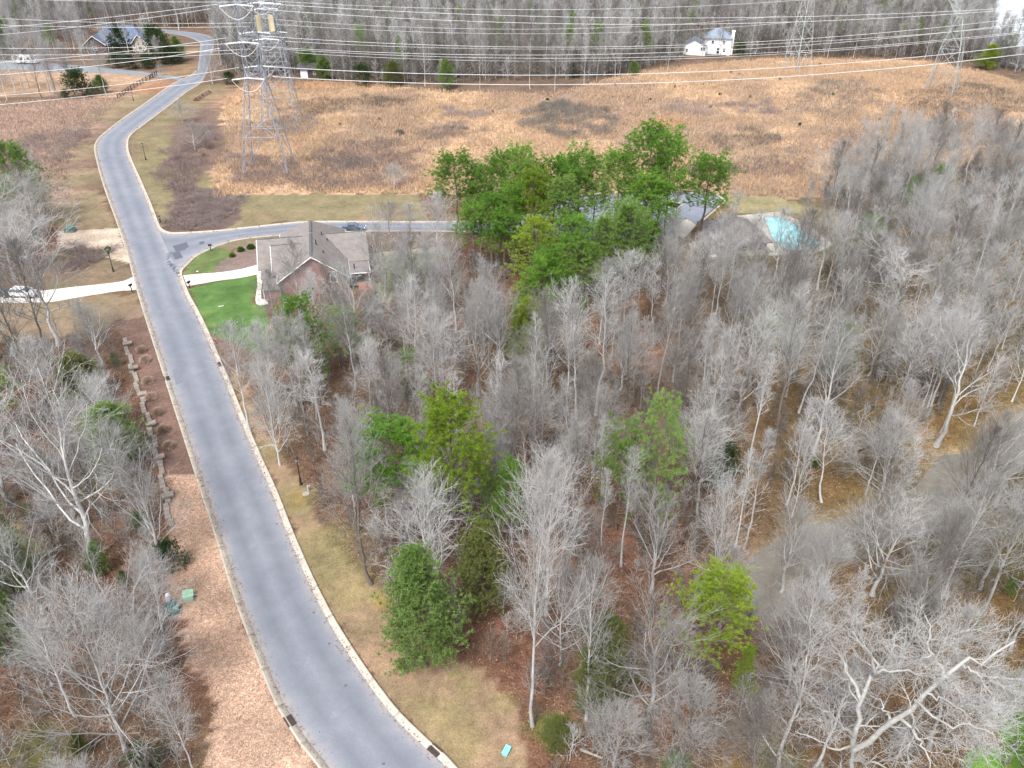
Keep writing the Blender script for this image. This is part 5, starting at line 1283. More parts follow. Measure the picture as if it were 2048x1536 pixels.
def blades(C, Dn, nb, L, wd, g, spread=1.0):
    """needle or leaf blades round centres C pointing near Dn"""
    K = len(C); c = np.repeat(C, nb, 0); d = np.repeat(Dn, nb, 0) + g.normal(0, spread, (K * nb, 3)); d /= np.linalg.norm(d, axis=1, keepdims=True)
    s = np.cross(d, g.normal(0, 1, d.shape)); s /= np.linalg.norm(s, axis=1, keepdims=True)
    L_ = L * g.uniform(.6, 1.25, (K * nb, 1)); w = wd * g.uniform(.7, 1.3, (K * nb, 1)); st = c + d * L_ * .08
    V = np.stack([st - s * w * .5, st + s * w * .5, c + d * L_], 1).reshape(-1, 3)
    return V, np.arange(len(V)).reshape(-1, 3)

def pine(seed, kind):
    g = np.random.default_rng(seed)
    c = dict(pine=dict(h=20, r=.22, n1=72, t1=(.46, .99), l1=lambda t, p: .9 + 3.3 * np.clip((1.035 - t) / .58, 0, 1) ** .42, a1=(84, 40), n2=7, cl=4, nb=28, L=.34, w=.04, up=.06),
             full=dict(h=16, r=.2, n1=72, t1=(.22, .99), l1=lambda t, p: .7 + 4.0 * np.clip(1.06 - t, 0, 1) ** .55, a1=(85, 42), n2=7, cl=4, nb=28, L=.34, w=.04, up=.05),
             soft=dict(h=17, r=.16, n1=56, t1=(.34, .99), l1=lambda t, p: .8 + 3.2 * np.clip(1.08 - t, 0, 1) ** .6, a1=(80, 45), n2=7, cl=3, nb=24, L=.34, w=.034, up=.05),
             cedar=dict(h=11, r=.2, n1=130, t1=(.05, .99), l1=lambda t, p: .35 + 2.6 * np.sin(np.clip(1.05 - t, 0, 1) * 2.15), a1=(80, 28), n2=8, cl=4, nb=16, L=.30, w=.045, up=.10),
             holly=dict(h=6, r=.12, n1=60, t1=(.04, .97), l1=lambda t, p: .5 + 2.2 * np.sin(np.clip(1.1 - t, 0, 1) * 2.2), a1=(80, 20), n2=6, cl=4, nb=7, L=.26, w=.16, up=.08))[kind]
    n0 = 10; z = np.linspace(0, 1, n0); P0 = np.zeros((1, n0, 3)); P0[0, :, 2] = z * c['h']; P0[0, 1:, 0] = np.cumsum(g.normal(0, .14, n0 - 1)); P0[0, 1:, 1] = np.cumsum(g.normal(0, .14, n0 - 1))
    R0 = (c['r'] * (1 - z * .88) * (1 + .4 * np.exp(-z * 30)))[None]
    P1, R1 = grow(P0, R0, c['n1'], c['t1'], c['a1'], c['l1'], 5, .10, c['up'], .34, g, .02)
    if kind in ('pine', 'full', 'soft'):     # leave gaps between layers
        keep = g.random(len(P1)) > .16; P1 = P1[keep]; R1 = R1[keep]
    P2, R2 = grow(P1, R1, c['n2'], (.35, 1), (46, 36), lambda t, p: p * .36 + .25, 3, .12, .10, .5, g, .012)
    # clump centres along the outer half of the sub-branches
    B = len(P2); t = g.uniform(.15, 1, (B, c['cl'])); t[:, 0] = 1.0; f = t * 2; i = np.minimum(f.astype(int), 1); fr = (f - i)[..., None]
    C = P2[np.arange(B)[:, None], i] * (1 - fr) + P2[np.arange(B)[:, None], i + 1] * fr; D = P2[:, 2] - P2[:, 1]; D /= np.linalg.norm(D, axis=1, keepdims=True) + 1e-9
    D = np.repeat(D[:, None], c['cl'], 1).reshape(-1, 3) + np.array([0, 0, .5]); C = C.reshape(-1, 3) + g.normal(0, .12, (B * c['cl'], 3))
    keep = C[:, 2] > .25; C, D = C[keep], D[keep]
    fv, ff = blades(C, D, c['nb'], c['L'], c['w'], g, 1.05)
    T0 = tubes(P0, R0, 8); T1 = tubes(P1, R1, 4); T2 = tubes(P2, R2, 3)
    tv = np.concatenate([T0[0], T1[0], T2[0]]); tf = np.concatenate([T0[1], T1[1] + len(T0[0]), T2[1] + len(T0[0]) + len(T1[0])])
    return tv, tf, fv, ff, max(fv[:, 2].max(), c['h']), np.percentile(np.hypot(fv[:, 0], fv[:, 1]), 95)
def make_pine(key, kind, seed, leaf, barkm='pine_bark'):
    k0 = (kind, seed)
    tv, tf, fv, ff, H_, Rr = pine(seed, kind)
    PROTO[key] = dict(trunk=np_mesh('trunk', tv, [tf], M[barkm]), crown=np_mesh('crown', fv, [ff], M[leaf]), H=H_, R=Rr)

for i in range(5): make_proto(('tall', i), 'tall', 100 + i, 'bark' if i not in (1, 3) else 'bark_dark', 'twig' if i not in (3,) else 'twig_dark')
for i in range(3): make_proto(('spread', i), 'spread', 200 + i, 'bark', 'twig')
for i in range(3): make_proto(('syc', i), 'syc', 300 + i, 'bark_white', 'twig_white')
for i in range(2): make_proto(('twiggy', i), 'twiggy', 400 + i, 'bark', 'twig' if i == 0 else 'twig')
for i in range(3): make_proto(('slim', i), 'slim', 500 + i, 'bark', 'twig' if i else 'twig_white')
for i in range(3): make_proto(('far', i), 'far', 600 + i, 'bark' if i else 'bark_dark', 'twig' if i else 'twig_dark')
for i in range(3): make_proto(('sapling', i), 'sapling', 700 + i, 'brush' if i else 'twig', 'brush' if i else 'twig')
for i in range(4): make_pine(('pine', i), 'pine', 800 + i, 'pine' if i % 2 == 0 else 'pine')
make_pine(('lime', 0), 'pine', 811, 'pine_lime'); make_pine(('lime', 1), 'full', 812, 'pine_lime')
make_pine(('full', 0), 'full', 820, 'pine'); make_pine(('full', 1), 'full', 821, 'pine_soft')
for i in range(2): make_pine(('soft', i), 'soft', 830 + i, 'pine_soft')
for i in range(2): make_pine(('cedar', i), 'cedar', 840 + i, 'cedar')
make_pine(('olive', 0), 'cedar', 845, 'olive'); make_pine(('limecedar', 0), 'cedar', 846, 'pine_lime')
for i in range(2): make_pine(('holly', i), 'holly', 850 + i, 'holly')

def plant(key, loc, h, rad=None, name='bare_tree', label='', cat='tree', group=None, rz=None, lean=(0, 0)):
    pr = PROTO[key]; r = empty(name, loc, random.uniform(0, 6.28) if rz is None else rz)
    sz = h / pr['H']; sx = sz if rad is None else rad / pr['R']; sx = min(max(sx, sz * .55), sz * 1.7)
    r.scale = (sx, sx, sz); r.rotation_euler = (lean[0], lean[1], r.rotation_euler[2])
    tag(r, label, cat, group)
    obj('trunk', pr['trunk'], r); obj('crown', pr['crown'], r); return r

PLACED = []
def tree_px(key, base, vt, wpx, label, name='bare_tree', group=None, cat='tree', rz=None, lean=(0, 0)):
    g = G(*base); zt = ztop(g[0], g[1], vt); h = zt - g[2]
    rad = wpx / F * zc(g[1], zt - h * .3) / 2
    PLACED.append((g[0], g[1], rad))
    return plant(key, tuple(g), h, rad, name, label, cat, group, rz, lean)
# ------------------------------------------------------------------ trees that can be told apart
TL = [
 (('tall', 0), (1065, 1452), 872, 175, 'tall straight pale tree at the woods edge right of the aqua lid'),
 (('spread', 0), (1292, 1455), 1150, 270, 'grey tree with limbs spreading like a star in the bottom centre'),
 (('syc', 0), (1530, 1600), 1235, 210, 'pale tree cut by the bottom edge left of the big white sycamore'),
 (('tall', 1), (742, 1168), 800, 165, 'twin stemmed bare tree in front of the left side of the dark green pine'),
 (('spread', 1), (872, 1135), 905, 200, 'forked bare tree standing right behind the broad cedar'),
 (('spread', 2), (957, 792), 556, 165, 'broad vase shaped bare tree in the middle of the wood'),
 (('tall', 2), (1136, 830), 540, 95, 'left one of the twin straight pale trees right of the lime green conifer'),
 (('slim', 0), (1152, 835), 600, 70, 'right one of the twin straight pale trees right of the lime green conifer'),
 (('slim', 0), (1192, 830), 522, 90, 'slim white topped tree just below the pine grove'),
 (('twiggy', 0), (1345, 765), 515, 140, 'dense whitish crown below the parking lot'),
 (('tall', 1), (1035, 985), 695, 150, 'tall ashy tree above and right of the lime pine crown'),
 (('tall', 2), (1092, 1230), 880, 165, 'bare tree with two pale stems between lime pine and star shaped tree'),
 (('syc', 1), (1396, 1045), 700, 175, 'thick pale grey trunk with high crown left of the dark holly'),
 (('spread', 1), (1422, 1200), 940, 165, 'white limbed tree standing above the lime pine on the right'),
 (('syc', 2), (1872, 892), 592, 190, 'white crowned sycamore leaning over the ochre clearing'),
 (('syc', 0), (1765, 722), 480, 200, 'white forked sycamore above the small creek pond'),
 (('syc', 1), (1832, 672), 455, 190, 'sycamore with a long white diagonal limb at upper right'),
 (('spread', 2), (192, 1118), 700, 340, 'huge pale forked tree on the left side of the stone wall'),
 (('spread', 0), (330, 1135), 868, 180, 'round crowned pale tree right by the stone wall end'),
 (('twiggy', 1), (252, 1500), 1130, 370, 'large feathery tree filling the lower left corner'),
 (('tall', 0), (150, 1430), 1185, 150, 'feathery tree left of the large lower left one'),
 (('spread', 1), (118, 690), 400, 215, 'big forked tree below the left driveway'),
 (('tall', 3), (98, 720), 455, 120, 'dark slim tree beside the forked one at the left driveway'),
 (('tall', 3), (60, 760), 500, 110, 'dark stemmed tree crossing the view of the white crossover'),
 (('spread', 2), (205, 730), 600, 130, 'bushy bare tree left of the top of the stone wall'),
 (('syc', 2), (716, 745), 505, 150, 'white limbed tree growing in front of the brick gable'),
 (('tall', 4), (832, 760), 540, 130, 'bare tree right of the brick house'),
 (('tall', 2), (878, 540), 375, 95, 'ashy tree at the left end of the pine grove'),
 (('tall', 4), (1172, 1440), 1085, 150, 'fine twigged tree left of the olive cedar'),
 (('spread', 0), (1303, 1185), 960, 170, 'brownish fan shaped crown below the dark trunked pine'),
 (('tall', 3), (1280, 1090), 870, 90, 'dark brown slim tree by the dark trunked pine'),
 (('slim', 1), (650, 900), 700, 80, 'thin white leaning tree left of the wood edge'),
 (('spread', 1), (780, 900), 700, 160, 'bare tree with broad crown behind the dark green pine'),
 (('tall', 1), (1545, 900), 560, 130, 'tall ashy tree left of the creek pond'),
 (('tall', 2), (1625, 905), 620, 140, 'tall grey tree right at the left bank of the small creek pond'),
 (('syc', 0), (1500, 780), 520, 110, 'pale branchy tree below the pool house'),
 (('twiggy', 0), (1760, 1000), 820, 230, 'dark twigged wide tree in the bend of the creek'),
 (('spread', 2), (1745, 1190), 985, 220, 'wide multi stem tree standing on the near creek bank'),
 (('syc', 1), (1960, 1180), 930, 180, 'white crooked tree right of the creek'),
 (('tall', 0), (2020, 1300), 900, 150, 'tall greenish stem near the right frame edge'),
 (('twiggy', 1), (1800, 1330), 1120, 230, 'soft pale crown above the big white sycamore'),
 (('tall', 3), (1835, 1290), 1010, 120, 'mossy dark leaning trunk right of the creek bend'),
 (('twiggy', 0), (30, 560), 330, 230, 'large soft grey crown at the upper left edge'),
 (('twiggy', 1), (80, 470), 330, 170, 'fine grey crown below the slanting pine at upper left'),
 (('spread', 0), (20, 1010), 720, 260, 'pale crown cut by the left frame edge'),
 (('tall', 4), (395, 1560), 1330, 120, 'brown fine tree at the bottom between road and feathery tree'),
 (('twiggy', 1), (1590, 1330), 1130, 180, 'blurred soft grey crown below the creek'),
 (('tall', 1), (1250, 870), 620, 110, 'pale tree behind the soft green pine'),
 (('twiggy', 0), (1120, 1330), 1060, 190, 'silvery dense crown left of the fan shaped one'),
 (('tall', 0), (500, 860), 640, 120, 'fine misty tree beside the bottom of the green lawn'),
 (('twiggy', 1), (560, 930), 700, 130, 'brownish misty tree between lawn and lamp post'),
 (('twiggy', 0), (366, 246), 198, 62, 'small bare round tree on the verge of the upper road bend'),
 (('twiggy', 1), (390, 300), 235, 75, 'small bare tree in the brush inside the upper bend'),
 (('twiggy', 1), (425, 168), 95, 60, 'dark bushy bare tree right of the far road'),
 (('spread', 1), (322, 152), 126, 26, 'small reddish bare tree at the mouth of the gravel drive'),
 (('twiggy', 0), (790, 378), 322, 60, 'lone silvery bare bush left of the pine grove'),
 (('tall', 3), (780, 478), 395, 60, 'thin bare tree by the side road right of the blue grey sedan'),
 (('tall', 0), (822, 480), 400, 60, 'thin bare tree on the near side of the side road'),
 (('twiggy', 1), (1630, 1230), 1040, 170, 'grey bushy tree at the end of the creek'),
 (('twiggy', 0), (1880, 1130), 985, 190, 'dark twigged tree leaning over the pale creek bend'),
 (('spread', 0), (1990, 1010), 800, 190, 'bare tree in front of the pale water at the right edge'),
 (('spread', 2), (1560, 1190), 980, 170, 'bare tree left of the brown creek end'),
 (('tall', 2), (1385, 108), 45, 40, 'bare tree in front of the low wing of the white house', ),
 (('spread', 1), (1442, 106), 42, 44, 'dark forked bare tree in front of the white house', ),
 (('tall', 0), (1405, 112), 60, 30, 'thin bare tree below the white house deck', ),
 (('tall', 4), (222, 122), 30, 46, 'tall bare tree in front of the left end of the slate blue roof', ),
 (('slim', 1), (262, 124), 25, 40, 'pale bare tree in front of the middle of the slate blue roof', ),
 (('tall', 1), (303, 122), 28, 44, 'bare tree in front of the pale gable of the slate roofed house', ),
 (('tall', 0), (1545, 575), 405, 90, 'bare tree in front of the left half of the swimming pool', ),
 (('tall', 3), (1590, 585), 400, 80, 'dark bare tree in front of the middle of the swimming pool', ),
 (('tall', 2), (1635, 580), 415, 90, 'bare tree in front of the right end of the swimming pool', ),
 (('slim', 1), (1500, 590), 420, 80, 'pale thin bare tree in front of the pool house roof', ),
 (('tall', 4), (1455, 600), 430, 90, 'bare tree in front of the left end of the pool house', ),
 (('tall', 1), (700, 660), 520, 70, 'thin bare tree before the right half of the brick gable', ),
 (('slim', 0), (765, 640), 500, 70, 'pale bare tree right of the rear porch of the brick house', ),
 (('slim', 2), (335, 1290), 1075, 90, 'thin pale twin stem by the utility boxes'),
]
for k, b, vt, w, lb in TL: tree_px(k, b, vt, w, lb)
EG = [
 (('pine', 2), (1020, 1130), 905, 80, 'small drooping green pine right below the lime centre pine', 'pine_tree'),
 (('lime', 0), (922, 1120), 768, 190, 'tall lime green pine in the centre of the wood', 'pine_tree'),
 (('pine', 1), (800, 1085), 822, 195, 'rich green pine left of the lime green one', 'pine_tree'),
 (('cedar', 0), (850, 1332), 1082, 165, 'broad green cedar standing alone at the wood edge by the near road', 'cedar_tree'),
 (('lime', 0), (1393, 1370), 1122, 175, 'bright lime pine on the right with a pale trunk', 'pine_tree'),
 (('soft', 0), (1232, 1060), 825, 125, 'soft green pine centre right, left of the dark trunked one', 'pine_tree'),
 (('soft', 1), (1290, 1110), 785, 135, 'airy green pine with a dark bare trunk', 'pine_tree'),
 (('holly', 0), (1440, 975), 868, 80, 'dark green holly behind the thick pale trunk', 'holly_tree'),
 (('full', 0), (618, 772), 583, 125, 'green pine directly in front of the brick gable', 'pine_tree'),
 (('soft', 1), (700, 740), 600, 130, 'thin olive pine right of the one before the gable', 'pine_tree'),
 (('limecedar', 0), (1050, 745), 590, 85, 'yellow green conifer left of the twin pale trees', 'conifer'),
 (('soft', 0), (825, 780), 690, 70, 'small green pine low in the wood right of the house', 'pine_tree'),
 (('lime', 1), (18, 870), 690, 120, 'lime green pine cut by the left frame edge', 'pine_tree'),
 (('olive', 0), (172, 800), 700, 110, 'olive evergreen behind the pale trees on the left', 'cedar_tree'),
 (('cedar', 1), (232, 930), 805, 120, 'green evergreen beside the stone wall on the left', 'cedar_tree'),
 (('holly', 1), (350, 1135), 1075, 60, 'round dark green evergreen on the straw by the pale trunk', 'holly_tree'),
 (('cedar', 1), (22, 1180), 1015, 120, 'green evergreen bush at the left frame edge', 'cedar_tree'),
 (('olive', 0), (1197, 1432), 1225, 120, 'tall olive cedar left of the star shaped bare tree', 'cedar_tree'),
 (('holly', 0), (285, 1560), 1508, 90, 'bright small bush at the bottom left edge', 'bush'),
 (('full', 1), (1352, 1560), 1510, 70, 'bright green bush at the bottom edge right of centre', 'bush'),
 (('olive', 0), (965, 1215), 1035, 120, 'dull olive evergreen between lime pine and cedar', 'cedar_tree'),
 (('full', 1), (60, 450), 278, 120, 'slanting green pine above the left driveway', 'pine_tree'),
 (('holly', 0), (228, 136), 100, 44, 'dark evergreen hedge tree in front of the slate blue roof, leftmost', 'holly_tree'),
 (('holly', 1), (262, 138), 104, 48, 'dark evergreen in front of the middle of the slate blue roof', 'holly_tree'),
 (('holly', 0), (296, 138), 108, 40, 'dark evergreen in front of the pale gable', 'holly_tree'),
 (('holly', 1), (345, 128), 92, 40, 'dark evergreen beside the upper road, right of the pale gable', 'holly_tree'),
 (('cedar', 1), (330, 118), 55, 34, 'tall dark conifer right of the slate blue roof', 'conifer'),
 (('cedar', 1), (358, 122), 70, 30, 'dark conifer at the corner of the upper road', 'conifer'),
 (('holly', 1), (165, 192), 130, 60, 'dull evergreen clump in the row of trees at upper left', 'holly_tree'),
 (('holly', 0), (130, 197), 176, 70, 'low dark shrubbery at the foot of the tree row', 'bush'),
 (('cedar', 0), (205, 187), 148, 38, 'bright green young pine at the left row of trees', 'pine_tree'),
 (('olive', 0), (785, 172), 120, 42, 'olive cedar at the far meadow edge, left of two', 'cedar_tree'),
 (('cedar', 1), (893, 178), 115, 34, 'dark slim cedar at the far meadow edge', 'cedar_tree'),
 (('holly', 1), (728, 172), 122, 40, 'dusky round tree at the far meadow edge right of the shed', 'holly_tree'),
 (('cedar', 0), (620, 150), 92, 60, 'dark spruce group tree directly behind the shed', 'conifer'),
 (('cedar', 1), (650, 158), 110, 40, 'dark green conifer right behind the shed window', 'conifer'),
 (('cedar', 1), (1269, 150), 122, 24, 'small cedar in front of the white rail fence', 'cedar_tree'),
 (('holly', 1), (1145, 155), 122, 30, 'dull green tree at the far edge left of the white fence', 'holly_tree'),
 (('limecedar', 0), (1968, 138), 84, 42, 'bright green tree right of the flat headed tower', 'conifer'),
 (('soft', 0), (1275, 70), -5, 45, 'green pine rising above the far wood left of the white house', 'pine_tree'),
 (('soft', 1), (920, 90), 32, 38, 'faint green pine in the far wood above the meadow', 'pine_tree'),
 (('full', 0), (1564, 50), 8, 18, 'tiny bright green pine left of the slim tower', 'pine_tree'),
 (('holly', 0), (1480, 112), 80, 60, 'dark evergreen right below the white house', 'holly_tree'),
 (('holly', 1), (462, 168), 140, 40, 'round dark evergreen at the left foot of the towers', 'holly_tree'),
 (('full', 0), (1720, 520), 425, 70, 'green pine right of the swimming pool', 'pine_tree'),
 (('pine', 0), (1862, 430), 325, 55, 'dark green pine at upper right, right of two', 'pine_tree'),
 (('pine', 1), (1812, 450), 350, 45, 'dark green pine at upper right, left of two', 'pine_tree'),
 (('soft', 1), (1530, 720), 618, 75, 'soft green pine below the pool house', 'pine_tree'),
 (('full', 1), (1668, 790), 640, 60, 'narrow green pine above the small creek pond', 'pine_tree'),
 (('soft', 0), (1560, 740), 640, 60, 'pale green pine hidden in twigs below the pool', 'pine_tree'),
 (('cedar', 1), (40, 1330), 1150, 70, 'green cedar in the twigs on the lower left edge', 'cedar_tree'),
 (('lime', 1), (1475, 1420), 1290, 60, 'small lime pine low at the right of the big lime pine', 'pine_tree'),
 (('olive', 0), (1110, 1490), 1430, 60, 'small olive bush at the foot of the tall straight pale tree', 'bush'),
 (('soft', 0), (985, 1100), 930, 70, 'drooping green pine below the lime crown', 'pine_tree'),
 (('olive', 0), (1300, 500), 440, 60, 'olive tree at the foot of the leaning grove trunks', 'cedar_tree'),
]
for k, b, vt, w, lb, nm in EG: tree_px(k, b, vt, w, lb, nm, cat={'pine_tree': 'pine tree', 'cedar_tree': 'cedar tree', 'holly_tree': 'holly tree', 'bush': 'bush', 'conifer': 'conifer'}[nm])
# the pine grove by the parking lot
GROVE = [(915, 500, 292, 105, 'pine', 'leftmost pine of the grove with a full round crown'), (962, 500, 318, 60, 'pine', 'narrow dark pine second from the left in the grove'), (1000, 505, 290, 70, 'pine', 'third pine from the left of the grove'),
 (1040, 510, 278, 75, 'pine', 'pine of the grove directly over the yellow green ones'), (1070, 540, 330, 80, 'lime', 'yellow green pine inside the left half of the grove'), (1098, 515, 300, 75, 'pine', 'mid grove pine left of the tallest centre pair'),
 (1155, 520, 280, 95, 'pine', 'broad pine in the middle of the grove'), (1185, 530, 320, 90, 'soft', 'soft blue green pine in the front middle of the grove'), (1225, 500, 285, 80, 'pine', 'pine in the grove left of the highest crowns'),
 (1278, 510, 228, 110, 'pine', 'highest pine crown of the grove'), (1325, 500, 242, 80, 'pine', 'airy pine right of the highest grove crown'), (1392, 495, 298, 105, 'pine', 'rightmost pine of the grove, in front of the parking lot'),
 (1275, 530, 330, 95, 'full', 'dense green pine below the highest crown'), (1120, 545, 345, 90, 'full', 'dense green pine in the front of the grove'), (1030, 540, 350, 80, 'full', 'full green pine low in the left half of the grove'),
 (1062, 590, 425, 95, 'lime', 'bright green rounded crown at the lower left of the grove'), (1075, 650, 500, 85, 'full', 'round green pine hanging below the grove'), (1165, 610, 475, 100, 'soft', 'yellow tinged soft pine at the lower edge of the grove'),
 (1010, 560, 410, 70, 'pine', 'shaded pine at the left bottom of the grove'), (1235, 560, 385, 85, 'soft', 'deep green pine at the right bottom of the grove'), (1130, 480, 300, 70, 'pine', 'background pine in the grove centre'),
 (1205, 585, 425, 80, 'full', 'darker pine at the bottom right of the grove'), (950, 545, 395, 70, 'pine', 'low pine under the leftmost crown'), (1310, 530, 350, 70, 'pine', 'pine with long bare leaning trunk in front of the parking')]
for i, (u, v, vt, w, k, lb) in enumerate(GROVE):
    key = (k, i % (4 if k == 'pine' else 2)); tree_px(key, (u, v), vt, w * 1.3, lb, 'pine_tree', cat='pine tree', group='pines of the grove by the parking lot')

for u, v, vt, w, k, lb in [(1140, 600, 420, 110, 'full', 'broad green pine in the lower front of the grove'), (1250, 590, 400, 110, 'full', 'broad green pine at the lower right front of the grove'), (1100, 640, 480, 90, 'full', 'green pine between the two rounded lower crowns of the grove'), (985, 540, 380, 90, 'pine', 'mid height pine in the left front of the grove')]:
    tree_px((k, 0 if u != 1250 else 1), (u, v), vt, w * 1.2, lb, 'pine_tree', cat='pine tree', group='pines of the grove by the parking lot')
# ---- the big white sycamore at lower right, limbs drawn one by one
def limb_tree():
    base = G(1712, 1640); D0 = base[1]
    def at(u, v, dy): # point on the vertical plane through the trunk, moved dy away
        Y = base[1] + dy; z = ztop(0, Y, v); return np.array(((u - 1024) / F * zc(Y, z), Y, z)) - base
    limbs = [([(1712, 1640, 0), (1708, 1560, 0), (1706, 1500, 0)], .34), 
      ([(1706, 1500, 0), (1716, 1440, .3), (1722, 1400, .5), (1742, 1360, .8), (1745, 1320, 1.2), (1722, 1290, 1.8), (1705, 1262, 2.4)], .21), 
      ([(1706, 1500, 0), (1760, 1465, -.3), (1810, 1430, -.6), (1850, 1390, -.6), (1885, 1355, -.3), (1925, 1325, 0), (1940, 1318, .2), (1975, 1320, .4), (2000, 1300, .8), (2030, 1282, 1.2)], .22),
      ([(1722, 1400, .5), (1700, 1350, 1.5), (1680, 1310, 2.2), (1660, 1280, 2.6)], .15), ([(1708, 1475, 0), (1690, 1455, -.8), (1660, 1430, -1.6), (1642, 1422, -2)], .12), ([(1745, 1350, .8), (1742, 1310, 0), (1710, 1280, -.5), (1690, 1250, -.8)], .13),
      ([(1745, 1345, .9), (1790, 1340, .2), (1830, 1345, 0), (1870, 1355, .2)], .10), ([(1760, 1340, 1), (1780, 1320, 2), (1787, 1285, 3)], .08), ([(1885, 1355, -.3), (1880, 1330, .6), (1860, 1290, 1.5), (1862, 1260, 2.2), (1850, 1230, 3)], .13),
      ([(1880, 1335, .6), (1872, 1310, .2), (1845, 1320, -.4), (1855, 1345, -.8)], .06), ([(1800, 1437, -.6), (1832, 1470, -2), (1850, 1500, -3), (1860, 1535, -3.6)], .13), ([(1850, 1385, -.6), (1900, 1405, -1.6), (1930, 1430, -2.4), (1945, 1455, -3)], .09),
      ([(1780, 1440, -.5), (1770, 1420, .5), (1765, 1400, 1.2), (1740, 1390, 1.8)], .1), ([(1925, 1328, 0), (1950, 1345, -.8), (1970, 1375, -1.6), (1980, 1400, -2)], .08), ([(1708, 1520, 0), (1750, 1525, -1.5), (1790, 1540, -2.5)], .12),
      ([(1706, 1490, 0), (1670, 1500, .5), (1630, 1480, 1), (1590, 1462, 1.5)], .10), ([(1830, 1400, -.6), (1860, 1430, -2), (1900, 1450, -3), (1935, 1450, -3.5), (1990, 1470, -4)], .10), ([(1822, 1425, -.6), (1828, 1455, -1.2), (1835, 1470, -1.5)], .09)]
    g = np.random.default_rng(77); tv, tf, b = [], [], 0; P1, R1 = [], []
    for pts, r in limbs:
        P = catmull(np.array([at(*p) for p in pts]), 4); P[1:-1] += g.normal(0, .11, P[1:-1].shape); P = resample(P, 1)[:0] if False else P
        d = np.r_[0, np.cumsum(np.linalg.norm(np.diff(P, axis=0), axis=1))]; s = np.linspace(0, d[-1], 12); P = np.stack([np.interp(s, d, P[:, k]) for k in range(3)], 1)
        end = .30 if r < .4 else .8; R = r * np.linspace(1, end, 12); V, q = tubes(P[None], R[None], 8); tv.append(V); tf.append(q + b); b += len(V)
        if r < .4: P1.append(P); R1.append(R)
    P1, R1 = np.array(P1), np.array(R1)
    P2, R2 = grow(P1, R1, 7, (.2, 1), (60, 35), lambda t, p: 2.1 + 0 * t, 6, .22, .05, .42, g, .018)
    P3, R3 = grow(P2, R2, 8, (.15, 1), (50, 32), lambda t, p: p * .5 + .1, 4, .16, .03, .5, g, .011)
    P4, R4 = grow(P3, R3, 5, (.2, 1), (45, 30), lambda t, p: p * .5 + .1, 2, .1, .02, .6, g, .008)
    a = tubes(P2, R2, 4); tv.append(a[0]); tf.append(a[1] + b)
    c3, c4 = tubes(P3, R3, 3), tubes(P4, R4, 3)
    r = empty('bare_tree', tuple(base)); tag(r, 'big white sycamore with crooked forking limbs in the lower right corner', 'tree')
    obj('trunk', np_mesh('trunk', np.concatenate(tv), [np.concatenate(tf)], M['bark_limb'], smooth=True), r)
    obj('crown', np_mesh('crown', np.concatenate([c3[0], c4[0]]), [np.concatenate([c3[1], c4[1] + len(c3[0])])], M['twig_white']), r)
    PLACED.append((base[0], base[1], 3))
limb_tree()

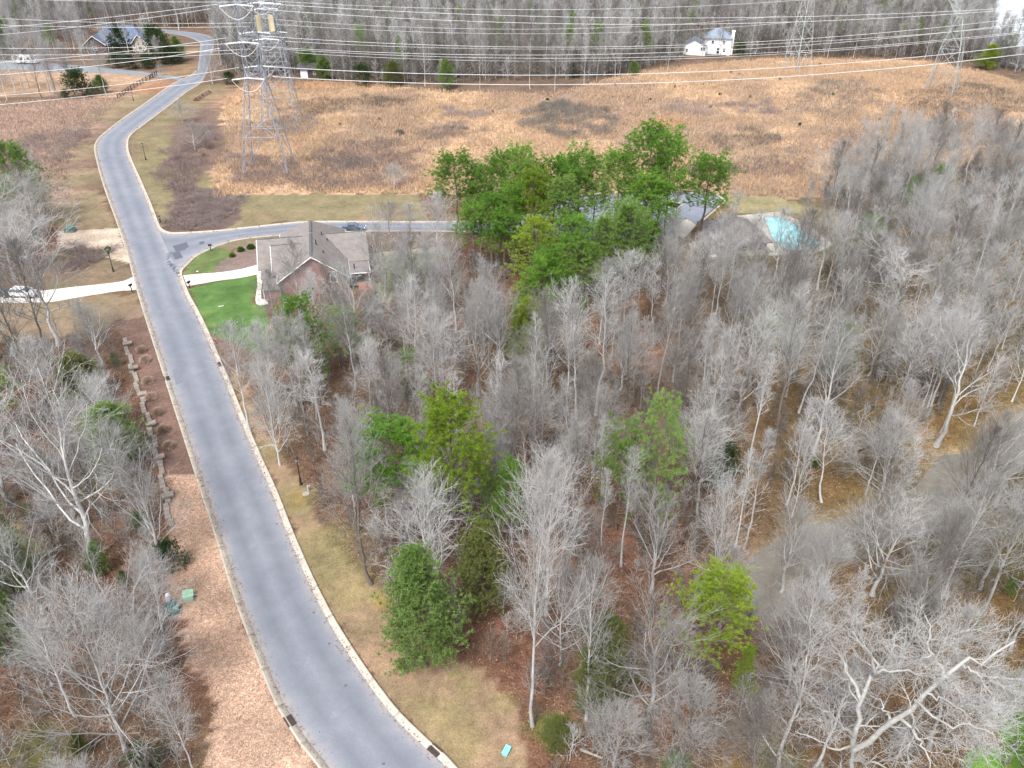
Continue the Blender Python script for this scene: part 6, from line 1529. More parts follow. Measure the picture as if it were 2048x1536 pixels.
# ------------------------------------------------------------------ the rest of the near woods, tree by tree
WOOD_R = gpoly([(560, 650), (610, 660), (700, 690), (760, 600), (800, 560), (900, 530), (1000, 545), (1290, 560), (1340, 520), (1420, 530), (1500, 522), (1640, 525), (1720, 500), (1640, 395), (1760, 350), (1960, 335), (2250, 320), (2450, 800), (2500, 1800), (1150, 1800), (1090, 1500), (1010, 1395), (900, 1310), (800, 1230), (720, 1120), (650, 1040), (600, 940), (530, 850), (478, 745)])
WOOD_L = gpoly([(-260, 700), (60, 690), (215, 665), (240, 720), (275, 830), (310, 940), (318, 1040), (322, 1140), (325, 1220), (352, 1320), (395, 1400), (400, 1800), (-500, 1900), (-400, 1100)])
WOOD_UL = gpoly([(-160, 330), (30, 330), (95, 400), (110, 460), (100, 495), (60, 560), (-40, 585), (-160, 585)])
LM = [(912, 850, 'lime centre pine'), (785, 920, 'dark round pine'), (850, 1210, 'broad lone cedar'), (1410, 1200, 'lime pine on the right'), (1237, 900, 'soft green pine'), (1330, 870, 'dark trunked pine'), (1440, 900, 'dark holly'), (615, 660, 'pine before the gable'),
 (1050, 640, 'yellow green conifer'), (1200, 1320, 'tall olive cedar'), (602, 940, 'nearest lamp post'), (1010, 1500, 'aqua lid'), (1590, 480, 'swimming pool'), (1480, 480, 'pool house'), (1380, 430, 'parking lot'), (1700, 830, 'small creek pond'), (1900, 950, 'pale creek bend'), (1600, 1080, 'brown creek end'),
 (1835, 400, 'two dark pines'), (1720, 460, 'poolside pine'), (1740, 1400, 'big white sycamore'), (1380, 700, 'fallen trunk'), (440, 640, 'green lawn'), (630, 560, 'brick gable'), (1290, 1300, 'star shaped tree'), (1065, 1300, 'tall pale trunk'), (1930, 680, 'leaning white sycamore'), (1200, 560, 'pine grove'), (1527, 640, 'small soft pine'), (957, 680, 'vase shaped tree'), (2010, 1450, 'bright green corner'),
 (25, 730, 'left lime pine'), (25, 1080, 'left edge cedar'), (235, 860, 'wallside evergreen'), (350, 1110, 'round holly'), (170, 730, 'olive evergreen'), (378, 1190, 'pale green box'), (300, 790, 'grass mound strip'), (190, 900, 'huge forked tree'), (220, 1320, 'feathery tree'), (285, 1520, 'bottom left bush'), (60, 330, 'slanting pine'), (141, 458, 'transformer box'), (50, 590, 'white crossover'), (220, 480, 'straw patch'),
 (54, 120, 'white camper'), (275, 175, 'black rail fence'), (245, 80, 'slate blue roof'), (205, 165, 'bright young pine'), (620, 150, 'brown shed'), (785, 145, 'twin olive cedars'), (893, 150, 'slim dark cedar'), (1240, 130, 'white fence'), (1415, 70, 'white house'), (1590, 80, 'slim tower'), (1880, 120, 'flat headed tower'), (530, 200, 'nearest tower'), (1325, 245, 'red clay scar'), (1140, 240, 'grey thicket'), (380, 75, 'far road bend'), (1968, 110, 'bright green tree')]
USED = set()
ADJ = {'tall': 'tall grey bare tree', 'slim': 'slim pale bare tree', 'spread': 'spreading bare tree', 'twiggy': 'dense twigged bare tree', 'far': 'narrow bare tree', 'holly': 'dark evergreen', 'cedar': 'green cedar', 'seed': 'dark cedar seedling'}
def auto_label(kind_, x, y, z, fallback):
    u, v = pix(x, y, z); c = sorted(LM, key=lambda q: (q[0] - u) ** 2 + (1.3 * (q[1] - v)) ** 2)[:6]
    for a in c[:4]:
        dx, dy = u - a[0], v - a[1]; d = math.hypot(dx, dy)
        w = ('just ' if d < 70 else '' if d < 190 else 'well ') + ('left of' if dx < -1.8 * abs(dy) else 'right of' if dx > 1.8 * abs(dy) else ('above' if dy < 0 else 'below') + ('' if abs(dx) < .5 * abs(dy) else ' and left of' if dx < 0 else ' and right of'))
        t = ADJ[kind_] + ' ' + w + ' the ' + a[2]
        if t not in USED and len(t.split()) <= 16: USED.add(t); return t
        for b in c:
            t2 = t + ', towards the ' + b[2]
            if b is not a and (b[0] - a[0]) * dx + (b[1] - a[1]) * dy > 0 and t2 not in USED and len(t2.split()) <= 16: USED.add(t2); return t2
    return fallback
def pix(x, y, z=0.0):
    zz = zc(y, z); return 1024 + x / zz * F, 768 - F * ((y * SP + (z - H) * CP) / zz)
def free(x, y, rmin): return all((x - a) ** 2 + (y - b) ** 2 > (rmin * .55 + c * (.42 if rmin > 3.2 else .12)) ** 2 for a, b, c in PLACED)
def fill(poly, n, kinds, hr, lab, group, rmin, tries=14000, name='bare_tree', cat='tree', extra=None):
    x0, y0 = poly.min(0); x1, y1 = poly.max(0); out = 0; rr = random.Random(len(lab) + n)
    pts = []
    for _ in range(tries):
        if out >= n: break
        x, y = rr.uniform(x0, x1), rr.uniform(y0, y1)
        if not bool(inpoly(np.array([x]), np.array([y]), poly)[0]): continue
        if extra and extra(x, y): continue
        if seg_dist(np.array([x]), np.array([y]), CREEK)[0] < 4.8: continue
        if any((x - a) ** 2 + (y - b) ** 2 < rmin ** 2 for a, b in pts) or not free(x, y, rmin): continue
        h0_ = sum(hr) / 2; ub, vb = pix(x, y, 0); ut, vt_ = pix(x, y, h0_)
        if max(ub, ut) < -70 or min(ub, ut) > 2120 or vt_ > 1560: continue
        k = rr.choice(kinds); i = rr.randrange(sum(1 for q in PROTO if q[0] == k)); h = rr.uniform(*hr)
        if k == 'twiggy': h *= .8
        pts.append((x, y)); z = float(terrain(x, y)); rz = rr.uniform(0, 6.28)
        plant((k, i), (x, y, z - .05), h, None, 'evergreen_bush' if name == 'evergreen_bush' else 'cedar_tree' if k == 'cedar' else 'holly_tree' if k == 'holly' else name, auto_label(k, x, y, z + h * .5, lab), cat, group, rz, (rr.gauss(0, .035), rr.gauss(0, .035))); out += 1
    PLACED.extend((a, b, 1.4) for a, b in pts)
    print('fill', lab[:40], out)
# keep a view to the pool, the parking lot and the creek
def hid(x, y):
    zz = zc(y, 9.0); u = 1024 + x / zz * F; v = 768 - F * ((y * SP + (9.0 - H) * CP) / zz)
    return (1540 < u < 1620 and 435 < v < 500) or (880 < u < 1310 and 380 < v < 535) or (985 < u < 1200 and 500 < v < 610) or (u < 560 and 600 < v < 700 and u > 360)
PLACED.extend((p[0], p[1], 2.6) for p in resample(catmull(wl_, 5), 1.5)); PLACED.append((*G(617, 982)[:2], 2.5))
fill(WOOD_R, 205, ['tall', 'tall', 'tall', 'slim', 'spread', 'twiggy', 'tall'], (11, 19), 'bare grey hardwood standing among the others in the wood right of the road', 'bare trees in the wood right of the road', 3.5, extra=hid)
fill(WOOD_L, 38, ['tall', 'spread', 'twiggy', 'slim', 'tall'], (8, 14.5), 'bare grey tree among the others in the wood left of the road', 'bare trees in the wood left of the road', 4.2)
fill(WOOD_UL, 16, ['tall', 'twiggy', 'spread'], (9, 14), 'bare soft grey tree packed in the thicket above the left driveway', 'bare trees above the left driveway', 3.8)
ADJ['olive'] = 'small olive evergreen'; ADJ['full'] = 'small bright evergreen'; ADJ['cedar'] = 'small green cedar'
fill(WOOD_L, 12, ['cedar', 'olive', 'full'], (2.2, 4.6), 'small evergreen bush under the bare trees left of the road', 'small evergreens left of the road', 3.0, name='evergreen_bush', cat='bush')
fill(WOOD_R, 24, ['cedar', 'olive', 'olive', 'full'], (2.0, 5.0), 'small evergreen bush under the bare trees right of the road', 'small evergreens right of the road', 3.0, name='evergreen_bush', cat='bush')
fill(WOOD_UL, 4, ['cedar', 'olive'], (2.0, 4.0), 'small evergreen bush in the thicket above the left driveway', 'small evergreens above the left driveway', 2.6, name='evergreen_bush', cat='bush')
ADJ['cedar'] = 'green cedar'
ROW = gpoly([(-120, 200), (-120, 165), (60, 165), (215, 178), (222, 200), (100, 206)])
fill(ROW, 24, ['tall', 'slim', 'tall'], (15, 22), 'bare tree in the row between the two brown fields at upper left', 'bare trees in the row at upper left', 2.1)
YARD = gpoly([(-120, 125), (-120, 98), (120, 98), (200, 108), (350, 118), (372, 132), (330, 140), (200, 128)])
fill(YARD, 16, ['tall', 'spread', 'holly', 'cedar'], (10, 17), 'tree standing in front of the slate blue roofed house and camper', 'trees around the slate blue roofed house', 4)

# ------------------------------------------------------------------ scattered masses through geometry nodes
def scatter(name, P, kinds, rot, scl, srcs, label=None, cat=None, kind='stuff'):
    me = bpy.data.meshes.new(name); me.vertices.add(len(P)); me.vertices.foreach_set('co', np.asarray(P, np.float32).ravel())
    for nm, tp, dat in (('kd', 'INT', np.asarray(kinds, np.int32)), ('rt', 'FLOAT', np.asarray(rot, np.float32)), ('sc', 'FLOAT', np.asarray(scl, np.float32))):
        a = me.attributes.new(nm, tp, 'POINT'); a.data.foreach_set('value', dat)
    o = obj(name, me); o['kind'] = kind
    ng = bpy.data.node_groups.new(name + '_nodes', 'GeometryNodeTree'); ng.interface.new_socket('Geometry', in_out='INPUT', socket_type='NodeSocketGeometry'); ng.interface.new_socket('Geometry', in_out='OUTPUT', socket_type='NodeSocketGeometry')
    N_, L_ = ng.nodes, ng.links; gi = N_.new('NodeGroupInput'); go = N_.new('NodeGroupOutput'); jn = N_.new('GeometryNodeJoinGeometry')
    def attr(nm, tp): a = N_.new('GeometryNodeInputNamedAttribute'); a.data_type = tp; a.inputs['Name'].default_value = nm; return a
    ak, ar, as_ = attr('kd', 'INT'), attr('rt', 'FLOAT'), attr('sc', 'FLOAT')
    cx = N_.new('ShaderNodeCombineXYZ'); L_.new(ar.outputs['Attribute'], cx.inputs['Z'])
    for k, src in enumerate(srcs):
        j = N_.new('GeometryNodeJoinGeometry')
        for s in src:
            oi = N_.new('GeometryNodeObjectInfo'); oi.transform_space = 'ORIGINAL'; oi.inputs['Object'].default_value = s; L_.new(oi.outputs['Geometry'], j.inputs[0])
        cmp = N_.new('FunctionNodeCompare'); cmp.data_type = 'INT'; cmp.operation = 'EQUAL'; L_.new(ak.outputs['Attribute'], cmp.inputs[2]); cmp.inputs[3].default_value = k
        ip = N_.new('GeometryNodeInstanceOnPoints'); L_.new(gi.outputs[0], ip.inputs['Points']); L_.new(cmp.outputs[0], ip.inputs['Selection']); L_.new(j.outputs[0], ip.inputs['Instance'])
        L_.new(cx.outputs[0], ip.inputs['Rotation']); L_.new(as_.outputs['Attribute'], ip.inputs['Scale']); L_.new(ip.outputs[0], jn.inputs[0])
    L_.new(jn.outputs[0], go.inputs[0]); md = o.modifiers.new('scatter', 'NODES'); md.node_group = ng
    return o
def src_of(key):
    """first placed tree that uses this pair of meshes"""
    pr = PROTO[key]
    for o in bpy.data.objects:
        if o.data == pr['trunk']:
            c = [q for q in o.parent.children if q.data == pr['crown']]
            return [o, c[0]]
# two or three individuals of each far kind, planted at the near edge of the far wood
EDGE = [(700, 166, 'far'), (850, 172, 'far'), (960, 178, 'far'), (1050, 180, 'far'), (1110, 180, 'far'), (1193, 163, 'slim'), (1335, 143, 'slim'), (1168, 170, 'slim'), (1060, 178, 'slim'), (760, 166, 'far'), (1230, 155, 'far'), (1655, 118, 'slim'), (1706, 116, 'slim'), (1790, 118, 'far'), (1500, 112, 'far'), (1440, 125, 'far'), (560, 150, 'far'), (590, 145, 'far'), (1610, 112, 'far'), (1850, 116, 'far')]
for i, (u, v, k) in enumerate(EDGE):
    g = G(u, v); plant((k, i % 3), tuple(g), random.uniform(15, 21), None, 'bare_tree', auto_label(k, g[0], g[1], 8, 'bare tree at the front edge of the far wood behind the meadow'), 'tree', 'front edge trees of the far wood')
def pix(x, y, z=0.0):
    zz = zc(y, z); return 1024 + x / zz * F, 768 - F * ((y * SP + (z - H) * CP) / zz)
FARW = [(395, 40), (432, 60), (440, 130), (470, 150), (560, 155), (640, 160), (760, 166), (900, 178), (1110, 181), (1200, 157), (1320, 128), (1400, 118), (1540, 109), (1700, 113), (1850, 115), (1950, 128), (2060, 150), (2400, 200)]
fu = np.array([p[0] for p in FARW]); fv = np.array([p[1] for p in FARW])
rs = np.random.default_rng(5)
xs = rs.uniform(-320, 360, 34000); ys = rs.uniform(290, 640, 34000)
uu, vv = pix(xs, ys, terrain(xs, ys)); edge = np.interp(uu, fu, fv)
left = uu < 400
ok = (vv < edge) & ~left
okL = left & (vv < np.interp(uu, [-300, 180, 300, 400], [88, 60, 62, 60])) 
okL |= left & (uu < 175) & (vv < 112) & (rs.random(len(xs)) < .5)
ok = (ok | okL) & (uu > -250) & (uu < 2330)
gW = W(1414, 80, 4.6); ok &= ~((np.abs(xs - gW[0]) < 12.5) & (ys > gW[1] - 45) & (ys < gW[1] + 14))
gB = W(245, 95); ok &= ~((np.abs(xs - gB[0]) < 19) & (ys > gB[1] - 5) & (ys < gB[1] + 18))
gS = W(616, 155); ok &= ~((np.abs(xs - gS[0]) < 9) & (ys > gS[1] - 12) & (ys < gS[1] + 8))
pr_ = seg_dist(xs, ys, le[::20]); ok &= pr_ > 8
ok &= ~inpoly(xs, ys, lake)
ok &= ~((np.abs(xs - gW[0]) < 12.5) & (ys < gW[1] - 4) & (rs.random(len(xs)) < .35))
xs, ys = xs[ok], ys[ok]
# thin to a natural spacing with a grid
cell = {}; keep = []
for i in range(len(xs)):
    c = (int(xs[i] / 3.7), int(ys[i] / 3.9))
    if c not in cell: cell[c] = 1; keep.append(i)
xs, ys = xs[keep], ys[keep]; n = len(xs); print('far wood', n)
kd = rs.choice(5, n, p=[.34, .28, .26, .07, .05])
scatter('distant_wood', np.stack([xs, ys, terrain(xs, ys)], 1), kd, rs.uniform(0, 6.28, n), rs.uniform(.5, 1.05, n) * np.where(kd == 4, .9, 1), [src_of(('far', 0)), src_of(('far', 1)), src_of(('far', 2)), src_of(('slim', 1)), src_of(('soft', 0))])

# smaller background trees between the individuals of the right wood
bt = pts_in0(WOOD_R, 150, 77) if False else None
# understory of the near woods: saplings and brush
def pts_in(polys, n, seed, dmin=7.0):
    r = np.random.default_rng(seed); out = []
    for P, m in zip(polys, n):
        x0, y0 = P.min(0); x1, y1 = P.max(0); x = r.uniform(x0, x1, m * 6); y = r.uniform(y0, y1, m * 6); k = inpoly(x, y, P) & (seg_dist(x, y, CREEK) > dmin)
        out.append(np.stack([x[k], y[k]], 1)[:m])
    return np.concatenate(out)
def clearpt(x, y, d): return min((x - a) ** 2 + (y - b) ** 2 for a, b, c in PLACED) > d * d
bp = pts_in([WOOD_R], [900], 78, 4.0); bp = np.array([q for q in bp if q[1] > 62 and clearpt(q[0], q[1], 1.9) and not hid(q[0], q[1])])[:170]; rb = np.random.default_rng(4); n = len(bp)
scatter('background_trees', np.column_stack([bp, terrain(bp[:, 0], bp[:, 1])]), rb.choice(3, n), rb.uniform(0, 6.28, n), rb.uniform(.45, .85, n), [src_of(('far', 0)), src_of(('slim', 1)), src_of(('far', 2))])
s0 = {}
for i, (u, v, lb) in enumerate([(590, 850, 'thin sapling at the wood edge between lawn and lamp post'), (1010, 1330, 'thin sapling behind the near grass verge'), (300, 1010, 'thin sapling by the lower end of the stone wall')]):
    g = G(u, v); r = plant(('sapling', i), tuple(g), 4.6, None, 'sapling', lb, 'sapling'); s0[i] = [c for c in r.children]
up_ = pts_in([WOOD_R, WOOD_L, WOOD_UL], [2400, 600, 200], 9); n = len(up_)
scatter('undergrowth', np.column_stack([up_, terrain(up_[:, 0], up_[:, 1])]), rs.choice(3, n), rs.uniform(0, 6.28, n), rs.uniform(.35, .95, n), [s0[0], s0[1], s0[2]])

xf = rs.uniform(-300, 340, 30000); yf = rs.uniform(285, 420, 30000); uf, vf = pix(xf, yf, terrain(xf, yf))
kf = (vf < np.interp(uf, fu, fv) + 3) & (vf > np.interp(uf, fu, fv) - 42) & (uf > 430) & (uf < 2150) & ~inpoly(xf, yf, lake) & ~((np.abs(xf - gS[0]) < 8) & (yf < gS[1] + 8)) & ~((np.abs(xf - gW[0]) < 13) & (yf > gW[1] - 30) & (yf < gW[1] + 12)); xf, yf = xf[kf][:3200], yf[kf][:3200]; n = len(xf); print('far brush', n)
scatter('far_undergrowth', np.column_stack([xf, yf, terrain(xf, yf)]), rs.choice(3, n), rs.uniform(0, 6.28, n), rs.uniform(.5, 1.5, n), [s0[0], s0[1], s0[2]])
RP = np.vstack([pa, pb[::-1]]); SIDE_LOW = catmull(gp(SL), 6); SRP = np.vstack([su, SIDE_LOW[::-1]])
def off_road(x, y):
    return ~inpoly(x, y, RP[::3]) & ~inpoly(x, y, SRP) & (seg_dist(x, y, le[::6]) > 1.9) & (seg_dist(x, y, re_all[::6]) > 1.9) & (seg_dist(x, y, su[::3]) > 1.9) & (seg_dist(x, y, SIDE_LOW[::3]) > 1.9)
# bramble patches of the meadow and beds: masses of arching stems
def bramble(name, poly, n, h, label, mat='bramble', seed=1, L=1.6):
    g = np.random.default_rng(seed); P = poly; x0, y0 = P.min(0) - 4; x1, y1 = P.max(0) + 4; xx = g.uniform(x0, x1, n * 5); yy = g.uniform(y0, y1, n * 5); k = inpoly(xx + vnoise(xx, yy, 4, 5) * 4.5 + vnoise(xx, yy, 1.5, 8) * 1.5, yy + vnoise(xx, yy, 4, 6) * 4.5 + vnoise(xx, yy, 1.5, 9) * 1.5, P) & (vnoise(xx, yy, 3.5, 10 + seed) + g.normal(0, .35, len(xx)) > -.35) & off_road(xx, yy); xx, yy = xx[k][:n], yy[k][:n]; n = len(xx)
    z = terrain(xx, yy); hh = h * (.6 + .5 * (.5 + .5 * vnoise(xx, yy, 4, 7))) * g.uniform(.6, 1.2, n); a = g.uniform(0, 6.28, n); L_ = L * g.uniform(.5, 1.2, n)
    Q = np.stack([np.stack([xx, yy, z], 1), np.stack([xx + np.cos(a) * L_ * .3, yy + np.sin(a) * L_ * .3, z + hh * .8], 1), np.stack([xx + np.cos(a) * L_ * .7, yy + np.sin(a) * L_ * .7, z + hh], 1), np.stack([xx + np.cos(a) * L_, yy + np.sin(a) * L_, z + hh * .75], 1)], 1)
    R = np.tile(np.array([.03, .026, .02, .012]), (n, 1)); V, q = tubes(Q, R, 3)
    P3, R3 = grow(Q, R, 4, (.3, 1), (60, 40), lambda t, p: .55 + 0 * t, 2, .1, .05, .7, g, .012); V3, q3 = tubes(P3, R3, 3)
    me = np_mesh(name, np.concatenate([V, V3]), [np.concatenate([q, q3 + len(V)])], M[mat]); o = obj(name, me); o['kind'] = 'stuff'; tag(o, label, 'brambles'); return o
bramble('bramble_patch', gpoly([(332, 420), (372, 380), (440, 385), (475, 402), (478, 442), (425, 460), (350, 462), (325, 452)]), 2300, .8, 'dark brown bramble mass on the corner bank above the junction', seed=2)
bramble('bramble_patch', gpoly([(345, 385), (330, 345), (350, 290), (400, 250), (430, 270), (405, 340), (392, 380)]), 1500, 1.5, 'grey brown brush thicket inside the upper road bend', seed=3)
bramble('bramble_patch', gpoly([(585, 385), (600, 340), (640, 300), (780, 285), (850, 320), (840, 380)]), 3000, 1.2, 'brown bramble field between the towers and the grove', seed=4)
bramble('bramble_patch', gpoly([(1040, 245), (1080, 212), (1180, 208), (1240, 240), (1200, 275), (1110, 278)]), 2600, 1.5, 'grey thicket in the meadow behind the grove', 'brush', seed=5)
bramble('bramble_patch', gpoly([(445, 370), (460, 320), (520, 310), (590, 330), (580, 382)]), 1300, 1.1, 'grey brush around the feet of the nearest tower', seed=6)
bramble('bramble_patch', gpoly([(520, 262), (540, 235), (600, 232), (640, 252), (590, 272)]), 700, 1.3, 'dark brush around the feet of the second tower', seed=7)
bramble('bramble_patch', gpoly([(130, 498), (205, 498), (210, 530), (150, 540)]), 500, 1.2, 'thicket of dark stems beside the lamp post wrapped in greenery', seed=8)
bramble('bramble_patch', gpoly([(-60, 290), (120, 268), (200, 228), (150, 300), (120, 330), (-60, 330)]), 1800, 1.3, 'brown brush on the left below the row of trees', seed=9)
bramble('bramble_patch', gpoly([(1580, 210), (1640, 165), (1720, 165), (1760, 200), (1690, 235)]), 1200, 1.2, 'grey brush left of the flat headed tower', 'brush', seed=10)
for i_, (u, v, rx, ry) in enumerate([(640, 215, 70, 16), (900, 265, 60, 12), (760, 205, 60, 10), (1380, 215, 60, 16), (1480, 280, 70, 20), (1560, 330, 80, 22), (1420, 345, 60, 16), (930, 225, 50, 9), (700, 325, 60, 16), (1660, 290, 90, 26), (1820, 290, 110, 26), (1950, 260, 80, 20), (1110, 215, 50, 9), (1500, 215, 50, 12)]):
    bramble('bramble_patch', gpoly([(u + rx * math.cos(a), v + ry * math.sin(a)) for a in np.arange(0, 6.2, .5)]), 620, .9, 'low grey brown brush patch in the dry meadow', 'bramble' if i_ % 2 else 'brush', seed=30 + i_, L=1.2)
bramble('bramble_patch', gpoly([(1800, 215), (1830, 180), (1960, 170), (2060, 190), (2060, 230), (1900, 240)]), 1500, 1.1, 'grey brush around the flat headed tower feet', 'brush', seed=12)

# tall dry grass over the meadow
g = np.random.default_rng(21); MP = ZONES[0][2]; x0, y0 = MP.min(0); x1, y1 = MP.max(0); n = 90000
xx = g.uniform(x0, x1, n); yy = y0 + (y1 - y0) * g.uniform(0, 1, n) ** 1.25; k = inpoly(xx, yy, MP) & (vnoise(xx, yy, 6, 33) + .5 * g.normal(0, 1, n) < .55); xx, yy = xx[k], yy[k]; C = np.stack([xx, yy, terrain(xx, yy)], 1)
V, t = blades(C, np.tile(np.array([[0, 0, 1.0]]), (len(C), 1)), 3, 1.15, .16, g, .22)
go_ = obj('dry_grass', np_mesh('dry_grass', V, [t], M['drygrass'])); go_['kind'] = 'stuff'
LP = ZONES[1][2]; x0, y0 = LP.min(0); x1, y1 = LP.max(0); n = 14000; xx = g.uniform(x0, x1, n); yy = g.uniform(y0, y1, n); k = inpoly(xx, yy, LP); C = np.stack([xx[k], yy[k], terrain(xx[k], yy[k])], 1)
V, t = blades(C, np.tile(np.array([[0, 0, 1.0]]), (len(C), 1)), 3, 1.0, .15, g, .3)
go2 = obj('dry_grass', np_mesh('dry_grass', V, [t], M['ornam'])); go2['kind'] = 'stuff'

# low leaves and litter on the woodland floor
def litter(name, polys, counts, mat, L, w, seed, spread=.9, filt=None):
    P = pts_in(polys, counts, seed, 4.5); gg = np.random.default_rng(seed)
    if filt is not None: P = P[filt(P[:, 0], P[:, 1])]
    C = np.column_stack([P, terrain(P[:, 0], P[:, 1]) + .02]); V, t = blades(C, np.tile(np.array([[0, 0, .35]]), (len(C), 1)), 2, L, w, gg, spread)
    o = obj(name, np_mesh(name, V, [t], M[mat])); o['kind'] = 'stuff'
M['leaf'] = veg('fallen_leaves', [(0, (.11, .05, .032)), (.5, (.22, .125, .085)), (1, (.38, .26, .18))], .9, 0)
M['strawb'] = veg('loose_straw', [(0, (.18, .10, .065)), (.5, (.36, .24, .17)), (1, (.56, .43, .33))], .9, 0)
litter('fallen_leaves', [WOOD_R, WOOD_L, ZONES[18][2]], [60000, 16000, 5000], 'leaf', .22, .17, 31)
litter('loose_straw', [ZONES[13][2]], [22000], 'strawb', .20, .05, 32, 1.6)
litter('ground_moss', [WOOD_R, WOOD_L], [16000, 6000], 'mossy', .22, .12, 33, .8, filt=lambda x, y: vnoise(x, y, 7, 61) > .45)

# ------------------------------------------------------------------ small plants with a shape of their own
def mound(name, px, rad, hgt, mat, label, cat, group=None, nb=420, L=.5, w=.05, spread=.6):
    g_ = G(*px); gg = np.random.default_rng(int(px[0] * 7 + px[1])); n = nb
    d = gg.normal(0, 1, (n, 3)); d[:, 2] = np.abs(d[:, 2]) * .9 + .15; d /= np.linalg.norm(d, axis=1, keepdims=True); C = d * np.array([rad, rad, hgt]) * gg.uniform(.45, .85, (n, 1))
    V, t = blades(C, d, 5, L, w, gg, spread); r = obj(name, np_mesh(name, V, [t], M[mat]), None, g_); tag(r, label, cat, group); return r
OG = [(283, 703, 'first ornamental grass mound from the top of the stone wall strip'), (291, 722, 'thin ornamental grass mound second from the top of the strip'), (296, 765, 'pale round grass mound beside the left storm drain'), (303, 797, 'widest grass mound in the mulch strip'), (316, 827, 'loose reddish grass mound in the mulch strip'), (327, 862, 'grass mound near the bend of the stone wall'), (338, 895, 'lowest grass mound, half hidden by pale twigs')]
for u, v, lb in OG: mound('ornamental_grass', (u, v), .75, .8, 'ornam', lb, 'ornamental grass', 'cut back ornamental grasses in the mulch strip')
for i, (u, v) in enumerate([(393, 199), (399, 195), (405, 191), (411, 187), (417, 184)]): mound('ornamental_grass', (u, v + 2), 1.0, 1.1, 'ornam', 'one of the pale grass mounds in a line by the upper road bend', 'ornamental grass', 'line of pale grass mounds by the upper road', L=.6)
for i, (u, v) in enumerate([(402, 297), (405, 303), (408, 310)]): mound('ornamental_grass', (u, v + 2), .9, 1.0, 'ornam', 'one of three stacked pale grass mounds left of the nearest tower', 'ornamental grass', 'three pale grass mounds left of the nearest tower', L=.6)
mound('ornamental_grass', (381, 402), 1.1, 1.0, 'ornam', 'pale grass mound at the top of the bramble bank', 'ornamental grass', L=.6)
for u, v, s, lb in [(465, 513, .62, 'round green shrub nearest the corner lawn'), (482, 502, .75, 'round green shrub in the middle of the three in the house bed'), (502, 497, .85, 'largest round green shrub of the three, left of the house roof'), (545, 482, .5, 'small yellow green shrub behind the garage roof'), (566, 480, .45, 'faint small shrub behind the garage roof, right of another')]:
    mound('round_shrub', (u, v), s, s * 1.25, 'boxwood', lb, 'shrub', 'round shrubs by the brick house', 500, .25, .12, .9)
for u, v, s, lb in [(800, 268, 1.7, 'dark low shrub alone in the middle of the meadow'), (905, 256, .6, 'tiny dark cedar seedling in the meadow'), (1640, 130, .9, 'small dark cedar seedling right of the slim tower'), (1148, 268, .9, 'dark green seedling in front of the grey thicket')]:
    mound('meadow_shrub', (u, v), s, s * .8, 'holly' if s < 1.5 else 'brush', lb, 'shrub', None, 320, .35, .09, .9)
for i, (u, v) in enumerate([(1230, 170), (1300, 200), (1440, 190), (1462, 146), (1478, 150), (1500, 195), (1665, 190), (1700, 155), (1723, 157), (1880, 160), (1960, 190), (1350, 175), (1095, 200), (985, 225), (760, 240), (680, 250), (1560, 160), (1420, 215), (1600, 250), (1760, 240)]):
    g = G(u, v); mound('cedar_seedling', (u, v), .45, .7, 'holly', auto_label('seed', g[0], g[1], 0, 'small dark cedar seedling dotted in the dry meadow'), 'shrub', 'dark seedlings dotted over the dry meadow', 120, .3, .08, .9)

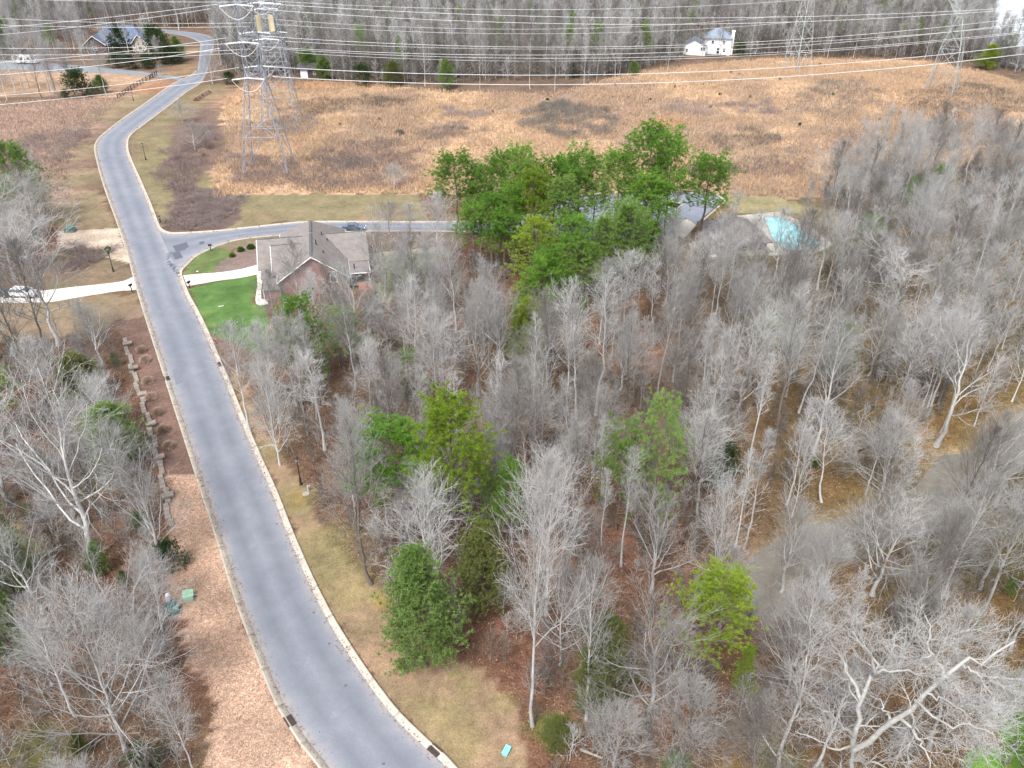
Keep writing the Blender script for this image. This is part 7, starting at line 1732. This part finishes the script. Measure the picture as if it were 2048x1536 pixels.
# fallen trunks in the wood
def log(a, b, r, label, mat='bark'):
    A, B = G(*a), G(*b); A[2] += r * .8; B[2] += r * .8; o = A.copy(); m = MB(); d = B - A; t_ = MB()
    e = empty('fallen_log', tuple(o)); tag(e, label, 'log'); m.bar((0, 0, 0), tuple(d), r, r * .6, n=9); m.build('trunk', M[mat], e, smooth=True)
    rr = random.Random(int(a[0]))
    for k in range(4):
        s = d * rr.uniform(.4, .95); q = s + np.array([rr.uniform(-1, 1), rr.uniform(-1, 1), rr.uniform(.2, .9)]); w = MB(); w.bar(tuple(s), tuple(q), r * .28, r * .1, n=5); w.build('branch', M[mat], e)
log((1358, 748), (1412, 655), .34, 'long pale fallen trunk lying on brown litter centre right', 'bark_dead')
log((1395, 668), (1425, 668), .22, 'short dark log beside the long fallen trunk', 'bark_dark'); log((1330, 722), (1410, 706), .2, 'dark log lying level under the long fallen trunk', 'bark_dark')
log((1160, 1500), (1205, 1518), .13, 'slim pale log at the bottom of the wood', 'bark_dead'); log((1700, 835), (1745, 812), .2, 'dark log across the bank of the small creek pond', 'bark_dark')
log((1730, 1095), (1752, 1085), .12, 'short white log on the leaves by the creek bend', 'bark_dead'); log((1600, 800), (1690, 842), .16, 'dark thin log above the creek pond', 'bark_dark')

# pale low wall behind the brick house
for a, b, lb in (((734, 514), (872, 500), 'long low pale retaining wall on the lawn right of the brick house'), ((838, 508), (872, 505), 'short pale wall piece beside the long retaining wall')):
    A, B = G(*a), G(*b); e = empty('retaining_wall', tuple(A)); tag(e, lb, 'wall'); d = B - A; n_ = max(2, int(np.hypot(d[0], d[1]) / 1.6)); an = math.atan2(d[1], d[0])
    for k in range(n_):
        c = d * (k + .5) / n_; m = MB(); m.box((c[0], c[1], .25), (np.hypot(d[0], d[1]) / n_ - .04, .3, .6), an); m.build('block', M['concrete'], e)

# leaves gathered along the kerbs and stray ones on the road
gg = np.random.default_rng(91)
for K, sd in ((KL, 1), (KR, -1), (KU, -1)):
    P, N = K; i = gg.integers(0, len(P), int(len(P) * 7)); off = np.abs(gg.normal(0, .35, len(i))) * -1 + .25
    C = np.column_stack([P[i] + N[i] * off[:, None] + gg.normal(0, .2, (len(i), 2)), np.full(len(i), .06)])
    V, t = blades(C, np.tile(np.array([[0, 0, .25]]), (len(C), 1)), 1, .16, .13, gg, 1.0); o = obj('kerb_leaves', np_mesh('kerb_leaves', V, [t], M['leaf'])); o['kind'] = 'stuff'
